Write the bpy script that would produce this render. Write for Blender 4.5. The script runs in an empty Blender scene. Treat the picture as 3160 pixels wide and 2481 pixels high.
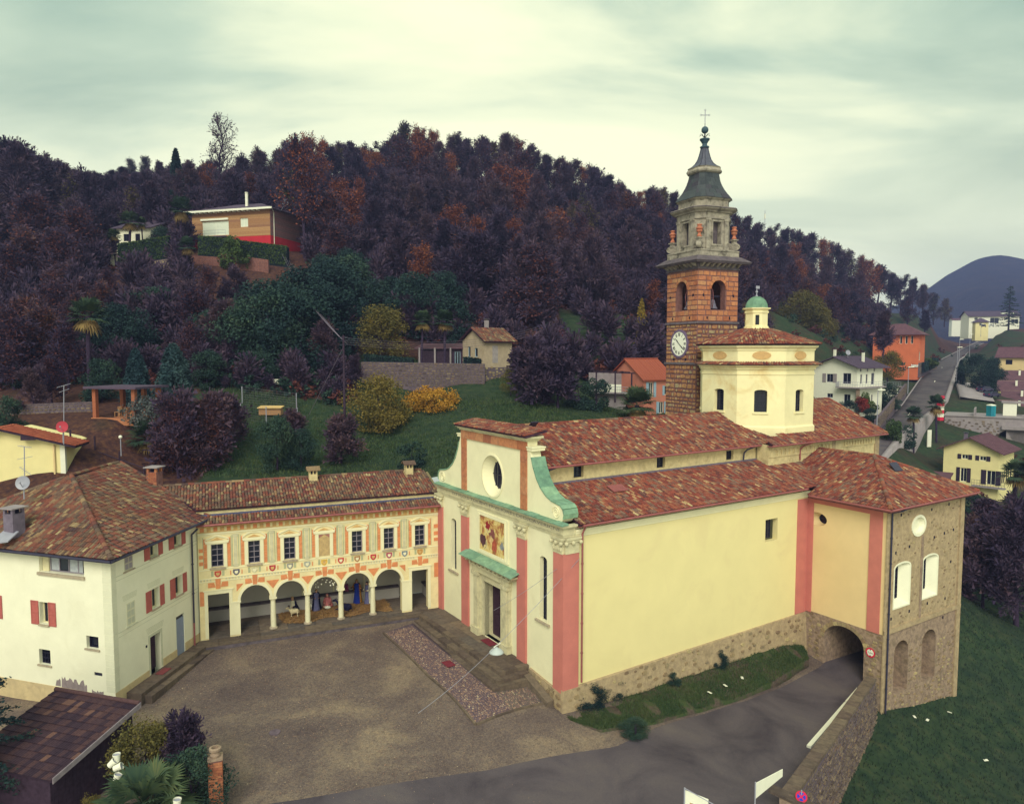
import bpy,bmesh,math,random
import numpy as np
from mathutils import Vector,Matrix,Euler
from mathutils.geometry import tessellate_polygon
# camera, sky, sun, exposure
scn=bpy.context.scene
COL=scn.collection
RES_W,RES_H=3160.0,2481.0
FOC,CAM_H,PITCH=2220.0,20.0,math.radians(3.946)
cam_data=bpy.data.cameras.new('camera')
cam=bpy.data.objects.new('camera',cam_data)
COL.objects.link(cam)
cam_data.sensor_width=36.0
cam_data.lens=36.0*FOC/RES_W
cam_data.clip_start,cam_data.clip_end=0.5,12000.0
cam.location=(0,0,CAM_H)
cam.rotation_euler=(math.radians(90)-PITCH,0,0)
scn.camera=cam
SUN_AZ,SUN_EL=math.radians(188.0),math.radians(40.0)
world=bpy.data.worlds.new('World')
scn.world=world
world.use_nodes=True
wn,wl=world.node_tree.nodes,world.node_tree.links
wn.clear()
w_out=wn.new('ShaderNodeOutputWorld')
w_bg=wn.new('ShaderNodeBackground')
w_sky=wn.new('ShaderNodeTexSky')
w_sky.sky_type='NISHITA'
w_sky.sun_disc=False
w_sky.sun_elevation=SUN_EL
w_sky.sun_rotation=SUN_AZ
w_sky.air_density,w_sky.dust_density=1.0,3.0
w_tc=wn.new('ShaderNodeTexCoord')
w_sep=wn.new('ShaderNodeSeparateXYZ')
wl.new(w_tc.outputs['Generated'],w_sep.inputs[0])
w_add=wn.new('ShaderNodeMath');w_add.operation='ADD';w_add.inputs[1].default_value=0.22
w_abs=wn.new('ShaderNodeMath');w_abs.operation='ABSOLUTE'
wl.new(w_sep.outputs['Z'],w_abs.inputs[0]);wl.new(w_abs.outputs[0],w_add.inputs[0])
w_dx=wn.new('ShaderNodeMath');w_dx.operation='DIVIDE'
w_dy=wn.new('ShaderNodeMath');w_dy.operation='DIVIDE'
wl.new(w_sep.outputs['X'],w_dx.inputs[0]);wl.new(w_add.outputs[0],w_dx.inputs[1])
wl.new(w_sep.outputs['Y'],w_dy.inputs[0]);wl.new(w_add.outputs[0],w_dy.inputs[1])
w_cmb=wn.new('ShaderNodeCombineXYZ')
wl.new(w_dx.outputs[0],w_cmb.inputs[0]);wl.new(w_dy.outputs[0],w_cmb.inputs[1])
w_map=wn.new('ShaderNodeMapping')
w_map.inputs['Rotation'].default_value=(0,0,math.radians(28))
w_map.inputs['Location'].default_value=(0.35,1.15,0.0)
w_map.inputs['Scale'].default_value=(0.62,1.25,1.0)
wl.new(w_cmb.outputs[0],w_map.inputs['Vector'])
w_n1=wn.new('ShaderNodeTexNoise')
w_n1.inputs['Scale'].default_value=1.15;w_n1.inputs['Detail'].default_value=7.0
w_n1.inputs['Roughness'].default_value=0.52;w_n1.inputs['Distortion'].default_value=0.5
wl.new(w_map.outputs[0],w_n1.inputs['Vector'])
w_rmp=wn.new('ShaderNodeValToRGB')
cr=w_rmp.color_ramp
cr.elements[0].position=0.30;cr.elements[0].color=(0.24,0.38,0.30,1)
cr.elements[1].position=0.66;cr.elements[1].color=(0.98,0.99,0.66,1)
e=cr.elements.new(0.46);e.color=(0.52,0.64,0.47,1)
e=cr.elements.new(0.56);e.color=(0.82,0.88,0.60,1)
w_dot=wn.new('ShaderNodeVectorMath');w_dot.operation='DOT_PRODUCT';w_dot.inputs[1].default_value=(0.03,0.975,0.22)
wl.new(w_tc.outputs['Generated'],w_dot.inputs[0])
w_ac=wn.new('ShaderNodeMath');w_ac.operation='ARCCOSINE';w_ac.use_clamp=False
wl.new(w_dot.outputs['Value'],w_ac.inputs[0])
w_fr=wn.new('ShaderNodeMath');w_fr.operation='MULTIPLY';w_fr.inputs[1].default_value=4.9
wl.new(w_ac.outputs[0],w_fr.inputs[0])
w_cs=wn.new('ShaderNodeMath');w_cs.operation='COSINE';wl.new(w_fr.outputs[0],w_cs.inputs[0])
w_ma=wn.new('ShaderNodeMath');w_ma.operation='MULTIPLY_ADD';w_ma.inputs[1].default_value=0.125
wl.new(w_cs.outputs[0],w_ma.inputs[0]);wl.new(w_n1.outputs[0],w_ma.inputs[2])
wl.new(w_ma.outputs[0],w_rmp.inputs[0])
w_hz=wn.new('ShaderNodeMapRange')
w_hz.inputs['From Min'].default_value=0.02;w_hz.inputs['From Max'].default_value=0.36
w_hz.inputs['To Min'].default_value=0.75;w_hz.inputs['To Max'].default_value=0.0
wl.new(w_abs.outputs[0],w_hz.inputs['Value'])
w_mixh=wn.new('ShaderNodeMixRGB')
w_mixh.inputs['Color2'].default_value=(1.10,1.10,0.74,1)
wl.new(w_hz.outputs[0],w_mixh.inputs['Fac']);wl.new(w_rmp.outputs[0],w_mixh.inputs['Color1'])
w_ns=wn.new('ShaderNodeVectorMath');w_ns.operation='SCALE';w_ns.inputs['Scale'].default_value=0.10
wl.new(w_sky.outputs[0],w_ns.inputs[0])
w_mix=wn.new('ShaderNodeMixRGB');w_mix.inputs['Fac'].default_value=0.95
wl.new(w_ns.outputs[0],w_mix.inputs['Color1']);wl.new(w_mixh.outputs[0],w_mix.inputs['Color2'])
wl.new(w_mix.outputs[0],w_bg.inputs['Color'])
w_bg.inputs['Strength'].default_value=0.72
wl.new(w_bg.outputs[0],w_out.inputs['Surface'])
sun_data=bpy.data.lights.new('sun','SUN')
sun_data.energy=1.5
sun_data.angle=math.radians(30)
sun_data.color=(1.0,0.95,0.76)
sun=bpy.data.objects.new('sun',sun_data)
COL.objects.link(sun)
_sd=Vector((math.sin(SUN_AZ)*math.cos(SUN_EL),math.cos(SUN_AZ)*math.cos(SUN_EL),math.sin(SUN_EL)))
sun.rotation_euler=_sd.to_track_quat('Z','Y').to_euler()
sun.location=(0,-30,80)
scn.view_settings.view_transform='Standard'
scn.view_settings.look='None'
scn.view_settings.exposure=0.8
scn.view_settings.gamma=1.0
scn.view_settings.use_curve_mapping=False
scn.cycles.use_denoising=True
scn.cycles.max_bounces=5
scn.cycles.diffuse_bounces=3
scn.cycles.glossy_bounces=2
scn.cycles.transmission_bounces=2
scn.cycles.volume_bounces=0
scn.cycles.caustics_reflective=False
scn.cycles.caustics_refractive=False
RNG=random.Random(11)
NPR=np.random.default_rng(11)
# measuring helpers
_c,_s=math.cos(PITCH),math.sin(PITCH)
def ray(sx,sy):
 x,z=(sx-RES_W/2)/FOC,-(sy-RES_H/2)/FOC
 return Vector((x,_c+_s*z,-_s+_c*z))
def Pd(sx,sy,d):
 r=ray(sx,sy)
 return Vector((0,0,CAM_H))+r*(d/r.y)
def Pz(sx,sy,z):
 r=ray(sx,sy)
 return Vector((0,0,CAM_H))+r*((z-CAM_H)/r.z)
def lin(*c):
 return tuple(((v/255)/12.92 if v/255<=0.04045 else((v/255+0.055)/1.055)**2.4)for v in c)
class Frame:
 def __init__(s,o,th):
  s.o=Vector((o[0],o[1],0));s.va=Vector((math.sin(th),math.cos(th),0));s.vb=Vector((-math.cos(th),math.sin(th),0));s.th=th
 def __call__(s,a,b,z):
  return s.o+s.va*a+s.vb*b+Vector((0,0,z))
  # objects
def origin_of(o):
 v=Vector((0,0,0))
 while o is not None:
  v+=o.location;o=o.parent
 return v
def tag(o,label=None,cat=None,group=None,kind=None):
 if label:o['label']=label
 if cat:o['category']=cat
 if group:o['group']=group
 if kind:o['kind']=kind
 return o
def thing(name,label,cat,loc=(0,0,0),group=None,rz=0.0):
 o=bpy.data.objects.new(name,None)
 COL.objects.link(o)
 o.location=loc;o.rotation_euler=(0,0,rz)
 o.empty_display_size=0.3
 return tag(o,label,cat,group)
def link_mesh(name,me,parent=None):
 o=bpy.data.objects.new(name,me)
 COL.objects.link(o)
 if parent is not None:o.parent=parent
 return o
class MB:
 """collects faces in world space (or in the parent's space with local=True)"""
 def __init__(s):s.v=[];s.f=[];s.m=[];s.mats=[];s.cur=0
 def mat(s,m):
  if m not in s.mats:s.mats.append(m)
  s.cur=s.mats.index(m);return s
 def face(s,pts):
  i=len(s.v);s.v.extend([tuple(p)for p in pts]);s.f.append(tuple(range(i,i+len(pts))));s.m.append(s.cur)
 def mesh(s,verts,faces):
  i=len(s.v);s.v.extend([tuple(p)for p in verts])
  for f in faces:s.f.append(tuple(i+k for k in f));s.m.append(s.cur)
 def prism(s,bot,top,caps=True):
  n=len(bot);i=len(s.v)
  s.v.extend([tuple(p)for p in bot]);s.v.extend([tuple(p)for p in top])
  for k in range(n):
   j=(k+1)%n
   s.f.append((i+k,i+j,i+n+j,i+n+k));s.m.append(s.cur)
  if caps:
   s.f.append(tuple(i+k for k in reversed(range(n))));s.m.append(s.cur)
   s.f.append(tuple(i+n+k for k in range(n)));s.m.append(s.cur)
 def box(s,fr,a0,a1,b0,b1,z0,z1):
  s.prism([fr(a0,b0,z0),fr(a1,b0,z0),fr(a1,b1,z0),fr(a0,b1,z0)],[fr(a0,b0,z1),fr(a1,b0,z1),fr(a1,b1,z1),fr(a0,b1,z1)])
 def wbox(s,c,sx,sy,sz,rz=0.0):
  c=Vector(c);ca,sa=math.cos(rz),math.sin(rz)
  q=[Vector((c.x+ca*x-sa*y,c.y+sa*x+ca*y,0))for x,y in((-sx/2,-sy/2),(sx/2,-sy/2),(sx/2,sy/2),(-sx/2,sy/2))]
  s.prism([p+Vector((0,0,c.z))for p in q],[p+Vector((0,0,c.z+sz))for p in q])
 def bar(s,p,q,r0,r1=None,n=6,caps=True):
  p,q=Vector(p),Vector(q);r1=r0 if r1 is None else r1
  d=(q-p)
  if d.length<1e-6:return
  d.normalize()
  u=d.orthogonal().normalized();w=d.cross(u)
  ring=lambda c,r:[c+u*(r*math.cos(2*math.pi*k/n))+w*(r*math.sin(2*math.pi*k/n))for k in range(n)]
  s.prism(ring(p,r0),ring(q,r1),caps)
 def path(s,pts,r,n=6):
  for p,q in zip(pts[:-1],pts[1:]):s.bar(p,q,r,r,n)
 def lathe(s,c,prof,n=16,a0=0.0,squash=1.0):
  c=Vector(c);i=len(s.v);L=len(prof)
  for r,h in prof:
   for k in range(n):
    t=a0+2*math.pi*k/n
    s.v.append((c.x+r*math.cos(t),c.y+r*math.sin(t)*squash,c.z+h))
  for j in range(L-1):
   for k in range(n):
    k2=(k+1)%n
    s.f.append((i+j*n+k,i+j*n+k2,i+(j+1)*n+k2,i+(j+1)*n+k));s.m.append(s.cur)
  s.f.append(tuple(i+k for k in reversed(range(n))));s.m.append(s.cur)
  s.f.append(tuple(i+(L-1)*n+k for k in range(n)));s.m.append(s.cur)
 def ball(s,c,rx,ry=None,rz=None,n=10,m=7):
  ry=rx if ry is None else ry;rz=rx if rz is None else rz
  c=Vector(c);i=len(s.v)
  for j in range(m+1):
   t=math.pi*j/m
   for k in range(n):
    p=2*math.pi*k/n
    s.v.append((c.x+rx*math.sin(t)*math.cos(p),c.y+ry*math.sin(t)*math.sin(p),c.z+rz*math.cos(t)))
  for j in range(m):
   for k in range(n):
    k2=(k+1)%n
    s.f.append((i+j*n+k,i+(j+1)*n+k,i+(j+1)*n+k2,i+j*n+k2));s.m.append(s.cur)
 def panel(s,fn,outline,holes=(),depth=0.0,edge=0.0):
  """a wall sheet: outline and holes are loops in (u, w); fn(u, w, d) gives the point d metres behind the face"""
  loops=[outline]+list(holes)
  flat=[p for l in loops for p in l]
  tris=tessellate_polygon([[Vector((p[0],p[1],0))for p in l]for l in loops])
  i=len(s.v);s.v.extend([tuple(fn(p[0],p[1],0.0))for p in flat])
  for t in tris:s.f.append((i+t[0],i+t[1],i+t[2]));s.m.append(s.cur)
  def skirt(l,d):
   for k in range(len(l)):
    p,q=l[k],l[(k+1)%len(l)]
    s.face([fn(p[0],p[1],0),fn(q[0],q[1],0),fn(q[0],q[1],d),fn(p[0],p[1],d)])
  if depth:
   for h in holes:skirt(h,depth)
  if edge:skirt(outline,edge)
 def build(s,name,mat=None,parent=None,smooth=False,local=False):
  me=bpy.data.meshes.new(name)
  if local:vs=s.v
  else:
   o=origin_of(parent);vs=[(v[0]-o.x,v[1]-o.y,v[2]-o.z)for v in s.v]
  me.from_pydata(vs,[],s.f)
  for m in([mat]if mat is not None else s.mats):me.materials.append(m)
  if mat is None and len(s.mats)>1:me.polygons.foreach_set('material_index',s.m)
  bm=bmesh.new();bm.from_mesh(me)
  bmesh.ops.remove_doubles(bm,verts=bm.verts,dist=0.0005)
  bmesh.ops.recalc_face_normals(bm,faces=bm.faces)
  bm.to_mesh(me);bm.free()
  if smooth:me.polygons.foreach_set('use_smooth',[True]*len(me.polygons))
  me.update()
  return link_mesh(name,me,parent)
def np_mesh(name,verts,faces_flat,counts,mat,smooth=False):
 """fast mesh from arrays; counts is the number of corners of each face"""
 me=bpy.data.meshes.new(name)
 verts=np.asarray(verts,np.float32);ff=np.asarray(faces_flat,np.int32);cn=np.asarray(counts,np.int32)
 me.vertices.add(len(verts));me.vertices.foreach_set('co',verts.ravel())
 me.loops.add(len(ff));me.loops.foreach_set('vertex_index',ff)
 me.polygons.add(len(cn))
 st=np.zeros(len(cn),np.int32);st[1:]=np.cumsum(cn)[:-1]
 me.polygons.foreach_set('loop_start',st)
 try:me.polygons.foreach_set('loop_total',cn)
 except Exception:pass
 me.update(calc_edges=True)
 me.validate()
 if smooth:me.polygons.foreach_set('use_smooth',np.ones(len(me.polygons),bool))
 me.materials.append(mat)
 return me
def stamp(tv,tf,mats):
 """repeat a template (verts, list of faces) once per 4x4 matrix; returns arrays for np_mesh"""
 tv=np.asarray(tv,float);M=np.asarray(mats,float);n=len(M)
 V=np.einsum('nij,kj->nki',M[:,:3,:3],tv)+M[:,None,:3,3]
 base=np.concatenate([np.asarray(f)for f in tf]);cnt=np.array([len(f)for f in tf])
 F=(base[None,:]+(np.arange(n)*len(tv))[:,None]).ravel()
 return V.reshape(-1,3),F,np.tile(cnt,n)
def arch(cx,w,z0,zs,rise=None,n=10):
 """loop of an arched opening: centre, width, bottom, springing height"""
 rise=w/2 if rise is None else rise
 pts=[(cx-w/2,z0),(cx+w/2,z0)]
 for k in range(n+1):
  t=math.pi*k/n
  pts.append((cx+w/2*math.cos(t),zs+rise*math.sin(t)))
 return pts
def rect(u0,u1,w0,w1):return[(u0,w0),(u1,w0),(u1,w1),(u0,w1)]
def oval(cx,cz,rx,rz,n=20):return[(cx+rx*math.cos(2*math.pi*k/n),cz+rz*math.sin(2*math.pi*k/n))for k in range(n)]
# materials
def nd(nt,t,**kw):
 n=nt.nodes.new(t)
 for k,v in kw.items():setattr(n,k,v)
 return n
def base_mat(name,rough=0.9,spec=0.15):
 m=bpy.data.materials.new(name);m.use_nodes=True
 nt=m.node_tree;nt.nodes.clear()
 out=nd(nt,'ShaderNodeOutputMaterial');b=nd(nt,'ShaderNodeBsdfPrincipled')
 b.inputs['Roughness'].default_value=rough
 b.inputs['Specular IOR Level'].default_value=spec
 nt.links.new(b.outputs[0],out.inputs[0])
 return m,nt,b
def mixc(nt,fac,a,b,mode='MIX'):
 n=nd(nt,'ShaderNodeMixRGB',blend_type=mode)
 for s,v in((n.inputs[0],fac),(n.inputs[1],a),(n.inputs[2],b)):
  if hasattr(v,'is_linked')or hasattr(v,'links'):nt.links.new(v,s)
  elif isinstance(v,(int,float)):s.default_value=v
  else:s.default_value=(*v[:3],1)
 return n.outputs[0]
def noise(nt,scale,detail=4,rough=0.55,vec=None,dist=0.0):
 n=nd(nt,'ShaderNodeTexNoise')
 n.inputs['Scale'].default_value=scale;n.inputs['Detail'].default_value=detail
 n.inputs['Roughness'].default_value=rough;n.inputs['Distortion'].default_value=dist
 if vec is not None:nt.links.new(vec,n.inputs['Vector'])
 return n.outputs[0]
def pos(nt):return nd(nt,'ShaderNodeNewGeometry').outputs['Position']
def ramp(nt,fac,stops):
 stops=[(p,tint(c))for p,c in stops]
 r=nd(nt,'ShaderNodeValToRGB');el=r.color_ramp.elements
 el[0].position,el[0].color=stops[0][0],(*stops[0][1][:3],1)
 el[1].position,el[1].color=stops[-1][0],(*stops[-1][1][:3],1)
 for p,c in stops[1:-1]:
  x=el.new(p);x.color=(*c[:3],1)
 nt.links.new(fac,r.inputs[0]);return r.outputs[0]
def bumpn(nt,bsdf,h,strength=0.3,dist=0.05):
 b=nd(nt,'ShaderNodeBump');b.inputs['Strength'].default_value=strength;b.inputs['Distance'].default_value=dist
 nt.links.new(h,b.inputs['Height']);nt.links.new(b.outputs[0],bsdf.inputs['Normal'])
def plain(name,c,rough=0.85,var=0.12,scale=1.5,spec=0.15,bump=0.0,bscale=12.0,metal=0.0,stain=None,stain_amt=0.4,sscale=0.5):
 m,nt,b=base_mat(name,rough,spec)
 p=pos(nt)
 c=tint(c)
 lo=tuple(v*(1-var)for v in c);hi=tuple(min(1,v*(1+var))for v in c)
 n=noise(nt,scale,5,0.6,p)
 col=ramp(nt,n,[(0.3,lo),(0.7,hi)])
 if stain is not None:
  ns=noise(nt,sscale,6,0.65,p,0.6)
  f=nd(nt,'ShaderNodeMapRange');f.inputs[1].default_value=0.52;f.inputs[2].default_value=0.68;f.inputs[4].default_value=stain_amt
  nt.links.new(ns,f.inputs[0])
  col=mixc(nt,f.outputs[0],col,stain)
 nt.links.new(col,b.inputs['Base Color'])
 b.inputs['Metallic'].default_value=metal
 if bump:bumpn(nt,b,noise(nt,bscale,4,0.6,p),bump,0.03)
 return m
def island_mat(name,stops,rough=0.9,mottle=0.35,mscale=9.0,bump=0.3,moss=None):
 """every separate piece takes its own colour from the ramp"""
 m,nt,b=base_mat(name,rough,0.12)
 g=nd(nt,'ShaderNodeNewGeometry');oi=nd(nt,'ShaderNodeObjectInfo')
 ad=nd(nt,'ShaderNodeMath',operation='ADD');fr=nd(nt,'ShaderNodeMath',operation='FRACT')
 nt.links.new(g.outputs['Random Per Island'],ad.inputs[0]);nt.links.new(oi.outputs['Random'],ad.inputs[1]);nt.links.new(ad.outputs[0],fr.inputs[0])
 col=ramp(nt,fr.outputs[0],stops)
 n=noise(nt,mscale,5,0.65,g.outputs['Position'])
 dk=ramp(nt,n,[(0.25,(1-mottle,)*3),(0.75,(1+mottle*0.3,)*3)])
 col=mixc(nt,1.0,col,dk,'MULTIPLY')
 if moss is not None:
  ns=noise(nt,0.35,5,0.6,g.outputs['Position'])
  f=nd(nt,'ShaderNodeMapRange');f.inputs[1].default_value=0.42;f.inputs[2].default_value=0.72;f.inputs[4].default_value=moss[1]
  nt.links.new(ns,f.inputs[0]);col=mixc(nt,f.outputs[0],col,moss[0])
 nt.links.new(col,b.inputs['Base Color'])
 if bump:bumpn(nt,b,n,bump,0.02)
 return m
def leaf_mat(name,stops,rough=0.7,bright=1.0):
 """leaves and twigs: colour differs from leaf to leaf and from plant to plant"""
 m,nt,b=base_mat(name,rough,0.1)
 g=nd(nt,'ShaderNodeNewGeometry');oi=nd(nt,'ShaderNodeObjectInfo')
 n=noise(nt,0.45,3,0.6,g.outputs['Position'])
 a1=nd(nt,'ShaderNodeMath',operation='MULTIPLY_ADD');a1.inputs[1].default_value=0.35
 nt.links.new(g.outputs['Random Per Island'],a1.inputs[0]);nt.links.new(n,a1.inputs[2])
 a2=nd(nt,'ShaderNodeMath',operation='MULTIPLY_ADD');a2.inputs[1].default_value=0.45
 nt.links.new(oi.outputs['Random'],a2.inputs[0]);nt.links.new(a1.outputs[0],a2.inputs[2])
 sc=nd(nt,'ShaderNodeMapRange');sc.inputs[1].default_value=0.35;sc.inputs[2].default_value=1.45
 nt.links.new(a2.outputs[0],sc.inputs[0])
 col=ramp(nt,sc.outputs[0],stops)
 nt.links.new(col,b.inputs['Base Color'])
 return m
def tint(c):
 k=max(0.0,1-(0.3*c[0]+0.6*c[1]+0.1*c[2])/0.5)
 return(c[0],c[1]*(1-0.04*k),min(1,c[2]*(1+0.28*k)+0.003*k))
M={}
M['cream']=plain('cream_plaster',(0.80,0.75,0.54),0.9,0.05,0.8,bump=0.15,stain=(0.62,0.55,0.38),stain_amt=0.25)
M['white_house']=plain('white_plaster',(0.82,0.80,0.66),0.9,0.04,0.9,bump=0.15,stain=(0.66,0.62,0.48),stain_amt=0.25)
M['yellow']=plain('yellow_plaster',(0.77,0.67,0.365),0.9,0.03,0.5,bump=0.12,stain=(0.70,0.585,0.33),stain_amt=0.5,sscale=0.35)
M['ochre']=plain('pale_ochre_plaster',(0.74,0.56,0.32),0.9,0.05,0.5,bump=0.15,stain=(0.66,0.50,0.27),stain_amt=0.4,sscale=0.3)
M['salmon']=plain('salmon_paint',(0.53,0.185,0.125),0.88,0.08,1.2,bump=0.12)
M['fresco_orange']=plain('fresco_orange',(0.66,0.26,0.10),0.9,0.16,3.0,bump=0.1)
M['fresco_green']=plain('fresco_green',(0.42,0.44,0.26),0.9,0.15,3.0)
M['fresco_grey']=plain('fresco_grey',(0.58,0.54,0.38),0.9,0.14,3.0)
M['fresco_ochre']=plain('fresco_ochre',(0.60,0.38,0.15),0.9,0.2,4.0)
M['fresco_wall']=plain('fresco_ground',(0.78,0.67,0.40),0.92,0.10,2.0,bump=0.1,stain=(0.66,0.50,0.26),stain_amt=0.4,sscale=0.9)
M['stone_trim']=plain('carved_stone',(0.58,0.53,0.36),0.9,0.14,2.5,bump=0.3,stain=(0.30,0.27,0.19),stain_amt=0.6,sscale=1.2)
M['drum']=plain('drum_plaster',(0.80,0.72,0.46),0.9,0.06,1.0,bump=0.15,stain=(0.62,0.44,0.20),stain_amt=0.75,sscale=0.35)
M['clerestory']=plain('rough_cream_plaster',(0.60,0.50,0.29),0.95,0.15,3.0,bump=0.6,bscale=7,stain=(0.36,0.28,0.16),stain_amt=0.6,sscale=1.6)
M['rubble']=plain('rubble_plaster',(0.40,0.31,0.165),0.95,0.22,3.2,bump=0.9,bscale=6,stain=(0.20,0.155,0.095),stain_amt=0.55,sscale=1.6)
M['rubble_low']=plain('bare_rubble',(0.30,0.225,0.13),0.95,0.35,3.5,bump=1.0,bscale=7,stain=(0.15,0.115,0.075),stain_amt=0.6,sscale=1.5)
M['mortar']=plain('dark_mortar',(0.20,0.105,0.065),0.95,0.3,3.0,bump=0.6)
M['mortar_grey']=plain('grey_mortar',(0.13,0.105,0.085),0.95,0.3,3.0,bump=0.6)
M['tower_stone']=island_mat('red_granite_block',[(0.0,(0.42,0.15,0.075)),(0.3,(0.56,0.24,0.12)),(0.55,(0.46,0.18,0.10)),(0.8,(0.60,0.32,0.17)),(1.0,(0.36,0.14,0.08))],mottle=0.4,mscale=4)
M['tower_rubble']=island_mat('brown_granite_rubble',[(0.0,(0.38,0.16,0.08)),(0.3,(0.50,0.27,0.13)),(0.6,(0.44,0.22,0.11)),(0.8,(0.54,0.36,0.20)),(1.0,(0.40,0.33,0.21))],mottle=0.4,mscale=4)
M['belfry_stone']=plain('grey_belfry_stone',(0.30,0.275,0.185),0.92,0.3,2.5,bump=0.5,stain=(0.06,0.052,0.045),stain_amt=0.95,sscale=1.1)
M['dark_stone']=plain('weathered_dark_stone',(0.12,0.105,0.08),0.92,0.35,2.0,bump=0.6,stain=(0.05,0.045,0.04),stain_amt=0.7,sscale=1.0)
M['slate']=island_mat('slate_plate',[(0.0,(0.045,0.055,0.055)),(0.5,(0.075,0.09,0.085)),(1.0,(0.055,0.05,0.06))],rough=0.65,mottle=0.3)
M['terracotta']=plain('terracotta_urn',(0.45,0.17,0.08),0.9,0.25,4,stain=(0.10,0.08,0.05),stain_amt=0.7,sscale=2.0)
M['copper']=island_mat('green_copper',[(0.0,(0.16,0.30,0.21)),(0.5,(0.26,0.42,0.29)),(1.0,(0.20,0.36,0.27))],rough=0.7,mottle=0.45,mscale=2.5,bump=0.1)
M['copper_pipe']=plain('copper_pipe',(0.28,0.09,0.06),0.5,0.2,3,spec=0.4)
M['dark_metal']=plain('dark_metal',(0.03,0.03,0.035),0.5,0.2,4,spec=0.4)
M['iron']=plain('wrought_iron',(0.018,0.018,0.022),0.6,0.2,4,spec=0.3)
M['grey_metal']=plain('grey_metal',(0.30,0.31,0.32),0.45,0.1,3,spec=0.5)
M['white_paint']=plain('white_paint',(0.80,0.79,0.70),0.6,0.04,3)
M['gold']=plain('gilt_metal',(0.55,0.36,0.10),0.35,0.1,3,spec=0.6,metal=0.6)
TILE_CHURCH=[(0.0,(0.16,0.042,0.034)),(0.14,(0.30,0.085,0.052)),(0.28,(0.21,0.060,0.042)),(0.40,(0.105,0.052,0.046)),(0.52,(0.34,0.125,0.07)),(0.64,(0.175,0.095,0.07)),(0.74,(0.235,0.165,0.115)),(0.84,(0.27,0.078,0.05)),(0.92,(0.46,0.30,0.16)),(0.965,(0.20,0.06,0.045)),(1.0,(0.58,0.45,0.27))]
TILE_OLD=[(0.0,(0.17,0.055,0.045)),(0.18,(0.27,0.095,0.06)),(0.36,(0.145,0.095,0.07)),(0.50,(0.235,0.165,0.11)),(0.64,(0.085,0.055,0.05)),(0.76,(0.215,0.07,0.05)),(0.88,(0.37,0.26,0.145)),(0.95,(0.12,0.06,0.05)),(1.0,(0.50,0.40,0.24))]
M['tile_church']=island_mat('terracotta_tile',TILE_CHURCH,mottle=0.45,mscale=12)
M['tile_old']=island_mat('mossy_terracotta_tile',TILE_OLD,mottle=0.5,mscale=12,moss=((0.14,0.105,0.07),0.40))
M['tile_red']=island_mat('red_roof_tile',[(0.0,(0.30,0.075,0.045)),(0.5,(0.42,0.13,0.07)),(1.0,(0.34,0.09,0.05))],mottle=0.3)
M['cottage']=plain('cottage_render',(0.42,0.34,0.215),0.95,0.12,2,bump=0.3,stain=(0.30,0.235,0.15),stain_amt=0.5,sscale=0.7)
M['under_tile']=plain('channel_tile',(0.055,0.026,0.024),0.95,0.3,4.0)
M['wood_board']=island_mat('larch_board',[(0.0,(0.36,0.19,0.09)),(0.5,(0.47,0.27,0.13)),(1.0,(0.30,0.155,0.085))],mottle=0.25,mscale=6)
M['dark_wood']=plain('dark_timber',(0.045,0.03,0.028),0.85,0.3,4)
M['door_wood']=plain('dark_door_wood',(0.035,0.014,0.016),0.6,0.25,5,spec=0.25)
M['shutter_red']=plain('red_shutter_paint',(0.42,0.12,0.075),0.75,0.12,4)
M['shutter_blue']=plain('pale_blue_shutter',(0.30,0.44,0.52),0.75,0.1,4)
M['shutter_dark']=plain('dark_shutter',(0.035,0.025,0.025),0.75,0.2,4)
M['frame_grey']=plain('grey_window_frame',(0.26,0.24,0.22),0.7,0.1,4)
M['frame_cream']=plain('cream_window_frame',(0.66,0.60,0.40),0.7,0.08,4)
M['sill_stone']=plain('sill_stone',(0.40,0.34,0.22),0.9,0.2,4,bump=0.2)
M['painted_line']=plain('grey_green_painted_line',(0.58,0.58,0.46),0.9,0.08,3)
M['quoin_paint']=plain('painted_quoin',(0.70,0.69,0.56),0.9,0.05,2)
M['plinth']=plain('peeling_plinth',(0.58,0.46,0.27),0.92,0.14,2.0,bump=0.3,stain=(0.36,0.27,0.18),stain_amt=0.5,sscale=1.2)
M['brick']=island_mat('orange_brick',[(0.0,(0.36,0.12,0.06)),(0.5,(0.48,0.20,0.10)),(1.0,(0.30,0.10,0.055))],mottle=0.3,mscale=8)
M['paving']=island_mat('grey_paving_slab',[(0.0,(0.115,0.09,0.065)),(0.4,(0.17,0.135,0.10)),(0.7,(0.13,0.115,0.095)),(1.0,(0.22,0.17,0.115))],mottle=0.45,mscale=3.5,bump=0.3)
M['step_stone']=island_mat('step_slab',[(0.0,(0.11,0.085,0.065)),(0.5,(0.19,0.15,0.105)),(1.0,(0.14,0.105,0.08))],mottle=0.5,mscale=3.0,bump=0.4)
M['cobble']=island_mat('river_cobble',[(0.0,(0.13,0.085,0.075)),(0.3,(0.23,0.15,0.115)),(0.55,(0.16,0.12,0.11)),(0.75,(0.36,0.23,0.155)),(0.92,(0.25,0.18,0.14)),(1.0,(0.48,0.38,0.27))],mottle=0.3,mscale=14)
M['straw']=leaf_mat('straw',[(0.0,(0.20,0.11,0.045)),(0.5,(0.34,0.20,0.075)),(1.0,(0.50,0.33,0.13))])
M['wall_stone']=island_mat('grey_wall_stone',[(0.0,(0.10,0.075,0.06)),(0.3,(0.20,0.155,0.11)),(0.6,(0.15,0.12,0.095)),(0.85,(0.27,0.21,0.14)),(1.0,(0.20,0.13,0.085))],mottle=0.45,mscale=6)
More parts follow.
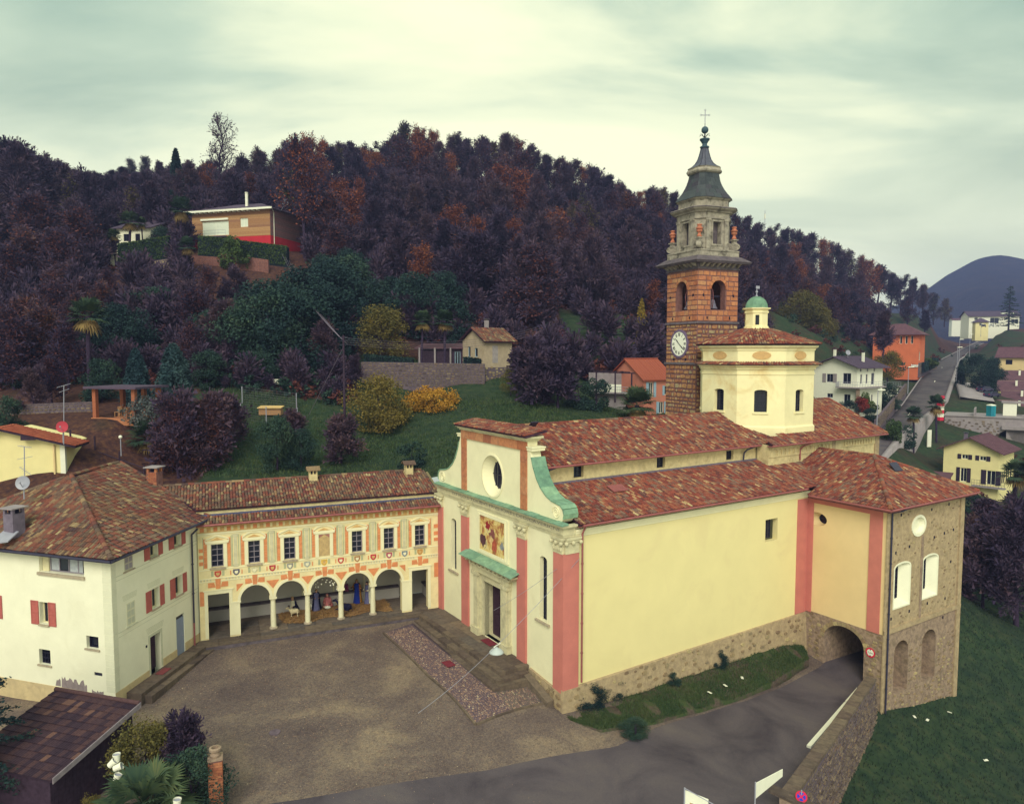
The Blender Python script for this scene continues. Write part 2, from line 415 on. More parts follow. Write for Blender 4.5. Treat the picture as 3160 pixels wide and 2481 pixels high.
M['rubble_stone']=island_mat('tan_rubble_stone',[(0.0,(0.22,0.155,0.095)),(0.4,(0.36,0.27,0.15)),(0.7,(0.28,0.225,0.14)),(1.0,(0.52,0.42,0.24))],mottle=0.4,mscale=6)
M['flue']=plain('grey_flue',(0.16,0.14,0.13),0.8,0.2,4)
M['concrete']=plain('concrete',(0.30,0.27,0.23),0.9,0.12,1.2,bump=0.2,stain=(0.19,0.165,0.14),stain_amt=0.5)
M['roof_grey']=plain('grey_roof_sheet',(0.085,0.065,0.065),0.8,0.15,1.2)
M['roof_brown']=plain('brown_roof_sheet',(0.12,0.062,0.05),0.8,0.2,1.2)
M['red_wall']=plain('red_wall_paint',(0.46,0.03,0.03),0.85,0.08,1)
M['orange_wall']=plain('orange_wall_paint',(0.62,0.17,0.065),0.88,0.08,0.6)
M['pink_wall']=plain('pink_wall_paint',(0.55,0.21,0.12),0.88,0.08,0.8)
M['pale_yellow']=plain('pale_yellow_wall',(0.80,0.70,0.38),0.88,0.05,0.8,stain=(0.66,0.55,0.28),stain_amt=0.3)
M['car_white']=plain('white_car_paint',(0.75,0.75,0.72),0.3,0.02,1,spec=0.5)
M['car_dark']=plain('dark_car_paint',(0.03,0.03,0.045),0.3,0.02,1,spec=0.5)
M['rubber']=plain('black_rubber',(0.012,0.012,0.014),0.8,0.1,3)
M['teal']=plain('teal_plastic',(0.02,0.26,0.24),0.5,0.06,2)
M['sign_red']=plain('sign_red',(0.62,0.025,0.05),0.5,0.04,4)
M['sign_blue']=plain('sign_blue',(0.02,0.05,0.35),0.5,0.04,4)
M['sign_white']=plain('sign_white',(0.78,0.78,0.72),0.5,0.03,4)
M['black_print']=plain('black_print',(0.012,0.012,0.015),0.7,0.1,4)
def glass_mat(name,c,rough=0.12,spec=0.5):
 m,nt,b=base_mat(name,rough,spec);b.inputs['Base Color'].default_value=(*c,1);return m
M['glass']=glass_mat('dark_glass',(0.012,0.014,0.03),0.15,0.35)
M['glass_grey']=glass_mat('grey_glass',(0.05,0.055,0.065),0.12,0.5)
M['blind']=plain('white_roller_blind',(0.66,0.70,0.62),0.7,0.05,2)
M['curtain']=plain('pale_curtain',(0.42,0.45,0.48),0.9,0.15,5)
# tiled roofs
TILE_V,TILE_F=[],[]
def _tile_template():
 n=4
 for(y,w,h,lift)in((-0.235,0.20,0.085,0.035),(0.235,0.155,0.065,0.0)):
  for k in range(n+1):
   t=math.pi*k/n
   TILE_V.append((-w/2*math.cos(t),y,h*math.sin(t)+lift))
 for k in range(n):
  TILE_F.append((k,k+1,n+1+k+1,n+1+k))
 TILE_F.append((0,4,3,2,1))
_tile_template()
TILE_MESH={}
def tile_mesh(mat):
 if mat.name not in TILE_MESH:
  me=bpy.data.meshes.new('tile');me.from_pydata(TILE_V,[],[tuple(reversed(f))for f in TILE_F]);me.materials.append(mat);me.update()
  TILE_MESH[mat.name]=me
 return TILE_MESH[mat.name]
def inside(p,poly):
 c=False;n=len(poly)
 for i in range(n):
  (x1,y1),(x2,y2)=poly[i],poly[(i+1)%n]
  if(y1>p[1])!=(y2>p[1])and p[0]<(x2-x1)*(p[1]-y1)/(y2-y1)+x1:c=not c
 return c
def tiled_roof(parent,name,poly,mat,n_obj=0,w=0.195,l=0.345,seed=0,thick=0.10,tiles=True,jit=1.0,piece='tile'):
 rg=random.Random(seed)
 poly=[Vector(p)for p in poly]
 n=Vector((0,0,0))
 for i in range(len(poly)):n+=poly[i].cross(poly[(i+1)%len(poly)])
 n.normalize()
 if n.z<0:n=-n
 v=(Vector((0,0,1))-n*n.z).normalized();u=v.cross(n).normalized()
 mb=MB();mb.prism([p-n*thick for p in poly],[p for p in poly])
 rf=mb.build(name,M['under_tile'],parent)
 if not tiles:return rf
 o=poly[0];uv=[((p-o).dot(u),(p-o).dot(v))for p in poly]
 u0,u1=min(p[0]for p in uv),max(p[0]for p in uv);v0,v1=min(p[1]for p in uv),max(p[1]for p in uv)
 tilt=Matrix.Rotation(0.0,4,'X')
 mats=[]
 vv=v0+0.17;row=0
 while vv<v1:
  uu=u0+w/2
  wob=rg.uniform(-0.02,0.02)*jit
  while uu<u1:
   if inside((uu,vv),uv):
    c=o+u*(uu+rg.uniform(-0.012,0.012)*jit)+v*(vv+wob+rg.uniform(-0.03,0.03)*jit)+n*(0.01+rg.uniform(0,0.018))
    r=rg.gauss(0,0.05)*jit;cu,su=math.cos(r),math.sin(r)
    x=u*cu+v*su;y=v*cu-u*su
    mats.append(Matrix(((x.x,y.x,n.x,c.x),(x.y,y.y,n.y,c.y),(x.z,y.z,n.z,c.z),(0,0,0,1))))
   uu+=w
  vv+=l;row+=1
 cp=Vector((0,0,CAM_H))
 mats.sort(key=lambda m:(m.translation-cp).length)
 org=origin_of(rf)
 tm=tile_mesh(mat)
 for m in mats[:n_obj]:
  ob=link_mesh(piece,tm,rf);m2=m.copy();m2.translation=m.translation-org;ob.matrix_local=m2
 rest=mats[n_obj:]
 if rest:
  A=np.array([np.array(m)for m in rest]);A[:,:3,3]-=np.array(org)
  V,Fc,Cn=stamp(TILE_V,[tuple(reversed(f))for f in TILE_F],A)
  ob=link_mesh(piece+'_rows',np_mesh(piece+'_rows',V,Fc,Cn,mat),rf);ob['kind']='stuff'
 return rf
def ridge_caps(parent,name,p,q,mat,r=0.12,l=0.42,seed=0):
 p,q=Vector(p),Vector(q);d=(q-p);L=d.length;d.normalize()
 side=d.cross(Vector((0,0,1))).normalized();up=side.cross(d)
 rg=random.Random(seed);mb=MB();k=int(L/l)
 for i in range(k):
  a=p+d*(i*l-0.03)+up*rg.uniform(-0.01,0.015);b=p+d*((i+1)*l+0.06)+up*0.0
  r0,r1=r*1.1,r*0.92
  ring=lambda c,rr:[c+side*(rr*math.cos(math.pi*t/5))+up*(rr*math.sin(math.pi*t/5))for t in range(6)]
  A,B=ring(a,r0),ring(b,r1)
  for t in range(5):mb.face([A[t],A[t+1],B[t+1],B[t]])
  mb.face(A)
 bm_name=mb.build(name,mat,parent)
 return bm_name
def gutter(parent,pts,mat,r=0.075,name='gutter'):
 mb=MB()
 for p,q in zip(pts[:-1],pts[1:]):mb.bar(p,q,r,r,8)
 return mb.build(name,mat,parent,smooth=False)
def downpipe(parent,pts,mat,r=0.06):
 mb=MB();mb.path([Vector(p)for p in pts],r,8)
 for p,q in zip(pts[:-1],pts[1:]):
  p,q=Vector(p),Vector(q);L=(q-p).length
  k=int(L/1.6)
  for i in range(1,k):
   c=p.lerp(q,i/k);d=(q-p).normalized()*0.03
   mb.bar(c-d,c+d,r*1.45,r*1.45,8)
 return mb.build('downpipe',mat,parent)
def window(parent,fn,loop,d0,nx,nz,frame,bar=0.04,pane=None,name='window',frame_w=0.05,grid_out=0.02):
 us=[p[0]for p in loop];ws=[p[1]for p in loop];u0,u1,w0,w1=min(us),max(us),min(ws),max(ws)
 g=lambda a,b,z:fn(a,z,b)
 mb=MB()
 def bx(a0,a1,z0,z1,t0,t1):mb.prism([g(a0,t0,z0),g(a1,t0,z0),g(a1,t1,z0),g(a0,t1,z0)],[g(a0,t0,z1),g(a1,t0,z1),g(a1,t1,z1),g(a0,t1,z1)])
 t0,t1=d0-grid_out-0.03,d0-0.004
 if frame_w:
  bx(u0,u0+frame_w,w0,w1,t0,t1);bx(u1-frame_w,u1,w0,w1,t0,t1)
  bx(u0+frame_w,u1-frame_w,w0,w0+frame_w,t0,t1);bx(u0+frame_w,u1-frame_w,w1-frame_w,w1,t0,t1)
 for k in range(1,nx):
  c=u0+(u1-u0)*k/nx;bx(c-bar/2,c+bar/2,w0+frame_w,w1-frame_w,t0+0.004,t1)
 for k in range(1,nz):
  c=w0+(w1-w0)*k/nz;bx(u0+frame_w,u1-frame_w,c-bar/2,c+bar/2,t0+0.008,t1-0.003)
 fo=mb.build(name,frame,parent)
 pm=MB();pm.face([fn(p[0],p[1],d0)for p in loop]);pm.build('pane',pane or M['glass'],fo)
 return fo
def shutter(parent,fn,u0,u1,w0,w1,mat,proud=0.05,slats=9,name='shutter'):
 g=lambda a,b,z:fn(a,z,-b)
 mb=MB()
 def bx(a0,a1,z0,z1,t0,t1):mb.prism([g(a0,t0,z0),g(a1,t0,z0),g(a1,t1,z0),g(a0,t1,z0)],[g(a0,t0,z1),g(a1,t0,z1),g(a1,t1,z1),g(a0,t1,z1)])
 s=min(0.07,(u1-u0)*0.2)
 bx(u0,u0+s,w0,w1,0.012,proud);bx(u1-s,u1,w0,w1,0.012,proud)
 mid=(w0+w1)/2
 for z in(w0,mid-0.04,w1-0.08):bx(u0+s,u1-s,z,z+0.08,0.013,proud-0.002)
 bx(u0+s,u1-s,w0+0.08,w1-0.08,0.011,proud-0.03)
 sh=mb.build(name,mat,parent)
 for za,zb in((w0+0.08,mid-0.04),(mid+0.04,w1-0.08)):
  k=max(3,slats//2);h=(zb-za)/k
  for i in range(k):
   z=za+i*h
   sm=MB()
   sm.prism([g(u0+s,proud-0.03,z+0.02*h),g(u1-s,proud-0.03,z+0.02*h),g(u1-s,proud-0.002,z+0.02*h),g(u0+s,proud-0.002,z+0.02*h)],[g(u0+s,proud-0.03,z+0.8*h),g(u1-s,proud-0.03,z+0.8*h),g(u1-s,proud-0.022,z+0.8*h),g(u0+s,proud-0.022,z+0.8*h)])
   sm.build('slat',mat,sh)
 return sh
 # the church
C0=(3.0036,41.0229);TH=math.radians(57.374)
F=Frame(C0,TH)
church=thing('church','large yellow and white church with salmon pilasters, red tiled roofs and an octagonal drum','church',F(0,0,0))
fac=lambda u,w,d:F(d,u,w)
sth=lambda u,w,d:F(u,d,w)
wfr=lambda u,w,d:F(22.8+d,u,w)
wrt=lambda u,w,d:F(u,-6.1+d,w)
nav=lambda u,w,d:F(u,3.9+d,w)
FW=16.0
mb=MB()
winL,winR=arch(13.55,0.75,3.85,7.55,0.2,6),arch(2.05,0.75,3.7,7.5,0.2,6)
doorh=rect(6.85,9.05,0.46,4.35)
mb.panel(fac,rect(0.0,FW,-0.25,9.3),[winL,winR,doorh],depth=0.35)
mb.build('front_wall',M['cream'],church)
mb=MB()
volR=[(0.28,10.12),(0.06,10.35),(0.0,10.62),(0.1,10.9),(0.35,11.08),(0.75,11.14),(1.2,11.2),(1.8,11.42),(2.35,11.8),(2.8,12.32),(3.15,12.95),(3.38,13.55),(3.5,13.95)]
volL=[(FW-u,w)for u,w in volR]
up=volR+[(3.8,13.97),(3.8,14.5),(FW-3.8,14.5),(FW-3.8,13.97)]+list(reversed(volL))
ovo=oval(8.0,11.75,1.32,1.38,28)
mb.panel(fac,up,[ovo],depth=0.0,edge=0.75)
ins=oval(8.0,11.75,0.86,0.95,28)
for k in range(28):
 k2=(k+1)%28
 mb.face([fac(*ovo[k],0),fac(*ovo[k2],0),fac(*ins[k2],0.6),fac(*ins[k],0.6)])
mb.build('upper_front_wall',M['cream'],church)
mb=MB()
for k in range(28):
 k2=(k+1)%28
 o2=oval(8.0,11.75,1.44,1.5,28)
 A=[fac(*ovo[k],0.01),fac(*ovo[k2],0.01),fac(*o2[k2],0.01),fac(*o2[k],0.01)]
 B=[fac(*ovo[k],-0.06),fac(*ovo[k2],-0.06),fac(*o2[k2],-0.04),fac(*o2[k],-0.04)]
 mb.prism(A,B,True)
mb.build('oval_surround',M['cream'],church)
ow=window(church,fac,ins,0.6,5,2,M['iron'],0.05,name='oval_window',frame_w=0.0)
for nm,hole in(('window',winL),('window',winR)):
 wo=window(church,fac,hole,0.34,3,11,M['iron'],0.035,frame_w=0.03)
 us=[p[0]for p in hole];sm=MB();sm.box(F,-0.14,0.0,min(us)-0.35,max(us)+0.35,hole[0][1]-0.14,hole[0][1]-0.02)
 sm.build('sill',M['sill_stone'],wo)
dl=MB()
for b0,b1 in((6.9,7.93),(7.97,9.0)):
 dl.box(F,0.62,0.72,b0,b1,0.46,4.33)
door=dl.build('door',M['door_wood'],church)
for b0 in(6.9,7.97):
 for k in range(5):
  pm=MB();pm.box(F,0.59,0.622,b0+0.14,b0+0.89,0.62+k*0.73,1.22+k*0.73);pm.build('panel',M['door_wood'],door)
hm=MB();hm.ball(F(0.56,7.86,2.3),0.05,n=8,m=5);hm.build('handle',M['gold'],door)
rv=MB();rv.box(F,0.0,0.75,9.05,9.2,0.46,4.5);rv.box(F,0.0,0.75,6.7,6.85,0.46,4.5);rv.box(F,0.0,0.75,6.85,9.05,4.35,4.5)
rv.box(F,0.05,1.0,6.85,9.05,0.36,0.46)
rv.build('door_reveal',M['stone_trim'],church)
dc=MB()
for s in(-1,1):
 c=7.95
 def bb(x0,x1,z0,z1,t):dc.box(F,-t,0.0,min(c+s*x0,c+s*x1),max(c+s*x0,c+s*x1),z0,z1)
 bb(1.1,1.45,0.46,4.75,0.10);bb(1.45,2.3,0.46,4.6,0.22);bb(1.62,2.12,0.9,4.6,0.32)
 bb(1.4,2.4,0.40,0.9,0.42);bb(1.5,2.35,4.6,4.85,0.40)
dc.box(F,-0.12,0,6.85,9.05,4.35,4.75)
dc.box(F,-0.30,0,5.55,10.35,4.86,5.25)
dc.box(F,-0.42,0,5.35,10.55,5.25,5.38)
dc.build('door_case',M['stone_trim'],church)
br=MB()
for k in range(12):
 b=5.0+k*0.535
 bm_=MB();bm_.box(F,-0.42,0,b,b+0.24,5.38,5.6);bm_.build('bracket',M['stone_trim'],church)
cn=MB();cn.prism([F(-0.62,4.7,5.60),F(0,4.7,5.60),F(0,11.25,5.60),F(-0.62,11.25,5.60)],[F(-0.66,4.66,5.74),F(0,4.66,5.74),F(0,11.29,5.74),F(-0.66,11.29,5.74)])
cano=cn.build('canopy',M['stone_trim'],church)
for k in range(7):
 b0=4.5+k*0.985;m_=MB()
 m_.prism([F(-0.80,b0,5.75),F(0,b0,6.02),F(0,b0+0.975,6.02),F(-0.80,b0+0.975,5.75)],[F(-0.80,b0,5.79+0.012*(k%2)),F(0,b0,6.07),F(0,b0+0.975,6.07),F(-0.80,b0+0.975,5.79+0.012*(k%2))])
 m_.build('copper_plate',M['copper'],cano)
for b0,b1 in((-0.02,0.86),(3.81,4.81),(11.2,12.2),(15.2,16.02)):
 t=0.14
 pm=MB();pm.box(F,-t,0.0 if b0>0 else 0.0,b0,b1,0.30 if b0>1 else-0.2,8.32)
 if b0<0:
  pm.box(F,0.001,1.02,-0.14,-0.001,-0.22,8.32);pm.box(F,-t,0.0,-0.14,-0.021,-0.22,8.32)
 pil=pm.build('pilaster',M['salmon'],church)
 cm=MB()
 def cap(x0,x1):
  cm.box(F,-t-0.03,0,x0-0.02,x1+0.02,8.33,8.42);cm.box(F,-t-0.02,0,x0,x1,8.42,9.0)
  cm.box(F,-t-0.16,0,x0-0.14,x1+0.14,9.16,9.29);cm.box(F,-t-0.10,0,x0-0.07,x1+0.07,9.0,9.16)
  for x in(x0-0.04,x1+0.04,(x0+x1)/2):cm.ball(F(-t-0.12,x,8.98),0.13,n=8,m=5)
  for i in range(5):cm.ball(F(-t-0.03,x0+(x1-x0)*(i+0.5)/5,8.62),0.085,0.085,0.17,6,5)
 cap(b0,b1)
 if b0<0:
  cm.box(F,0.02,1.06,-0.18,0.0,8.33,8.42);cm.box(F,0.02,1.02,-0.16,0,8.42,9.0);cm.box(F,0.02,1.16,-0.30,0,9.16,9.29);cm.box(F,0.02,1.09,-0.24,0,9.0,9.16)
  for a in(0.0,0.5,1.05):cm.ball(F(a,-0.26,8.98),0.13,n=8,m=5)
 cm.build('capital',M['stone_trim'],church)
em=MB()
em.box(F,-0.10,0.0,-0.12,FW,9.3,9.45);em.box(F,-0.16,0.0,-0.16,FW,9.45,9.55);em.box(F,-0.12,0.0,-0.12,FW,9.55,9.86)
em.box(F,-0.26,0.0,-0.26,FW,9.86,9.95);em.box(F,-0.36,0.0,-0.36,FW,9.95,10.06)
em.box(F,0.0,0.75,-0.12,0.0,9.3,9.45);em.box(F,0.0,0.75,-0.16,0.0,9.45,9.55);em.box(F,0,0.75,-0.12,0,9.55,9.86);em.box(F,0,0.75,-0.26,0,9.86,9.95);em.box(F,0,0.75,-0.36,0,9.95,10.06)
ent=em.build('entablature',M['stone_trim'],church)
for k in range(17):
 b0=-0.45+k*0.968;m_=MB();h=0.02 if k%3 else 0.05
 m_.prism([F(-0.46,b0,10.065),F(0.0,b0,10.10),F(0.0,b0+0.95,10.10),F(-0.46,b0+0.95,10.065)],[F(-0.46,b0,10.09+h),F(0,b0,10.16+h),F(0,b0+0.95,10.16+h),F(-0.46,b0+0.95,10.09+h)])
 m_.build('copper_plate',M['copper'],ent)
def text_mesh(parent,name,body,size,origin,xdir,updir,mat,ext=0.004,width=None):
 """flat lettering as a thin mesh, standing on a surface"""
 cu=bpy.data.curves.new(name,'FONT');cu.body=body;cu.size=size;cu.extrude=ext;cu.resolution_u=2
 tmp=bpy.data.objects.new(name,cu);COL.objects.link(tmp)
 dg=bpy.context.evaluated_depsgraph_get();me=bpy.data.meshes.new_from_object(tmp.evaluated_get(dg))
 bpy.data.objects.remove(tmp);bpy.data.curves.remove(cu)
 if width:
  xs=[v.co.x for v in me.vertices];k=width/max(1e-6,max(xs)-min(xs))
  for v in me.vertices:v.co.x=(v.co.x-min(xs))*k
 me.materials.clear();me.materials.append(mat)
 x=Vector(xdir).normalized();y=Vector(updir).normalized();z=x.cross(y)
 ob=link_mesh(name,me,parent);o=Vector(origin)-origin_of(parent)
 ob.matrix_local=Matrix(((x.x,y.x,z.x,o.x),(x.y,y.y,z.y,o.y),(x.z,y.z,z.z,o.z),(0,0,0,1)))
 return ob
text_mesh(ent,'inscription','TITVLO\u00b7S\u00b7TOLIBVS\u00b7FRVS\u00b7IORS\u00b7I\u00b7DEDICAVERICNI',0.27,F(-0.127,13.6,9.62),-F.vb,(0,0,1),plain('inscription_grey',(0.22,0.20,0.14),0.9),width=13.3)
for(b0,b1)in((3.80,4.48),(11.52,12.20)):
 z=10.18
 for k,h in enumerate((0.95,1.15,0.9,0.72)):
  sm=MB();sm.box(F,-0.09-0.008*(k%2),0,b0,b1,z+0.008,z+h-0.008);sm.build('stone_block',M['tower_stone'],church);z+=h
for k in range(8):
 b0=3.79+k*1.0525;sm=MB();sm.box(F,-0.10-0.006*(k%2),0,b0+0.006,b0+1.046,13.91,14.48);sm.build('stone_block',M['tower_stone'],church)
tm_=MB();tm_.box(F,-0.16,0.78,3.66,12.34,14.5,14.6);tm_.box(F,-0.26,0.88,3.55,12.45,14.6,14.7);tm_.box(F,-0.36,0.98,3.44,12.56,14.7,14.82)
tm_.build('top_cornice',M['stone_trim'],church)
tiled_roof(church,'front_coping_roof',[F(-0.42,3.36,14.85),F(-0.42,12.62,14.85),F(1.2,12.62,15.15),F(1.2,3.36,15.15)],M['tile_church'],16,seed=1)
for side,vol in(('R',volR),('L',volL)):
 for k in range(len(vol)-2):
  (u0,w0),(u1,w1)=vol[k],vol[k+1]
  if k==0:continue
  nx,nz=(w1-w0),-(u1-u0)
  L=math.hypot(nx,nz);nx,nz=nx/L,nz/L
  if side=='R':nx,nz=-abs(nx)if nx>0 else nx,nz
  s=1 if side=='R' else-1
  ox,oz=(-(w1-w0)/L*(1 if side=='R' else-1),(abs(u1-u0))/L)if side=='R' else((w1-w0)/L,abs(u1-u0)/L)
  if k<4:ox,oz=(ox,oz)
  lift=0.07+0.012*(k%2)
  m_=MB()
  A=[F(-0.05,u0,w0),F(1.0,u0,w0),F(1.0,u1,w1),F(-0.05,u1,w1)]
  B=[F(-0.05,u0+ox*lift,w0+oz*lift),F(1.0,u0+ox*lift,w0+oz*lift),F(1.0,u1+ox*lift,w1+oz*lift),F(-0.05,u1+ox*lift,w1+oz*lift)]
  m_.prism(A,B);m_.build('copper_plate',M['copper'],church)
 c=0.75 if side=='R' else FW-0.75
 sp=MB();pts=[]
 for i in range(30):
  t=i/29*2.3*2*math.pi;r=0.40*(1-i/34)
  pts.append(fac(c+r*math.cos(t),10.62+r*math.sin(t),-0.02))
 sp.path(pts,0.035,5);sp.build('scroll_ornament',M['cream'],church)
 cb=MB();b0=3.18 if side=='R' else FW-3.82
 cb.box(F,-0.06,0.9,b0,b0+0.64,13.95,14.12);cb.box(F,-0.10,0.94,b0-0.04,b0+0.68,14.12,14.2);cb.build('volute_cap',M['cream'],church)
mp,nt,bs=base_mat('faded_fresco_picture',0.9)
p_=pos(nt)
c1=ramp(nt,noise(nt,1.1,3,0.6,p_,1.5),[(0.30,(0.16,0.07,0.035)),(0.42,(0.40,0.17,0.06)),(0.52,(0.62,0.44,0.16)),(0.60,(0.72,0.58,0.28)),(0.72,(0.30,0.26,0.16))])
nt.links.new(c1,bs.inputs['Base Color'])
pm=MB();pm.box(F,-0.03,0.0,6.35,9.6,6.45,8.82);pict=pm.build('fresco_picture',mp,church)
fm=MB()
for x0,x1,z0,z1,t in((5.95,6.34,6.2,9.08,0.08),(9.61,10.0,6.2,9.08,0.08),(6.34,9.61,8.83,9.08,0.08),(6.34,9.61,6.2,6.44,0.08),(6.22,6.34,6.33,8.95,0.12),(9.61,9.73,6.33,8.95,0.12)):
 fm.box(F,-t,0,x0,x1,z0,z1)
fm.build('picture_frame',M['cream'],church)
for nm,colr,cx,cz,sc,sd in(('painted_patch',(0.30,0.03,0.02),8.6,8.25,0.32,1),('painted_patch',(0.22,0.08,0.045),8.0,7.75,0.42,2),('painted_patch',(0.62,0.42,0.20),8.15,7.35,0.30,3),('painted_patch',(0.42,0.10,0.04),7.7,7.05,0.45,4),('painted_patch',(0.10,0.045,0.03),9.2,7.1,0.42,5),('painted_patch',(0.24,0.26,0.22),6.75,7.2,0.26,6)):
 rg=random.Random(sd);pts=[(cx+sc*rg.uniform(0.5,1.2)*math.cos(t*0.52),cz+sc*rg.uniform(0.6,1.3)*math.sin(t*0.52))for t in range(12)]
 q=MB();q.face([fac(x,z,-0.033-0.001*sd)for x,z in pts]);q.build(nm,plain('fresco_patch_%d'%sd,colr,0.9,0.3,5),pict)
LN=22.8
mb=MB();wopen=rect(17.95,19.3,6.45,8.05)
mb.panel(sth,rect(0.0,LN,-0.3,9.2),[wopen],depth=0.42);mb.build('side_wall',M['yellow'],church)
mb=MB();mb.panel(sth,rect(0.76,LN,9.2,9.95),(),0,0.05);mb.box(F,0.76,LN,-0.06,0,9.25,9.42);mb.box(F,0.76,LN,-0.14,0,9.42,9.56);mb.box(F,0.76,LN,-0.20,0,9.56,9.70);mb.build('side_cornice',M['cream'],church)
window(church,sth,rect(17.97,18.95,6.6,8.0),0.41,3,4,M['iron'],0.04)
pm=MB();pm.box(F,21.55,22.79,-0.06,0.0,0.46,9.12);pm.build('pilaster',M['salmon'],church)
mb=MB()
mb.prism([F(-0.25,-0.28,-3.2),F(LN,-0.28,-3.2),F(LN,0.0,-3.2),F(-0.25,0.0,-3.2)],[F(-0.16,-0.16,0.20),F(LN,-0.10,0.42),F(LN,0.0,0.45),F(-0.16,0.0,0.25)])
mb.prism([F(-0.26,0.0,-3.2),F(0.0,0.0,-3.2),F(0.0,3.4,-3.2),F(-0.26,3.4,-3.2)],[F(-0.16,0.0,0.0),F(0.0,0.0,0.0),F(0.0,3.4,0.30),F(-0.16,3.4,0.30)])
foot=mb.build('footing',M['rubble'],church)
def scatter_stones(parent,fn,region,count,smin,smax,mat,seed,proud=0.05,ok=None,name='stone',limit=300,flat=1.0):
 """irregular stones set in a wall; fn(u, w, d)"""
 rg=random.Random(seed);placed=[];kk=0
 cells={}
 while len(placed)<count and kk<count*14:
  kk+=1
  u,w=rg.uniform(region[0],region[1]),rg.uniform(region[2],region[3]);s=rg.uniform(smin,smax)
  if ok and not ok(u,w):continue
  key=(int(u/smax/1.4),int(w/smax/1.4));bad=False
  for dx in(-1,0,1):
   for dy in(-1,0,1):
    for(x,y,r)in cells.get((key[0]+dx,key[1]+dy),()):
     if abs(x-u)<(r+s)*0.50 and abs(y-w)<(r+s)*0.50*0.62*flat:bad=True
  if bad:continue
  cells.setdefault(key,[]).append((u,w,s));placed.append((u,w,s))
 rest=MB();n=0
 for(u,w,s)in placed:
  k=rg.randint(5,7);h=s*0.5*rg.uniform(0.5,0.75)*flat
  lp=[]
  for i in range(k):
   t=2*math.pi*(i+rg.uniform(-0.25,0.25))/k
   lp.append((u+s*0.5*math.copysign(abs(math.cos(t))**0.7,math.cos(t)),w+h*math.copysign(abs(math.sin(t))**0.7,math.sin(t))))
  pr=proud*rg.uniform(0.5,1.2)
  tgt=MB()if n<limit else rest
  A=[fn(x,z,0.03)for x,z in lp];B=[fn(u+(x-u)*0.86,w+(z-w)*0.84,-pr)for x,z in lp]
  tgt.prism(A,B)
  if n<limit:tgt.build(name,mat,parent)
  n+=1
 if rest.f:tag(rest.build('small_stones',mat,parent),kind='stuff')
scatter_stones(foot,lambda u,w,d:F(u,-0.24+0.09*(w+2.0)/2.4+d,w),(0.3,22.3,-1.9,0.25),110,0.22,0.5,M['rubble_stone'],5,0.04)
scatter_stones(foot,lambda u,w,d:F(-0.24+d,u,w),(0.0,2.6,-1.2,0.0),22,0.22,0.45,M['rubble_stone'],6,0.04)
mb=MB()
mb.panel(nav,rect(0.76,21.6,11.3,12.95),[rect(3.68,4.5,11.85,12.6),rect(11.04,11.86,11.85,12.6),rect(18.22,19.02,11.83,12.55)],depth=0.3)
mb.build('nave_wall',M['clerestory'],church)
for u0,w0 in((3.68,11.85),(11.04,11.85),(18.22,11.83)):
 window(church,nav,rect(u0,u0+0.8,w0,w0+0.74),0.28,2,2,M['iron'],0.03,frame_w=0.03)
gm=MB();gm.box(F,0.76,21.6,3.78,3.9,11.55,11.72);gm.build('lead_flashing',M['flue'],church)
TB=2.8
tra=lambda u,w,d:F(u,TB+d,w)
mb=MB();mb.panel(tra,rect(21.7,36.6,8.5,12.85),());mb.face([F(21.7,TB,8.5),F(21.7,3.9,8.5),F(21.7,3.9,12.95),F(21.7,TB,12.85)])
mb.face([F(36.6,TB,4),F(36.6,13.2,4),F(36.6,13.2,12.85),F(36.6,8,15.4),F(36.6,TB,12.85)])
mb.build('transept_wall',M['clerestory'],church)
al=MB();am=[]
def arch_row(a0,a1,n,z,r):
 for i in range(n):
  c=a0+(a1-a0)*(i+0.5)/n
  am.append(arch(c,r*2,z-0.32,z,r,6))
arch_row(22.3,29.6,14,12.30,0.17);arch_row(31.2,35.6,11,12.42,0.13)
al.panel(lambda u,w,d:F(u,TB-0.07+d,w),[(21.72,11.88),(30.9,11.88),(30.9,12.02),(36.0,12.02),(36.0,12.8),(21.72,12.8)],am,depth=0.07,edge=0.07)
al.build('arched_frieze',M['clerestory'],church)
pm=MB();pm.box(F,36.0,36.62,TB-0.1,TB,8.5,12.8);pm.box(F,29.75,30.2,TB-0.1,TB-0.071,11.3,12.8);pm.build('pilaster',M['rubble'],church)
mb=MB()
wov=oval(-0.82,7.68,0.78,0.50,20)
mb.panel(wfr,rect(-6.1,0.0,0.62,9.15),[wov],depth=0.0)
wov2=oval(-1.06,7.68,0.42,0.36,20)
for k in range(20):
 k2=(k+1)%20;mb.face([wfr(*wov[k],0),wfr(*wov[k2],0),wfr(*wov2[k2],0.5),wfr(*wov2[k],0.5)])
mb.build('wing_front_wall',M['ochre'],church)
window(church,wfr,wov2,0.5,2,2,M['iron'],0.03,name='oval_window',frame_w=0.0)
pm=MB();pm.box(F,22.73,22.8,-0.52,0.0,0.55,9.15);pm.build('pilaster',M['salmon'],church)
pm=MB();pm.box(F,22.73,22.8,-5.80,-4.9,0.62,8.85);pm.build('pilaster',M['salmon'],church)
pm=MB();pm.box(F,22.735,22.8,-5.80,-0.521,8.85,9.2);pm.build('painted_band',M['salmon'],church)
archR=[(-4.75,-3.45),(-4.72,-0.95)]+[(-3.2+1.52*math.cos(t),-0.95+1.22*math.sin(t))for t in[math.pi*k/12 for k in range(1,12)]]+[(-1.68,-0.95),(-1.66,-3.0)]
archR=[(-4.75,-3.6)]+[(-4.75,-0.95)]+[(-3.2-1.55*math.cos(math.pi*k/12),-0.95+1.22*math.sin(math.pi*k/12))for k in range(1,12)]+[(-1.65,-0.95),(-1.65,-3.6)]
mb=MB()
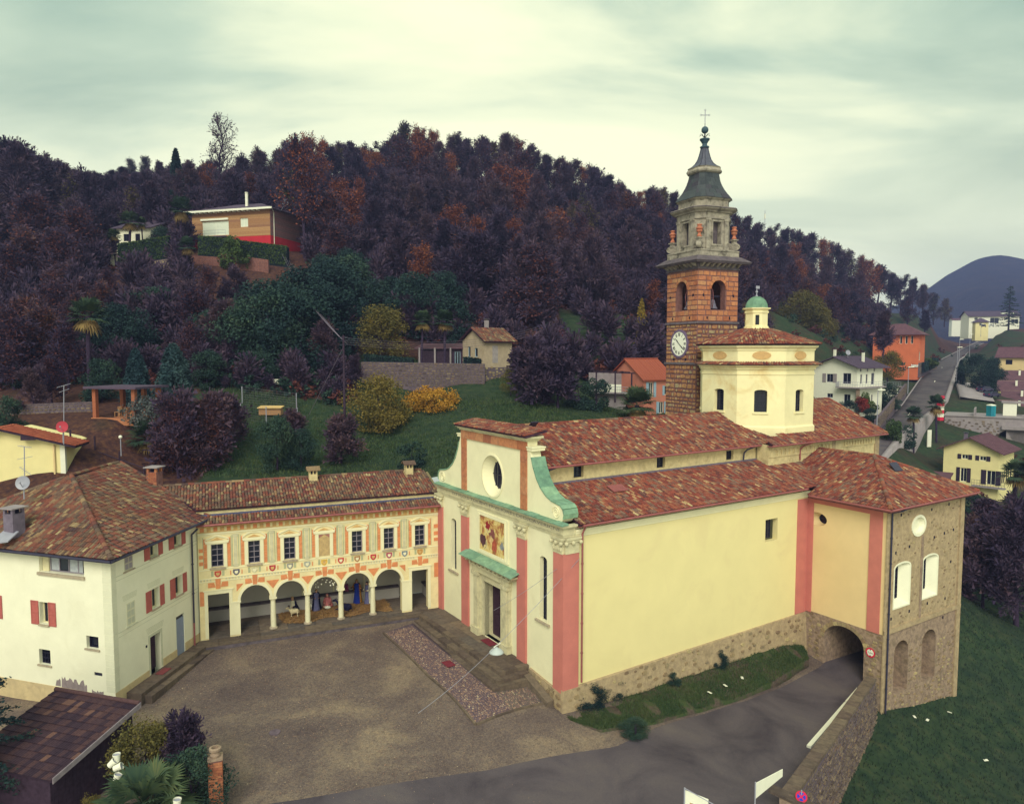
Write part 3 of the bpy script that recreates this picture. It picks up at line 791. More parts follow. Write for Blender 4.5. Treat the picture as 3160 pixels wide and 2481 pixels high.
mb.panel(wfr,[(-6.1,-6.6),(-4.75,-6.6)]+archR+[(-1.65,-6.6),(2.6,-6.6),(2.6,0.62),(-6.1,0.62)])
n_=len(archR)
for k in range(n_-1):
 p,q=archR[k],archR[k+1]
 mb.face([wfr(p[0],p[1],0),wfr(q[0],q[1],0),wfr(q[0]+0.0,q[1],8.5),wfr(p[0],p[1],8.5)])
mb.face([wfr(-4.8,-4.5,8.5),wfr(-1.6,-4.5,8.5),wfr(-1.6,0.4,8.5),wfr(-4.8,0.4,8.5)])  # added end wall, shuts the passage so the road arch stays dark
wbase=mb.build('wing_base',M['rubble_low'],church)
scatter_stones(wbase,lambda u,w,d:wfr(u,w,d),(-6.0,-0.2,-3.4,0.5),60,0.2,0.45,M['rubble_stone'],8,0.035,ok=lambda u,w:not(-4.95<u<-1.45 and w<0.42))
vs=MB()
for k in range(15):
 t0,t1=math.pi*k/15+0.01,math.pi*(k+1)/15-0.01
 lp=[(-3.2+1.56*math.cos(t0),-0.95+1.23*math.sin(t0)),(-3.2+1.86*math.cos(t0),-0.95+1.5*math.sin(t0)),(-3.2+1.86*math.cos(t1),-0.95+1.5*math.sin(t1)),(-3.2+1.56*math.cos(t1),-0.95+1.23*math.sin(t1))]
 v_=MB();v_.prism([wfr(x,z,0.05)for x,z in lp],[wfr(x,z,-0.03)for x,z in lp]);v_.build('voussoir',M['rubble_stone'],wbase)
lp_=[arch(24.9,1.95,2.3,5.05,0.28,8),arch(28.6,1.95,2.3,5.1,0.28,8)]
lo_=[arch(25.15,1.8,-4.0,-1.0,0.75,10),arch(28.85,1.85,-4.0,-1.0,0.75,10)]
mb=MB();mb.panel(wrt,rect(22.8,33.0,0.75,9.15),lp_+[oval(26.8,7.75,0.85,0.68,20)],depth=0.42);wu=mb.build('wing_side_wall',M['rubble'],church)
mb=MB();mb.panel(wrt,rect(22.8,33.0,-7.6,0.75),lo_,depth=1.2)
for h in lo_:mb.face([wrt(p[0],p[1],1.2)for p in h])
wlo=mb.build('wing_side_base',M['rubble_low'],church)
mb=MB();mb.box(F,22.72,33.06,-6.22,-6.1,0.62,0.95);mb.build('string_course',M['rubble'],church)
mb=MB();mb.face([F(33.0,-6.1,-7.6),F(33.0,2.8,-7.6),F(33.0,2.8,9.3),F(33.0,-6.1,9.3)]);mb.build('wing_back_wall',M['rubble'],church)
for(a,ww)in((24.9,1.95),(28.6,1.95)):
 hole=arch(a,ww,2.3,5.05,0.28,8)
 sp=MB()
 small=arch(a-0.32,0.95,2.75,4.95,0.2,8)
 for k in range(len(hole)):
  k2=(k+1)%len(hole);sp.face([wrt(*hole[k],-0.012),wrt(*hole[k2],-0.012),wrt(*small[k2],0.55),wrt(*small[k],0.55)])
 outer=arch(a,ww+0.22,2.2,5.06,0.4,8)
 for k in range(len(hole)):
  k2=(k+1)%len(hole);sp.prism([wrt(*hole[k],0.02),wrt(*hole[k2],0.02),wrt(*outer[k2],0.02),wrt(*outer[k],0.02)],[wrt(*hole[k],-0.03),wrt(*hole[k2],-0.03),wrt(*outer[k2],-0.03),wrt(*outer[k],-0.03)])
 sp.build('window_surround',M['white_house'],church)
 window(church,wrt,small,0.55,4,8,M['iron'],0.035,frame_w=0.03,grid_out=0.12)
sp=MB();o1,o2,o3=oval(26.8,7.75,0.95,0.78,24),oval(26.8,7.75,0.76,0.60,24),oval(26.72,7.72,0.70,0.55,24)
for k in range(24):
 k2=(k+1)%24
 sp.prism([wrt(*o1[k],0.02),wrt(*o1[k2],0.02),wrt(*o2[k2],0.02),wrt(*o2[k],0.02)],[wrt(*o1[k],-0.05),wrt(*o1[k2],-0.05),wrt(*o2[k2],-0.05),wrt(*o2[k],-0.05)])
 sp.face([wrt(*o2[k],0),wrt(*o2[k2],0),wrt(*o3[k2],0.25),wrt(*o3[k],0.25)])
sp.face([wrt(*p,0.25)for p in o3]);sp.build('round_niche',M['white_house'],church)
for a0,a1 in((22.72,23.25),(32.5,33.06)):
 pm=MB();pm.box(F,a0,a1,-6.2,-6.1,-7.0 if a0>30 else-5.2,9.1);pm.build('corner_strip',M['rubble'],church)
pm=MB();pm.box(F,27.25,27.55,-6.13,-6.1,0.95,7.0);pm.build('wall_groove_strip',M['rubble_low'],church)
def okw(u,w):
 for a in(24.9,28.6):
  if abs(u-a)<1.3 and 1.9<w<5.6:return False
 return not(abs(u-26.8)<1.15 and abs(w-7.75)<1.0)
scatter_stones(wu,wrt,(23.3,32.4,1.05,9.0),120,0.14,0.34,M['rubble_stone'],9,0.03,ok=okw)
scatter_stones(wlo,wrt,(22.9,32.9,-7.0,-1.0),230,0.2,0.5,M['rubble_stone'],10,0.05,ok=lambda u,w:all(abs(u-c)>1.1 for c in(25.15,28.85))or w<-4.1,flat=0.7)
hl=MB()
for u,w in((23.9,6.1),(25.6,6.3),(28.9,6.5),(30.3,6.6),(31.6,6.7),(24.4,8.7),(28.4,8.6),(30.8,8.7),(23.6,1.5),(25.9,1.6),(28.3,1.7),(30.8,1.6),(30.6,0.2),(31.4,4.3)):
 hl.box(F,u,u+0.16,-6.115,-6.1,w,w+0.2)
hl.build('putlog_holes',M['black_print'],church)
TC=M['tile_church']
nz_=lambda b:14.95+(12.85-14.95)*(8.0-b)/4.6
nave_roof=tiled_roof(church,'nave_roof',[F(0.9,3.4,12.85),F(22.6,3.4,12.85),F(24.2,3.9,nz_(3.9)),F(22.4,5.6,nz_(5.6)),F(22.4,8.0,14.95),F(0.9,8.0,14.95)],TC,70,seed=2)
mb=MB();mb.prism([F(0.9,8.0,14.85),F(26,8.0,14.85),F(26,12.6,12.75),F(0.9,12.6,12.75)],[F(0.9,8.0,14.95),F(26,8.0,14.95),F(26,12.6,12.85),F(0.9,12.6,12.85)])
mb.prism([F(0.5,12.1,11.5),F(30,12.1,11.5),F(30,16.4,10),F(0.5,16.4,10)],[F(0.5,12.1,11.6),F(30,12.1,11.6),F(30,16.4,10.1),F(0.5,16.4,10.1)])
mb.build('far_roof_slope',M['under_tile'],church)
mb=MB();mb.face([F(0.8,12.1,0),F(36,12.1,0),F(36,12.1,12.8),F(0.8,12.1,12.8)]);mb.face([F(0.0,16.0,-1),F(30,16.0,-1),F(30,16.0,10),F(0,16.0,10)]);mb.face([F(0.8,3.9,10.2),F(0.8,12.1,10.2),F(0.8,12.1,12.85),F(0.8,8,14.85),F(0.8,3.9,12.9)]);mb.build('far_wall',M['clerestory'],church)
aisle_roof=tiled_roof(church,'aisle_roof',[F(0.78,-0.5,10.05),F(23.16,-0.5,10.05),F(25.84,2.78,11.21),F(21.72,2.78,11.21),F(21.72,3.88,11.6),F(0.78,3.88,11.6)],TC,120,seed=3)
wz=lambda a:9.55+0.432*(a-22.0)
tiled_roof(church,'wing_roof',[F(22.0,-6.75,wz(22.0)),F(22.0,-0.52,wz(22.0)),F(23.1,-0.52,wz(23.1)),F(25.8,2.78,wz(25.8)),F(27.9,2.78,wz(27.9)),F(27.9,-2.0,wz(27.9))],TC,60,seed=4)
wr=lambda b:9.55+(b+6.75)*(wz(27.9)-9.55)/4.75
tiled_roof(church,'wing_end_roof',[F(22.0,-6.75,9.55),F(33.8,-6.75,9.55),F(27.9,-2.0,wz(27.9))],TC,34,seed=5)
tiled_roof(church,'wing_far_roof',[F(27.9,-2.0,wz(27.9)),F(33.8,-6.75,9.55),F(33.8,2.78,9.55),F(27.9,2.78,wz(27.9))],TC,0,seed=6,tiles=False)
ridge_caps(church,'hip_caps',F(22.0,-6.75,9.62),F(27.9,-2.0,12.17),TC,0.14,seed=1)
ridge_caps(church,'ridge_caps',F(27.9,-2.0,12.17),F(27.9,2.78,12.17),TC,0.13,seed=2)
ridge_caps(church,'hip_caps',F(33.8,-6.75,9.62),F(27.9,-2.0,12.17),TC,0.14,seed=3)
ridge_caps(church,'ridge_caps',F(0.9,8.0,15.0),F(22.0,8.0,15.0),TC,0.13,seed=4)
trz=lambda b:12.9+(15.6-12.9)*(b-2.3)/5.7
tiled_roof(church,'transept_roof',[F(21.6,2.3,trz(2.3)),F(37.1,2.3,trz(2.3)),F(37.1,8.0,trz(8.0)),F(30.0,8.0,trz(8.0)),F(28.0,3.75,trz(3.75)),F(24.6,3.75,trz(3.75)),F(22.2,2.95,trz(2.95)),F(21.6,2.8,trz(2.8))],TC,0,seed=7)
mb=MB();mb.prism([F(28,8,15.5),F(37.1,8,15.5),F(37.1,13.7,12.8),F(28,13.7,12.8)],[F(28,8,15.6),F(37.1,8,15.6),F(37.1,13.7,12.9),F(28,13.7,12.9)]);mb.build('far_roof_slope',M['under_tile'],church)
ridge_caps(church,'ridge_caps',F(30.5,8.0,15.64),F(37.1,8.0,15.64),TC,0.13,seed=6)
ridge_caps(church,'verge_caps',F(37.05,2.3,12.95),F(37.05,8.0,15.64),TC,0.11,seed=7)
em=MB();em.box(F,0.8,22.0,-0.46,-0.14,9.86,9.93);em.box(F,22.02,33.7,-6.7,-6.1,9.30,9.42);em.box(F,22.04,22.8,-6.1,-0.5,9.30,9.42);em.box(F,1.0,21.6,3.45,3.9,12.70,12.78);em.box(F,21.52,37.0,2.34,2.8,12.74,12.82)
em.build('eave_boards',plain('eave_timber',(0.20,0.085,0.055),0.85,0.2,4),church)
gutter(church,[F(0.95,-0.60,9.98),F(21.9,-0.60,9.98)],M['copper_pipe'])
gutter(church,[F(21.9,-0.7,9.50),F(21.9,-6.85,9.50),F(33.8,-6.85,9.50)],M['copper_pipe'])
gutter(church,[F(0.95,3.32,12.80),F(21.5,3.32,12.80)],M['copper_pipe'])
gutter(church,[F(21.45,2.22,12.84),F(37.1,2.22,12.84)],M['copper_pipe'])
downpipe(church,[F(1.15,-0.60,9.98),F(1.15,-0.28,9.45),F(1.15,-0.28,0.5)],M['copper_pipe'])
downpipe(church,[F(24.2,-6.85,9.48),F(23.4,-6.75,9.3),F(23.05,-6.3,9.15),F(23.05,-6.3,-4.9)],M['dark_metal'])
downpipe(church,[F(1.9,3.32,12.78),F(1.2,3.4,12.6),F(1.1,3.7,12.3),F(1.1,3.75,11.8)],M['dark_metal'])
downpipe(church,[F(20.9,3.32,12.78),F(20.1,3.5,12.55),F(20.0,3.7,12.3),F(20.0,3.75,11.75)],M['dark_metal'])
downpipe(church,[F(26.4,2.22,12.8),F(25.6,2.5,12.55),F(25.5,2.7,12.3),F(25.5,2.7,11.4)],M['copper_pipe'])
DC=F(26.4,8.0,0);DR=4.45
k8=math.tan(math.radians(22.5))
def octp(r,z,k):
 ang=math.radians(22.5+45*k);R_=r/math.cos(math.radians(22.5))
 return F(26.4+R_*math.cos(ang),8.0+R_*math.sin(ang),z)
def oct_ring(mb,prof):
 for(r0,z0),(r1,z1)in zip(prof[:-1],prof[1:]):
  for k in range(8):mb.face([octp(r0,z0,k),octp(r0,z0,k+1),octp(r1,z1,k+1),octp(r1,z1,k)])
mb=MB()
oct_ring(mb,[(DR+0.12,12.5),(DR+0.12,13.95),(DR,14.1)])
for k in range(8):
 P0,P1=octp(DR,0,k),octp(DR,0,k+1);e=P1-P0;L=e.length;e.normalize();nrm=Vector((e.y,-e.x,0))
 if(P0-DC).dot(nrm)<0:nrm=-nrm
 fn=lambda u,w,d,P0=P0,e=e,nrm=nrm:P0+e*u+Vector((0,0,w))-nrm*d
 hole=arch(L/2,1.0,15.2,16.85,0.15,6)
 mb.panel(fn,rect(0,L,14.1,18.2),[hole],depth=0.4)
mb.build('drum_wall',M['drum'],church)
for k in range(8):
 P0,P1=octp(DR,0,k),octp(DR,0,k+1);e=P1-P0;L=e.length;e.normalize();nrm=Vector((e.y,-e.x,0))
 if(P0-DC).dot(nrm)<0:nrm=-nrm
 if nrm.y>0.5:continue
 fn=lambda u,w,d,P0=P0,e=e,nrm=nrm:P0+e*u+Vector((0,0,w))-nrm*d
 wo=window(church,fn,arch(L/2,1.0,15.2,16.85,0.15,6),0.39,3,4,M['iron'],0.035,frame_w=0.03)
 sm=MB();sm.prism([fn(L/2-0.62,15.05,0),fn(L/2+0.62,15.05,0),fn(L/2+0.62,15.05,-0.1),fn(L/2-0.62,15.05,-0.1)],[fn(L/2-0.62,15.19,0),fn(L/2+0.62,15.19,0),fn(L/2+0.62,15.19,-0.1),fn(L/2-0.62,15.19,-0.1)]);sm.build('sill',M['drum'],wo)
 ov=MB();ov.prism([fn(x,z,0.02)for x,z in oval(L/2,19.75,0.72 if L>3 else 0.6,0.33,18)],[fn(x,z,-0.03)for x,z in oval(L/2,19.75,0.72,0.33,18)]);ov.build('oval_medallion',plain('sand_medallion',(0.56,0.36,0.15),0.9,0.1,4),church)
mb=MB()
oct_ring(mb,[(DR,18.2),(DR+0.06,18.2),(DR+0.06,18.32),(DR,18.34),(DR,18.62),(DR+0.12,18.62),(DR+0.14,18.78),(DR+0.30,18.86),(DR+0.32,18.96),(DR-0.05,18.97)])
oct_ring(mb,[(DR-0.02,19.0),(DR-0.02,20.15),(DR+0.05,20.15),(DR+0.07,20.28),(DR+0.26,20.42),(DR+0.28,20.55),(DR-0.1,20.56)])
mb.build('drum_cornice',M['drum'],church)
for k in range(8):
 A,B=octp(DR+0.52,18.99,k),octp(DR+0.52,18.99,k+1);A2,B2=octp(DR-0.04,19.18,k),octp(DR-0.04,19.18,k+1)
 mid=(A+B)/2-DC
 vis=mid.y<2.5
 tiled_roof(church,'belt_roof',[A,B,B2,A2],TC,0,seed=20+k,thick=0.03,l=0.33,tiles=vis)
 A,B=octp(DR+0.45,20.66,k),octp(DR+0.45,20.66,k+1);A2,B2=octp(0.95,21.98,k),octp(0.95,21.98,k+1)
 tiled_roof(church,'drum_roof',[A,B,B2,A2],TC,0,seed=30+k,thick=0.06,tiles=vis)
 if vis:ridge_caps(church,'hip_caps',A+Vector((0,0,0.03)),A2+Vector((0,0,0.03)),TC,0.11,seed=40+k)
mb=MB()
def lp(r,z,k):ang=math.radians(22.5+45*k);return F(26.4+r*math.cos(ang),8.0+r*math.sin(ang),z)
def lring(prof):
 for(r0,z0),(r1,z1)in zip(prof[:-1],prof[1:]):
  for k in range(8):mb.face([lp(r0,z0,k),lp(r0,z0,k+1),lp(r1,z1,k+1),lp(r1,z1,k)])
lring([(1.25,21.8),(1.25,22.02),(1.05,22.06),(1.05,22.2),(0.96,22.22)])
for k in range(8):
 P0,P1=lp(0.96,0,k),lp(0.96,0,k+1);e=P1-P0;L=e.length;e.normalize();nrm=Vector((e.y,-e.x,0))
 if(P0-DC).dot(nrm)<0:nrm=-nrm
 fn=lambda u,w,d,P0=P0,e=e,nrm=nrm:P0+e*u+Vector((0,0,w))-nrm*d
 mb.panel(fn,rect(0,L,22.22,23.3),[rect(L/2-0.16,L/2+0.16,22.32,23.16)]if k%2==0 else(),depth=0.2 if k%2==0 else 0)
lring([(0.96,23.3),(1.04,23.32),(1.06,23.46),(0.98,23.5),(1.0,23.58),(1.2,23.66),(1.22,23.76),(0.9,23.78)])
lan=mb.build('lantern',M['drum'],church)
gp=MB();gp.lathe(F(26.4,8,0),[(0.72,22.25),(0.72,23.25)],8);gp.build('pane',M['glass'],lan)
dm=MB()
for k in range(8):
 t0,t1=math.radians(22.5+45*k),math.radians(67.5+45*k)
 for j in range(5):
  p0,p1=j/5*math.pi/2,(j+1)/5*math.pi/2
  g_=lambda t,p:F(26.4+0.97*math.cos(p)*math.cos(t),8+0.97*math.cos(p)*math.sin(t),23.78+1.0*math.sin(p))
  d_=[g_(t0,p0),g_(t1,p0),g_(t1,p1),g_(t0,p1)]
  dm.face(d_ if j<4 else d_[:3])
dome=dm.build('dome',M['copper'],lan)
fm=MB();fm.lathe(F(26.4,8,24.72),[(0.10,0),(0.13,0.08),(0.05,0.16),(0.03,0.7)],8);fm.ball(F(26.4,8,25.15),0.11,n=8,m=6);fm.box(F,26.3,26.75,7.98,8.02,25.42,25.66);fm.build('weather_vane',M['grey_metal'],lan)
# bell tower
TW=4.64
T=Frame((16.9,66.0),math.radians(66.27))
tower=thing('bell_tower','tall square bell tower of reddish granite with a white clock face and grey stone belfry','bell tower',T(0,0,3))
tl=lambda u,w,d:T(d,u,w)
tr=lambda u,w,d:T(u,d,w)
bw=arch(2.34,1.66,23.92,25.78,0.83,12)
mb=MB()
for fn in(tl,tr):mb.panel(fn,rect(0,TW,2.0,28.0),[bw],depth=0.7)
mb.face([T(0,TW,2),T(TW,TW,2),T(TW,TW,28),T(0,TW,28)]);mb.face([T(TW,0,2),T(TW,TW,2),T(TW,TW,28),T(TW,0,28)])
mb.face([T(0,0,23.9),T(TW,0,23.9),T(TW,TW,23.9),T(0,TW,23.9)])
mb.build('tower_shaft',M['mortar'],tower)
cells=[]
rg=random.Random(3)
def course(face,z,h,rub):
 u=0.0
 while u<TW-0.05:
  w=rg.uniform(0.42,1.0)if not rub else rg.uniform(0.25,0.85)
  if TW-(u+w)<0.3:w=TW-u
  cells.append((face,u,min(TW,u+w),z,z+h,rub));u+=w
for face in(0,1):
 z=8.5
 while z<22.6:
  h=rg.uniform(0.28,0.52);h=min(h,22.62-z)
  if h<0.12:break
  if not(18.85<z+h/2<19.05):course(face,z,h,True)
  z+=h
 z=22.86
 hs=[0.52,0.50,0.42,0.46,0.44,0.48,0.40,0.46,0.46,0.44]
 for h in hs:
  course(face,z,h,False);z+=h
def in_clock(u,z):return(u-2.53)**2+(z-20.8)**2<1.32**2
def stone_poly(u0,u1,z0,z1,rub):
 g=0.022 if not rub else 0.035
 u0+=g;u1-=g;z0+=g;z1-=g
 j=(lambda:rg.uniform(0,0.025))if not rub else(lambda:rg.uniform(0,0.08))
 c=0.05 if not rub else min(u1-u0,z1-z0)*0.26
 return[(u0+c,z0+j()),(u1-c,z0+j()),(u1-j(),z0+c),(u1-j(),z1-c),(u1-c,z1-j()),(u0+c,z1-j()),(u0+j(),z1-c),(u0+j(),z0+c)]
stones=[]
for(fc,u0,u1,z0,z1,rub)in cells:
 um,zm=(u0+u1)/2,(z0+z1)/2
 if fc==0 and in_clock(um,zm):continue
 if 23.9<zm<26.75 and not rub:
  lim=0.9 if zm<25.8 else math.sqrt(max(0.0,0.93**2-max(0,(zm-25.78))**2))
  lo,hi=2.34-lim,2.34+lim
  if u0>=lo and u1<=hi:continue
  if u0<lo<u1:u1=lo
  elif u0<hi<u1:u0=hi
  if u1-u0<0.12:continue
 stones.append((fc,u0,u1,z0,z1,rub))
stones.sort(key=lambda s:-(s[2]-s[1])*(s[4]-s[3]))
rest={0:MB(),1:MB()}
for i,(fc,u0,u1,z0,z1,rub)in enumerate(stones):
 fn=tl if fc==0 else tr
 lp_=stone_poly(u0,u1,z0,z1,rub);cu,cz=(u0+u1)/2,(z0+z1)/2
 pr=rg.uniform(0.035,0.075)if rub else rg.uniform(0.03,0.05)
 tg=MB()if i<300 else rest[int(rub)]
 tg.prism([fn(x,z,0.02)for x,z in lp_],[fn(cu+(x-cu)*0.93,cz+(z-cz)*0.9,-pr)for x,z in lp_])
 if i<300:tg.build('stone',M['tower_rubble']if rub else M['tower_stone'],tower)
for r_ in(0,1):
 if rest[r_].f:tag(rest[r_].build('small_stones',M['tower_rubble']if r_ else M['tower_stone'],tower),kind='stuff')
for fn in(tl,tr):
 for k in range(9):
  t0,t1=math.pi*k/9+0.015,math.pi*(k+1)/9-0.015
  q=[(2.34+r*math.cos(t),25.78+r*math.sin(t))for r,t in((0.84,t0),(1.1,t0),(1.1,t1),(0.84,t1))]
  v_=MB();v_.prism([fn(x,z,0.02)for x,z in q],[fn(x,z,-0.075)for x,z in q]);v_.build('voussoir',M['tower_stone'],tower)
sc_=MB()
for z,h,o in((22.64,0.18,0.14),(18.86,0.2,0.16)):
 sc_.prism([T(-o,-o,z),T(TW+o,-o,z),T(TW+o,TW+o,z),T(-o,TW+o,z)],[T(-o*0.7,-o*0.7,z+h),T(TW+o,-o*0.7,z+h),T(TW+o,TW+o,z+h),T(-o*0.7,TW+o,z+h)])
sc_.build('string_course',M['dark_stone'],tower)
hl=MB()
for u,w in((1.0,23.05),(3.6,23.05),(0.55,25.1),(4.0,25.1),(1.5,19.2),(3.3,19.2)):
 for fn in(tl,tr):hl.prism([fn(u,w,0.0),fn(u+0.14,w,0.0),fn(u+0.14,w+0.24,0.0),fn(u,w+0.24,0.0)],[fn(u,w,-0.062),fn(u+0.14,w,-0.062),fn(u+0.14,w+0.24,-0.062),fn(u,w+0.24,-0.062)])
hl.build('putlog_holes',M['black_print'],tower)
ck=MB();cx,cz=2.53,20.8
ring=lambda r,n=40:[(cx+r*math.cos(2*math.pi*k/n),cz+r*math.sin(2*math.pi*k/n))for k in range(n)]
R0,R1=ring(1.36),ring(1.14)
for k in range(40):
 k2=(k+1)%40;ck.prism([tl(*R0[k],0.05),tl(*R0[k2],0.05),tl(*R1[k2],0.05),tl(*R1[k],0.05)],[tl(*R0[k],-0.09),tl(*R0[k2],-0.09),tl(*R1[k2],-0.12),tl(*R1[k],-0.12)])
clock=ck.build('clock',plain('clock_rim',(0.16,0.12,0.14),0.8,0.15,4),tower)
fc_=MB();fc_.prism([tl(*p,0.0)for p in ring(1.15)],[tl(*p,-0.085)for p in ring(1.15)]);fc_.build('clock_face',plain('clock_white',(0.88,0.88,0.80),0.6,0.02,2),clock)
NUM=['XII','I','II','III','IIII','V','VI','VII','VIII','IX','X','XI']
nm_=MB()
def stroke(p,q,w):
 P=[Vector((p[0],p[1])),Vector((q[0],q[1]))];d=(P[1]-P[0]).normalized();n=Vector((-d.y,d.x))*(w/2)
 pts=[P[0]+n,P[0]-n,P[1]-n,P[1]+n]
 nm_.prism([tl(cx-a.x,cz+a.y,-0.084)for a in pts],[tl(cx-a.x,cz+a.y,-0.094)for a in pts])
for i,s in enumerate(NUM):
 th_=math.radians(90-30*i);er=Vector((math.cos(th_),math.sin(th_)));et=Vector((math.sin(th_),-math.cos(th_)))
 wds={'I':0.075,'V':0.15,'X':0.16};tot=sum(wds[c]for c in s);x=-tot/2;r0,r1=0.72,1.02
 for c in s:
  w=wds[c];m_=x+w/2
  if c=='I':stroke(er*r0+et*m_,er*r1+et*m_,0.045)
  elif c=='V':stroke(er*r1+et*(m_-0.06),er*r0+et*m_,0.05);stroke(er*r1+et*(m_+0.06),er*r0+et*m_,0.025)
  else:stroke(er*r1+et*(m_-0.06),er*r0+et*(m_+0.06),0.05);stroke(er*r1+et*(m_+0.06),er*r0+et*(m_-0.06),0.025)
  x+=w
nm_.build('numerals',M['black_print'],clock)
def hand(ang,L,w):
 th_=math.radians(90-ang);er=Vector((math.cos(th_),math.sin(th_)));et=Vector((math.sin(th_),-math.cos(th_)));h=MB()
 pts=[-er*0.2,et*w*0.5,er*L*0.55+et*w,er*L,er*L*0.55-et*w,-et*w*0.5]
 h.prism([tl(cx-a.x,cz+a.y,-0.10)for a in pts],[tl(cx-a.x,cz+a.y,-0.115)for a in pts]);h.build('hand',M['black_print'],clock)
hand(128,0.98,0.05);hand(312,0.80,0.05)
for fn,nmx in((tl,0),(tr,1)):
 c=fn(2.34,24.05,0.95);b_=MB();b_.lathe(c,[(0.60,0.0),(0.56,0.06),(0.44,0.25),(0.36,0.55),(0.30,0.80),(0.14,0.92),(0.08,1.05)],18)
 bell=b_.build('bell',plain('bell_bronze_%d'%nmx,(0.16,0.155,0.15),0.45,0.2,3,spec=0.5),tower,smooth=True)
 wv=MB();e=fn(1,0,0)-fn(0,0,0);pts=[]
 wc=fn(2.05,24.95,0.55);dd=fn(0,0,1)-fn(0,0,0)
 for k in range(25):t=2*math.pi*k/24;pts.append(wc+e*(0.28*math.cos(t))+dd*(0.55*math.cos(t))+Vector((0,0,0.92*math.sin(t))))
 wv.path(pts,0.04,5)
 for k in range(0,24,6):wv.bar(wc,pts[k],0.025)
 wv.build('wheel',plain('rusty_wheel_%d'%nmx,(0.17,0.07,0.05),0.7,0.2,3),bell)
 y=MB();y.bar(fn(1.5,25.2,0.95),fn(3.2,25.2,0.95),0.11,0.11,8);y.ball(fn(2.34,25.3,0.95),0.2,0.2,0.16,8,6);y.build('yoke',M['dark_metal'],bell)
cm=MB();g_=lambda o,z:[T(-o,-o,z),T(TW+o,-o,z),T(TW+o,TW+o,z),T(-o,TW+o,z)]
cm.prism(g_(0.10,27.58),g_(0.14,27.72));cm.prism(g_(0.04,27.72),g_(0.08,28.08));cm.prism(g_(0.70,28.1),g_(0.86,28.3));cm.prism(g_(0.86,28.3),g_(0.15,28.80))
corn=cm.build('cornice',M['dark_stone'],tower)
for fn in(tl,tr):
 for k in range(8):
  u=0.18+k*0.59;b_=MB()
  b_.prism([fn(u,27.75,0.02),fn(u+0.22,27.75,0.02),fn(u+0.22,27.85,-0.22),fn(u,27.85,-0.22)],[fn(u,28.1,0.02),fn(u+0.22,28.1,0.02),fn(u+0.22,28.1,-0.62),fn(u,28.1,-0.62)])
  b_.build('bracket',M['belfry_stone'],corn)
TC0=T(TW/2,TW/2,0)
def cham(h,c,z):
 q=[(-h,-h+c),(-h+c,-h),(h-c,-h),(h,-h+c),(h,h-c),(h-c,h),(-h+c,h),(-h,h-c)]
 return[T(TW/2+x,TW/2+y,z)for x,y in q]
def stack(mb,prof):
 rings=[cham(h,c,z)for h,c,z in prof]
 for A,B in zip(rings[:-1],rings[1:]):
  for k in range(8):k2=(k+1)%8;mb.face([A[k],A[k2],B[k2],B[k]])
pm=MB();stack(pm,[(2.36,0.16,28.7),(2.36,0.16,29.22),(2.44,0.16,29.26),(2.44,0.16,29.36),(2.28,0.5,29.42),(2.02,0.66,29.5)])
for s in(tl,tr):
 for u0,u1 in((0.0,1.15),(3.45,4.6)):pm.prism([s(u0,28.72,0.1),s(u1,28.72,0.1),s(u1,28.72,-0.09),s(u0,28.72,-0.09)],[s(u0,29.22,0.1),s(u1,29.22,0.1),s(u1,29.22,-0.09),s(u0,29.22,-0.09)])
ped=pm.build('belfry_base',M['belfry_stone'],tower)
H_,CH=1.98,0.66
bl=MB();P_=cham(H_,CH,0)
for k in range(8):
 k2=(k+1)%8;e=P_[k2]-P_[k];L=e.length;e.normalize();nrm=Vector((e.y,-e.x,0))
 if(P_[k]-TC0).dot(nrm)<0:nrm=-nrm
 fn=lambda u,w,d,P0=P_[k],e=e,nrm=nrm:P0+e*u+Vector((0,0,w))-nrm*d
 if L>1.5:bl.panel(fn,rect(0,L,29.45,32.25),[rect(L/2-0.48,L/2+0.48,29.95,32.0)],depth=0.5)
 else:bl.panel(fn,rect(0,L,29.45,32.25))
 if L>1.5 and nrm.y<0.5:
  for u0,u1 in((0.06,0.5),(L-0.5,L-0.06)):
   pl=MB();pl.prism([fn(u0,29.7,0.01),fn(u1,29.7,0.01),fn(u1,29.7,-0.11),fn(u0,29.7,-0.11)],[fn(u0,32.1,0.01),fn(u1,32.1,0.01),fn(u1,32.1,-0.11),fn(u0,32.1,-0.11)])
   for zz,hh in((29.45,0.25),(32.05,0.2)):pl.prism([fn(u0-0.05,zz,0.01),fn(u1+0.05,zz,0.01),fn(u1+0.05,zz,-0.16),fn(u0-0.05,zz,-0.16)],[fn(u0-0.05,zz+hh,0.01),fn(u1+0.05,zz+hh,0.01),fn(u1+0.05,zz+hh,-0.16),fn(u0-0.05,zz+hh,-0.16)])
   pl.build('pilaster',M['belfry_stone'],tower)
  fm=MB()
  for u0,u1,z0,z1 in((L/2-0.6,L/2-0.48,29.95,32.12),(L/2+0.48,L/2+0.6,29.95,32.12),(L/2-0.48,L/2+0.48,32.0,32.12),(L/2-0.66,L/2+0.66,29.8,29.95)):
   fm.prism([fn(u0,z0,0.01),fn(u1,z0,0.01),fn(u1,z0,-0.06),fn(u0,z0,-0.06)],[fn(u0,z1,0.01),fn(u1,z1,0.01),fn(u1,z1,-0.06),fn(u0,z1,-0.06)])
  fm.build('window_frame',M['belfry_stone'],tower)
bl.build('belfry_wall',M['belfry_stone'],tower)
cr_=MB();cr_.prism(cham(1.4,0.5,29.6),cham(1.4,0.5,32.2));cr_.build('belfry_core',M['dark_stone'],tower)
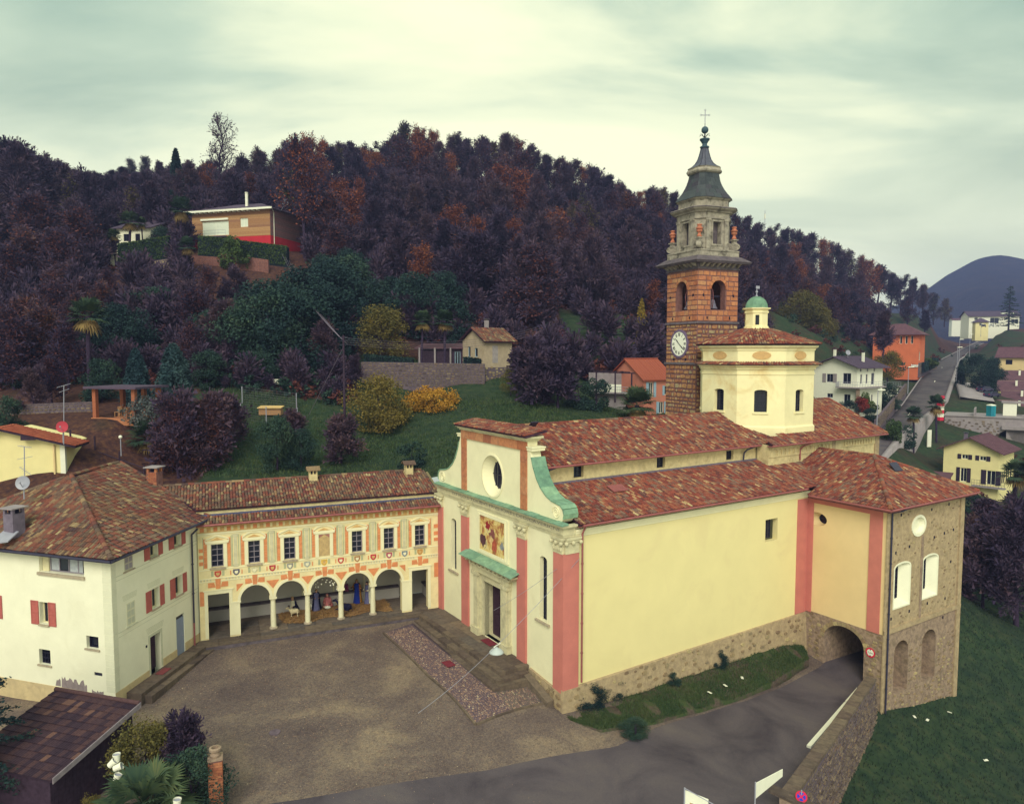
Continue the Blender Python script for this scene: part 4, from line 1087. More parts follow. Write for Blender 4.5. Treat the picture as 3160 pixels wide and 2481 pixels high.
em=MB();stack(em,[(2.0,.66,32.2),(2.10,.68,32.24),(2.10,.68,32.34),(2.02,.66,32.38),(2.02,.66,32.78),(2.18,.7,32.84),(2.2,.7,32.94),(2.48,.8,33.06),(2.56,.82,33.22),(2.5,.8,33.3),(1.95,.66,33.36)]);em.build('entablature',M['belfry_stone'],tower)
dk=MB();stack(dk,[(2.57,.83,33.16),(2.58,.83,33.24),(2.2,.72,33.38)]);dk.build('cornice_slab',M['dark_stone'],tower)
at=MB();stack(at,[(1.88,.64,33.3),(1.88,.64,33.98),(1.98,.66,34.02),(2.12,.7,34.16),(1.9,.64,34.2)])
attic=at.build('attic',M['belfry_stone'],tower)
P_=cham(1.88,.64,0)
for k in range(8):
 k2=(k+1)%8;e=P_[k2]-P_[k];L=e.length;e.normalize();nrm=Vector((e.y,-e.x,0))
 if(P_[k]-TC0).dot(nrm)<0:nrm=-nrm
 if nrm.y>0.5:continue
 fn=lambda u,w,d,P0=P_[k],e=e,nrm=nrm:P0+e*u+Vector((0,0,w))-nrm*d
 for u0,u1 in((0.0,0.18),(L-0.18,L)):
  q=MB();q.prism([fn(u0,33.36,0.01),fn(u1,33.36,0.01),fn(u1,33.36,-0.06),fn(u0,33.36,-0.06)],[fn(u0,33.97,0.01),fn(u1,33.97,0.01),fn(u1,33.97,-0.06),fn(u0,33.97,-0.06)]);q.build('pilaster',M['belfry_stone'],attic)
prof=[(2.14,.72,34.18),(1.86,.63,34.58),(1.62,.56,34.98),(1.43,.5,35.38),(1.28,.45,35.78),(1.17,.41,36.18),(1.11,.39,36.62)]
um=MB();stack(um,[(h-0.03,c,z)for h,c,z in prof]);um.face(list(cham(2.1,.7,34.2)));sroof=um.build('slate_roof',M['dark_stone'],tower)
for j in range(6):
 A,B=cham(prof[j][0]+0.035,prof[j][1],prof[j][2]-0.02),cham(prof[j+1][0]+0.012,prof[j+1][1],prof[j+1][2]+0.04)
 for k in range(8):
  k2=(k+1)%8
  if((A[k]+A[k2])/2-TC0).y>1.0:continue
  n=3 if(A[k2]-A[k]).length>1.5 else(2 if(A[k2]-A[k]).length>0.7 else 1)
  for i in range(n):
   off=0.5*(j%2)/n if n>1 else 0
   f0,f1=max(0,i/n-off+0.006),min(1,(i+1)/n-off*(i<n-1)-0.006)
   q=[A[k].lerp(A[k2],f0),A[k].lerp(A[k2],f1),B[k].lerp(B[k2],f1),B[k].lerp(B[k2],f0)]
   c_=(q[0]+q[2])/2;nn=(q[1]-q[0]).cross(q[3]-q[0]).normalized()
   if nn.dot(c_-TC0)<0:nn=-nn
   pm=MB();pm.prism([p-nn*0.015 for p in q],[p+nn*rg.uniform(0.012,0.024)for p in q]);pm.build('slate_plate',M['slate'],sroof)
rm=MB();stack(rm,[(1.1,.39,36.6),(1.32,.46,36.72),(1.38,.48,36.86),(1.30,.45,37.0),(1.22,.43,37.12),(1.28,.45,37.2),(1.1,.39,37.24)]);rm.build('roof_ring',M['belfry_stone'],tower)
sp=MB();stack(sp,[(1.26,.44,37.18),(0.95,.34,37.38),(0.70,.26,37.66),(0.53,.2,38.0),(0.40,.15,38.45),(0.31,.11,38.85),(0.26,.09,39.14)])
sp.build('spire',plain('grey_lead',(0.085,0.095,0.085),0.6,0.25,2,spec=0.3),tower)
sb=MB()
for k in range(8):
 pr_=[cham(h+0.01,c,z)[k]for h,c,z in((1.26,.44,37.18),(0.95,.34,37.38),(0.70,.26,37.66),(0.53,.2,38.0),(0.40,.15,38.45),(0.31,.11,38.85),(0.26,.09,39.14))]
 sb.path(pr_,0.03,5)
sb.build('spire_ribs',M['dark_metal'],tower)
fn_=MB();fn_.lathe(TC0,[(0.30,39.1),(0.42,39.14),(0.42,39.24),(0.24,39.3),(0.22,39.5),(0.36,39.74),(0.46,39.86),(0.46,39.95),(0.3,40.0),(0.05,40.02),(0.045,40.5)],16)
fn_.ball(TC0+Vector((0,0,40.77)),0.33,0.33,0.33,14,9);fn_.bar(TC0+Vector((0,0,41.05)),TC0+Vector((0,0,41.5)),0.03)
finial=fn_.build('finial',plain('dark_green_copper',(0.035,0.075,0.065),0.6,0.2,3,spec=0.3),tower,smooth=False)
for k in range(6):
 t=math.pi*k/3+0.3;d=Vector((math.cos(t),math.sin(t),0));s_=Vector((-d.y,d.x,0))*0.06;l_=MB()
 a,b,c,e=TC0+d*0.05+Vector((0,0,40.05)),TC0+d*0.28+Vector((0,0,40.34)),TC0+d*0.46+Vector((0,0,40.36)),TC0+d*0.56+Vector((0,0,40.24))
 l_.face([a-s_,a+s_,b+s_,b-s_]);l_.face([b-s_,b+s_,c+s_,c-s_]);l_.face([c-s_,c+s_,e]);l_.build('leaf',M['iron'],finial)
cm=MB();X=Vector((1,0,0));z0=TC0+Vector((0,0,41.4))
cm.bar(z0,z0+Vector((0,0,1.15)),0.035);cm.bar(z0+X*-0.34+Vector((0,0,0.74)),z0+X*0.34+Vector((0,0,0.74)),0.035)
for c in(z0+X*0.38+Vector((0,0,0.74)),z0-X*0.38+Vector((0,0,0.74)),z0+Vector((0,0,1.2))):
 cm.path([c+Vector((0.075*math.cos(t),0,0.075*math.sin(t)))for t in[math.pi*k/4 for k in range(9)]],0.022,5)
cm.build('cross',M['grey_metal'],tower)
for(sx,sy)in((-1,-1),(-1,1),(1,-1)):
 cen=T(TW/2+sx*1.93,TW/2+sy*1.93,0);out=(T(TW/2+sx,TW/2+sy,0)-TC0).normalized();side=Vector((-out.y,out.x,0))
 sm=MB();n=20
 A=[cen+out*(0.56*math.cos(2*math.pi*k/n)+0.1)+Vector((0,0,29.78+0.36*math.sin(2*math.pi*k/n)))for k in range(n)]
 sm.prism([p-side*0.2 for p in A],[p+side*0.2 for p in A])
 A=[cen+out*a+Vector((0,0,z))for a,z in((-0.95,29.45),(-0.2,29.45),(-0.2,30.1),(-0.5,30.25),(-0.75,30.7),(-0.95,31.0))]
 sm.prism([p-side*0.18 for p in A],[p+side*0.18 for p in A])
 for sgn in(-1,1):
  pts=[]
  for i in range(22):t=i/21*4*math.pi;r=1-i/25;pts.append(cen+side*(sgn*0.21)+out*(0.46*r*math.cos(t)+0.1)+Vector((0,0,29.78+0.29*r*math.sin(t))))
  sm.path(pts,0.045,5)
 sm.build('scroll',M['belfry_stone'],tower)
 pb=MB();c=cen+out*0.1
 pb.lathe(c,[(0.26,30.08),(0.26,30.32),(0.40,30.36),(0.40,30.46),(0.26,30.48)],4,a0=math.radians(45)-T.th);pb.build('urn_pedestal',M['belfry_stone'],tower)
 ub=MB();ub.lathe(c,[(0.20,30.48),(0.24,30.55),(0.12,30.78),(0.14,30.86),(0.26,30.98),(0.28,31.1),(0.20,31.16),(0.32,31.22),(0.33,31.30),(0.22,31.36),(0.16,31.48),(0.24,31.54),(0.22,31.62),(0.05,31.66)],14);ub.build('urn',M['terracotta'],tower,smooth=False)
 # painted arcade wing
A=Frame((-21.31735568,47.85254255),math.radians(67.469))
arc=thing('arcade_building','low arcaded building with painted facade, columns and a long terracotta roof','building',A(0,0,0.3))
af=lambda u,w,d:A(u,d,w)
def bx(mb,u0,u1,z0,z1,t,b0=0.0):mb.box(A,u0,u1,-t,b0,z0,z1)
FLR=0.47
ARC=[3.65,6.0,8.38,10.73,13.08];WN=[1.27,3.65,6.02,8.41,10.77,13.13,15.5]
outline=[(0.06,0.2),(0.6,0.2),(0.6,3.47),(1.95,3.47),(1.95,0.2),(2.64,0.2),(2.64,2.76)]
for i,c in enumerate(ARC):
 r=0.985
 outline+=[(c-r*math.cos(math.pi*k/12),2.78+1.02*math.sin(math.pi*k/12))for k in range(13)]
outline+=[(14.07,0.2),(14.85,0.2),(14.85,3.55),(16.1,3.55),(16.1,0.2),(17.3,0.2),(17.3,8.35),(0.06,8.35)]
wh=[rect(c-0.39,c+0.39,5.36,6.95)for i,c in enumerate(WN)if i!=3]
mb=MB();mb.panel(af,outline,wh,depth=0.28,edge=0.5)
mb.build('painted_wall',M['fresco_wall'],arc)
mb=MB()
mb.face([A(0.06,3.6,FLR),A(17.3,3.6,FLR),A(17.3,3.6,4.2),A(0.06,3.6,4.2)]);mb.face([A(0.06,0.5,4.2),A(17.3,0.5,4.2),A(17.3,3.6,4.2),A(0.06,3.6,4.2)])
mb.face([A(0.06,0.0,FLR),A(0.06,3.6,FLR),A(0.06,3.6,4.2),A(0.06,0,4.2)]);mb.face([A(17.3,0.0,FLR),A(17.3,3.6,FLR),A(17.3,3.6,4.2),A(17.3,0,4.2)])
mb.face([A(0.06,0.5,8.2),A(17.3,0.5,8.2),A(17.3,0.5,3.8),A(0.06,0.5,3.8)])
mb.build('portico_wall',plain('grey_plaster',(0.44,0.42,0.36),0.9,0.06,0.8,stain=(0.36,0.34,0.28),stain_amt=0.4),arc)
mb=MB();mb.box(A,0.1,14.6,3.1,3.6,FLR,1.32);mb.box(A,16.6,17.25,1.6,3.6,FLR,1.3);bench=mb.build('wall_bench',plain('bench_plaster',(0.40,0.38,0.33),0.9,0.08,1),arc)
mb=MB();mb.box(A,0.08,14.6,3.02,3.6,1.325,1.42);mb.box(A,16.54,17.25,1.54,3.6,1.305,1.4);mb.build('bench_slab',M['dark_stone'],bench)
mb=MB()
for c in(4.82,7.2,9.55,11.9):mb.box(A,c-0.05,c+0.05,3.52,3.6,1.45,4.2)
mb.build('wall_pilaster',M['fresco_grey'],arc)
rg=random.Random(8)
for i in range(9):
 for j in range(3):
  u0=0.1+i*1.9;d0=0.0+j*1.2;m_=MB();m_.box(A,u0+0.01,u0+1.89,d0+0.01,d0+1.19,0.1,FLR-rg.uniform(0,0.012));m_.build('floor_slab',M['paving'],arc)
for c in(4.83,7.19,9.56,11.91):
 q=A(c,0.22,0);m_=MB();m_.lathe(q,[(0.185,FLR+0.13),(0.19,FLR+0.7),(0.165,2.5)],16);col_=m_.build('column',plain('column_stone',(0.74,0.70,0.52),0.85,0.06,2,stain=(0.55,0.46,0.28),stain_amt=0.4,sscale=1.5),arc,smooth=False)
 m_=MB();m_.lathe(q,[(0.29,FLR),(0.29,FLR+0.07),(0.22,FLR+0.14)],16);m_.build('column_base',M['sill_stone'],col_)
 m_=MB();m_.lathe(q,[(0.17,2.5),(0.2,2.54),(0.2,2.58),(0.24,2.64)],16);m_.box(A,c-0.25,c+0.25,-0.02,0.5,2.642,2.79);m_.build('capital',M['cream'],col_)
for u0,u1 in((2.0,2.64),(14.07,14.8)):
 m_=MB();bx(m_,u0-0.04,u1+0.06,2.70,2.82,0.06,0.52);bx(m_,u0,u1,FLR,2.70,0.02,0.5);m_.build('pier',M['cream'],arc)
tr_=MB()
for c in ARC:
 for k in range(12):
  t0,t1=math.pi*k/12,math.pi*(k+1)/12
  q=[(c-r*math.cos(t),2.8+r*1.035*math.sin(t))for r,t in((0.99,t0),(1.175,t0),(1.175,t1),(0.99,t1))]
  tr_.prism([af(x,z,0.002)for x,z in q],[af(x,z,-0.035)for x,z in q])
for u0,u1 in((0.6,1.95),(14.85,16.1)):
 bx(tr_,u0-0.22,u0-0.002,FLR,3.72,0.04);bx(tr_,u1+0.002,u1+0.22,FLR,3.72,0.04);bx(tr_,u0-0.002,u1+0.002,3.49,3.72,0.04);bx(tr_,u0-0.3,u1+0.3,3.722,3.80,0.07)
tr_.build('arch_moulding',M['cream'],arc)
for i,c in enumerate(WN):
 z0=3.86
 m_=MB()
 for dx,w0,w1 in((-0.40,0.0,0.34),(0.0,0.0,0.62),(0.40,0.0,0.34)):
  q=[(c+dx-(0.14 if dx==0 else 0.24),z0+(0.10 if dx else 0)),(c+dx+(0.14 if dx==0 else 0.24),z0+(0.10 if dx else 0)),(c+dx*1.12+(0.17 if dx==0 else 0.19),z0+0.1+w1),(c+dx*1.12-(0.17 if dx==0 else 0.19),z0+0.1+w1)]
  m_.prism([af(x,z,0.0)for x,z in q],[af(x,z,-0.02-0.018*(dx==0))for x,z in q])
 m_.build('painted_keystone',M['fresco_orange'],arc)
for i in range(6):
 c=(WN[i]+WN[i+1])/2
 q=[(c-0.44,4.02),(c+0.44,4.02),(c,3.42)]
 if i==0:q=[(c-0.02,4.02),(c+0.44,4.02),(c-0.02,3.5)]
 if i==5:q=[(c-0.44,4.02),(c+0.04,4.02),(c+0.04,3.5)]
 m_=MB();m_.prism([af(x,z,0.0)for x,z in q],[af(x,z,-0.015)for x,z in q]);m_.build('painted_spandrel',M['fresco_orange'],arc)
for u0,u1,zs in((0.1,0.36,((2.75,3.75),)),(0.12,0.38,((5.55,5.8),(6.0,6.25),(6.45,6.7))),(16.6,17.0,((2.8,3.9),(5.6,5.85),(6.05,6.35),(6.6,6.9)))):
 for z0,z1 in zs:m_=MB();bx(m_,u0,u1,z0,z1,0.015);m_.build('painted_quoin',M['fresco_orange'],arc)
m_=MB();bx(m_,17.01,17.29,0.3,8.3,0.03);m_.build('painted_edge_strip',M['salmon'],arc)
fb=MB();bx(fb,0.06,17.0,7.66,7.76,0.06);bx(fb,0.06,17.0,7.56,7.61,0.03);bx(fb,0.06,17.0,5.18,5.24,0.03);bx(fb,0.06,17.0,4.56,4.62,0.04);bx(fb,0.06,17.0,4.36,4.42,0.03);fb.build('painted_cornice',M['cream'],arc)
db=MB();fr_=MB()
for k in range(84):
 u=0.15+k*0.2
 if min(abs(u-c)for c in WN)>0.35:bx(db,u,u+0.1,4.43,4.55,0.02)
db.build('painted_fret',M['fresco_grey'],arc)
for k in range(40):
 u=0.22+k*0.425;m_=MB()
 bx(m_,u,u+0.25,7.86,8.12,0.05);m_.build('painted_corbel',M['fresco_ochre']if k%2 else M['fresco_orange'],arc)
m_=MB();bx(m_,0.06,17.0,7.80,7.845,0.035);bx(m_,0.06,17.0,8.14,8.3,0.10);m_.build('painted_frieze',M['fresco_ochre'],arc)
for i in range(6):
 c=(WN[i]+WN[i+1])/2-0.02
 m_=MB();bx(m_,c-0.11,c+0.11,5.45,7.35,0.03);bx(m_,c-0.16,c+0.16,5.27,5.44,0.045);bx(m_,c-0.17,c+0.17,7.36,7.54,0.045);m_.build('painted_pilaster',M['fresco_grey'],arc)
 m_=MB();bx(m_,c-0.24,c-0.17,5.3,7.5,0.012);bx(m_,c+0.17,c+0.24,5.3,7.5,0.012);m_.build('painted_border',M['fresco_green'],arc)
SHC=[(0.55,0.10,0.05),(0.12,0.12,0.11),(0.62,0.58,0.38),(0.45,0.06,0.05),(0.30,0.30,0.22),(0.36,0.38,0.30),(0.66,0.42,0.08),(0.50,0.08,0.05),(0.40,0.22,0.08),(0.48,0.05,0.05),(0.42,0.08,0.10),(0.20,0.27,0.25),(0.52,0.28,0.07),(0.38,0.30,0.2)]
for i in range(13):
 c=WN[0]+i*1.186;
 if abs(c-17)<0.3:continue
 lp_=[(c-0.21,5.08),(c+0.21,5.08),(c+0.22,4.86),(c+0.12,4.7),(c,4.62+0.02),(c-0.12,4.7),(c-0.22,4.86)]
 m_=MB();m_.prism([af(x,z,0)for x,z in lp_],[af(x,z,-0.02)for x,z in lp_])
 for s in(-1,1):
  pass
 sh=m_.build('painted_shield',plain('shield_paint_%d'%i,SHC[i],0.9,0.3,6),arc)
 if i%2==1:
  [(lambda m_:(bx(m_,c+q,c+q+0.07,4.72,5.02,0.012),m_.build('painted_bar',M['fresco_orange'],arc)))(MB())for q in(-0.40,0.33)]
 else:
  [(lambda m_:(bx(m_,c+q,c+q+0.15,4.72,5.1,0.01),m_.build('painted_scroll',M['fresco_green'],arc)))(MB())for q in(-0.42,0.27)]
 m_=MB();lp2=[(c+(x-c)*0.5,4.86+(z-4.86)*0.5)for x,z in lp_];m_.prism([af(x,z,-0.019)for x,z in lp2],[af(x,z,-0.028)for x,z in lp2]);m_.build('painted_charge',M['cream']if i%3 else M['fresco_ochre'],sh)
for i,c in enumerate(WN):
 sm=MB()
 bx(sm,c-0.62,c-0.39,5.30,7.02,0.05);bx(sm,c+0.39,c+0.62,5.30,7.02,0.05);bx(sm,c-0.39,c+0.39,6.95,7.02,0.05);bx(sm,c-0.74,c+0.74,7.021,7.12,0.09)
 if i%2==0:
  for q in([(c-0.78,7.22),(c,7.52),(c,7.60),(c-0.78,7.30)],[(c+0.78,7.22),(c+0.78,7.30),(c,7.60),(c,7.52)]):sm.prism([af(x,z,0)for x,z in q],[af(x,z,-0.07)for x,z in q])
  bx(sm,c-0.78,c+0.78,7.122,7.20,0.07)
 else:
  for k in range(8):
   t0,t1=math.pi*(0.18+0.64*k/8),math.pi*(0.18+0.64*(k+1)/8)
   q=[(c+r*math.cos(t),6.86+r*0.80*math.sin(t))for r,t in((0.86,t0),(0.95,t0),(0.95,t1),(0.86,t1))]
   sm.prism([af(x,z,0)for x,z in q],[af(x,z,-0.07)for x,z in q])
  bx(sm,c-0.78,c+0.78,7.122,7.20,0.07)
 sr=sm.build('window_surround',M['cream'],arc)
 om=MB();q=[(c-0.42,7.215),(c+0.42,7.215),(c,7.40)];om.prism([af(x,z,0)for x,z in q],[af(x,z,-0.03)for x,z in q]);om.build('painted_ornament',M['fresco_ochre'],sr)
 for u0,u1 in((c-0.86,c-0.65),(c+0.65,c+0.86)):
  for k in range(5):m_=MB();bx(m_,u0,u1,5.34+k*0.405,5.73+k*0.405,0.014);m_.build('painted_panel',M['fresco_orange'],arc)
  m_=MB();bx(m_,u0-0.045 if u0<c else u1+0.002,u0-0.002 if u0<c else u1+0.045,5.3,7.45,0.012);m_.build('painted_border',M['fresco_green'],arc)
 if i==3:
  m_=MB();bx(m_,c-0.39,c+0.39,5.36,6.95,0.01);pn=m_.build('painted_niche',plain('faded_niche',(0.50,0.36,0.16),0.9,0.25,4),arc)
  m_=MB();q=[(c-0.39,6.95),(c-0.39,6.66),(c,6.92),(c+0.39,6.66),(c+0.39,6.95)];m_.prism([af(x,z,-0.009)for x,z in q],[af(x,z,-0.016)for x,z in q]);m_.build('painted_curtain',plain('niche_curtain',(0.34,0.15,0.09),0.9,0.2,4),pn)
 else:
  wo=window(arc,af,rect(c-0.39,c+0.39,5.36,6.95),0.2,2,4,M['frame_grey'],0.045,frame_w=0.05)
  s2=MB();bx(s2,c-0.5,c+0.5,5.21,5.34,0.12);s2.build('sill',M['sill_stone'],wo)
TO=M['tile_old']
lz=lambda b:8.45+(b+0.45)*0.42
tiled_roof(arc,'lower_roof',[A(-0.1,-0.45,lz(-0.45)),A(17.45,-0.45,lz(-0.45)),A(17.45,0.5,lz(0.5)),A(-0.1,0.5,lz(0.5))],TO,80,seed=51,w=0.19)
fm=MB();fm.box(A,0.0,17.3,0.5,0.62,8.7,9.15);fm.build('fascia_wall',M['clerestory'],arc)
gm=MB();gm.box(A,0.3,17.3,0.30,0.5,8.86,8.95);gm.build('zinc_gutter',plain('blue_zinc',(0.07,0.085,0.12),0.5,0.15,2,spec=0.4),arc)
uz=lambda b:9.28+(b-0.35)*0.305
tiled_roof(arc,'upper_roof',[A(0.0,0.35,uz(0.35)),A(17.15,0.35,uz(0.35)),A(16.9,4.1,uz(4.1)),A(-2.2,4.1,uz(4.1))],TO,200,seed=52,w=0.20)
mb=MB();mb.prism([A(-2.2,4.1,10.33),A(16.9,4.1,10.33),A(17.1,7.6,9.3),A(-2.2,7.6,9.3)],[A(-2.2,4.1,10.42),A(16.9,4.1,10.42),A(17.1,7.6,9.4),A(-2.2,7.6,9.4)]);mb.build('far_roof_slope',M['under_tile'],arc)
mb=MB();mb.face([A(17.3,0.0,0.2),A(17.3,7.2,0.2),A(17.3,7.2,9.4),A(17.3,4.1,10.3),A(17.3,0.3,9.2)]);mb.face([A(-1,7.2,0),A(17.3,7.2,0),A(17.3,7.2,9.4),A(-1,7.2,9.4)]);mb.build('far_wall',M['clerestory'],arc)
ridge_caps(arc,'ridge_caps',A(-2.2,4.1,10.46),A(16.9,4.1,10.46),TO,0.13,seed=11)
gutter(arc,[A(0.0,-0.55,8.40),A(17.5,-0.55,8.40)],M['copper_pipe'])
downpipe(arc,[A(17.45,-0.5,8.4),A(17.4,-0.2,8.0),A(17.4,-0.1,0.4)],M['dark_metal'])
for u,big in((8.15,1),(15.6,0)):
 base=A(u,3.6,9.9);m_=MB()
 m_.box(A,u-0.3,u+0.3,3.3,3.9,9.9,10.78)
 for x0,x1,y0,y1 in((-0.3,-0.2,3.3,3.4),(0.2,0.3,3.3,3.4),(-0.3,-0.2,3.8,3.9),(0.2,0.3,3.8,3.9),(-0.05,0.05,3.3,3.4)):m_.box(A,u+x0,u+x1,y0,y1,10.78,11.08)
 m_.box(A,u-0.2,u+0.2,3.4,3.8,10.78,11.07)
 ch=m_.build('chimney',M['clerestory'],arc)
 inn=MB();inn.box(A,u-0.18,u+0.18,3.38,3.82,10.79,11.06);inn.build('flue_opening',M['black_print'],ch)
 for s,q in enumerate(([A(u-0.5,3.1,11.06),A(u+0.5,3.1,11.06),A(u+0.5,3.6,11.3),A(u-0.5,3.6,11.3)],[A(u-0.5,4.1,11.06),A(u+0.5,4.1,11.06),A(u+0.5,3.6,11.3),A(u-0.5,3.6,11.3)])):
  m_=MB();m_.prism(q,[p+Vector((0,0,0.06))for p in q]);m_.build('chimney_cover',M['tile_old'],ch)
  # white corner house
K=Vector((-22.46,39.517,0));AZR,AZL=math.radians(7.5),math.radians(-73)
hd=Vector((math.sin(AZR),math.cos(AZR),0));hn=Vector((hd.y,-hd.x,0))
gd=Vector((math.sin(AZL),math.cos(AZL),0));gn=Vector((-gd.y,gd.x,0))
if gn.y>0:gn=-gn
hr=lambda u,w,d:K+hd*u-hn*d+Vector((0,0,w))
hlf=lambda u,w,d:K+gd*u-gn*d+Vector((0,0,w))
house=thing('white_house','white corner house with red shutters, painted quoins and a mossy hipped tile roof','house',K)
def fbox(mb,fn,u0,u1,w0,w1,d0,d1):mb.prism([fn(u0,w0,d0),fn(u1,w0,d0),fn(u1,w0,d1),fn(u0,w0,d1)],[fn(u0,w1,d0),fn(u1,w1,d0),fn(u1,w1,d1),fn(u0,w1,d1)])
RW=[rect(3.50,4.25,7.50,8.72),rect(5.95,6.70,7.50,8.72),rect(3.52,4.25,4.30,5.55),rect(5.95,6.70,4.30,5.55),rect(3.22,4.25,0.40,2.68),rect(5.90,6.80,0.30,2.95)]
LW=[rect(1.92,5.25,7.30,8.60),rect(4.70,5.38,4.18,5.50),rect(1.08,1.95,3.15,3.88),rect(4.70,5.56,1.75,2.66),rect(0.9,1.48,1.60,1.80),rect(8.85,9.6,4.2,5.55)]
mb=MB();mb.panel(hr,rect(0,8.6,0.75,8.75),[rect(*x)for x in[(3.50,4.25,7.50,8.72),(5.95,6.70,7.50,8.72),(3.52,4.25,4.30,5.55),(5.95,6.70,4.30,5.55)]],depth=0.32)if False else mb.panel(hr,[(0,-1.5),(3.22,-1.5),(3.22,2.68),(4.25,2.68),(4.25,-1.5),(5.90,-1.5),(5.90,2.95),(6.80,2.95),(6.80,-1.5),(8.6,-1.5),(8.6,8.75),(0,8.75)],RW[:4],depth=0.32)
for u0,u1,z1,d in((3.22,4.25,2.68,0.45),(5.90,6.80,2.95,0.12)):
 for u in(u0,u1):mb.face([hr(u,-1.5,0),hr(u,z1,0),hr(u,z1,d),hr(u,-1.5,d)])
 mb.face([hr(u0,z1,0),hr(u1,z1,0),hr(u1,z1,d),hr(u0,z1,d)])
mb.panel(hlf,rect(0,14.2,-3.0,8.75),LW,depth=0.34)
mb.build('wall',M['white_house'],house)
mb=MB();mb.face([hr(8.6,0,0),hr(8.6,0,9),hr(8.6,8.6,9),hr(8.6,8.6,0)]);mb.face([hlf(14.2,-3,0),hlf(14.2,-3,12),hlf(14.2,8.7,12),hlf(14.2,8.7,0)]);mb.build('back_wall',M['white_house'],house)
for u0,z0 in((3.50,7.50),(5.95,7.50),(3.52,4.30),(5.95,4.30)):
 wo=window(house,hr,rect(u0,u0+0.74,z0,z0+1.23),0.3,2,1,M['frame_cream'],0.07,frame_w=0.06)
 sm=MB();fbox(sm,hr,u0-0.08,u0+0.83,z0-0.09,z0-0.005,-0.08,0.3);sm.build('sill',M['sill_stone'],wo)
 shutter(house,hr,u0-0.58,u0-0.06,z0-0.02,z0+1.26,M['shutter_red']);shutter(house,hr,u0+0.80,u0+1.22,z0-0.02,z0+1.26,M['shutter_red'])
for u0,z0,z1 in((1.14,7.42,8.62),(1.18,4.16,5.5)):
 m_=MB();fbox(m_,hr,u0,u0+0.74,z0,z1,-0.012,0.0);sh=m_.build('sham_window',plain('sham_grey_%d'%int(z0),(0.50,0.46,0.36)if z0>7 else(0.66,0.63,0.48),0.9,0.08,3),house)
 m_=MB()
 for i in range(2):
  for j in range(3):fbox(m_,hr,u0+0.07+i*0.33,u0+0.34+i*0.33,z0+0.07+j*(z1-z0)/3.1,z0+0.02+(j+0.9)*(z1-z0)/3.1,-0.016,-0.011)
 m_.build('sham_panes',plain('sham_pane_%d'%int(z0),(0.30,0.28,0.25)if z0>7 else(0.52,0.53,0.44),0.8,0.1,3),sh)
 m_=MB();fbox(m_,hr,u0-0.12,u0+0.9,z0-0.1,z0-0.02,-0.06,0.0);m_.build('sill',M['sill_stone']if z0>7 else M['painted_line'],sh)
m_=MB()
for z in(7.30,4.02):fbox(m_,hr,0.42,8.5,z,z+0.035,-0.006,0.0);fbox(m_,hr,0.42,8.5,z-0.24,z-0.215,-0.006,0.0)
for u0 in(0.95,3.2,5.7):
 for k in range(5):fbox(m_,hr,u0-0.02*k,u0+1.15+0.02*k,5.72+k*0.07,5.745+k*0.07,-0.006,0.0)
for k in range(5):fbox(m_,hr,3.0-0.03*k,4.5+0.03*k,2.95+k*0.08,2.98+k*0.08,-0.006,0.0)
m_.build('painted_lines',M['painted_line'],house)
m_=MB();fbox(m_,hr,3.05,3.22,0.45,2.85,-0.008,0);fbox(m_,hr,4.25,4.42,0.45,2.85,-0.008,0);fbox(m_,hr,3.22,4.25,2.685,2.85,-0.008,0);m_.build('door_surround',M['painted_line'],house)
m_=MB();fbox(m_,hr,3.22,4.25,0.40,2.68,0.38,0.45);d_=m_.build('door',M['door_wood'],house)
for k in range(2):
 for j in range(3):m_=MB();fbox(m_,hr,3.3+k*0.5,3.7+k*0.5,0.55+j*0.7,1.12+j*0.7,0.36,0.381);m_.build('panel',M['door_wood'],d_)
m_=MB();fbox(m_,hr,5.92,6.78,0.30,2.72,0.05,0.1);d_=m_.build('door',plain('grey_blue_door',(0.25,0.30,0.33),0.7,0.06,2),house)
m_=MB();m_.bar(hr(6.62,1.5,0.05),hr(6.62,1.5,-0.03),0.02);m_.bar(hr(6.62,1.5,-0.03),hr(6.5,1.5,-0.03),0.02);m_.build('handle',M['grey_metal'],d_)
m_=MB();fbox(m_,hr,5.92,6.78,2.72,2.95,0.1,0.14);m_.build('door_light',M['glass'],house)
m_=MB();fbox(m_,hr,2.78,2.92,2.22,2.36,-0.02,0);m_.build('house_number_plate',M['black_print'],house)
for k in range(22):
 z=0.75+k*0.37
 if z>8.3:break
 w1,w2=(0.62,0.40)if k%2 else(0.60,0.38)
 m_=MB();fbox(m_,hr,0,w2,z,z+0.35,-0.014,0.0);fbox(m_,hlf,0,w1,z,z+0.35,-0.014,0.0);m_.build('painted_quoin',M['quoin_paint'],house)
big=LW[0]
m_=MB();fbox(m_,hlf,1.85,5.35,7.12,7.29,-0.10,0.34);m_.build('sill',M['sill_stone'],house)
wo=window(house,hlf,rect(1.95,4.75,7.32,8.58),0.33,4,1,M['frame_grey'],0.06,frame_w=0.06)
m_=MB();fbox(m_,hlf,4.76,5.22,7.31,8.58,0.2,0.33);m_.build('window_cheek',M['frame_cream'],house)
m_=MB()
for u0,u1 in((2.35,2.66),(2.7,3.30),(4.1,4.68)):
 n=6
 for k in range(n):a,b=u0+(u1-u0)*k/n,u0+(u1-u0)*(k+1)/n;m_.face([hlf(a,7.36,0.320-0.012*(k%2)),hlf(b,7.36,0.320-0.012*((k+1)%2)),hlf(b,8.55,0.320-0.012*((k+1)%2)),hlf(a,8.55,0.320-0.012*(k%2))])
m_.build('curtain',M['curtain'],wo)
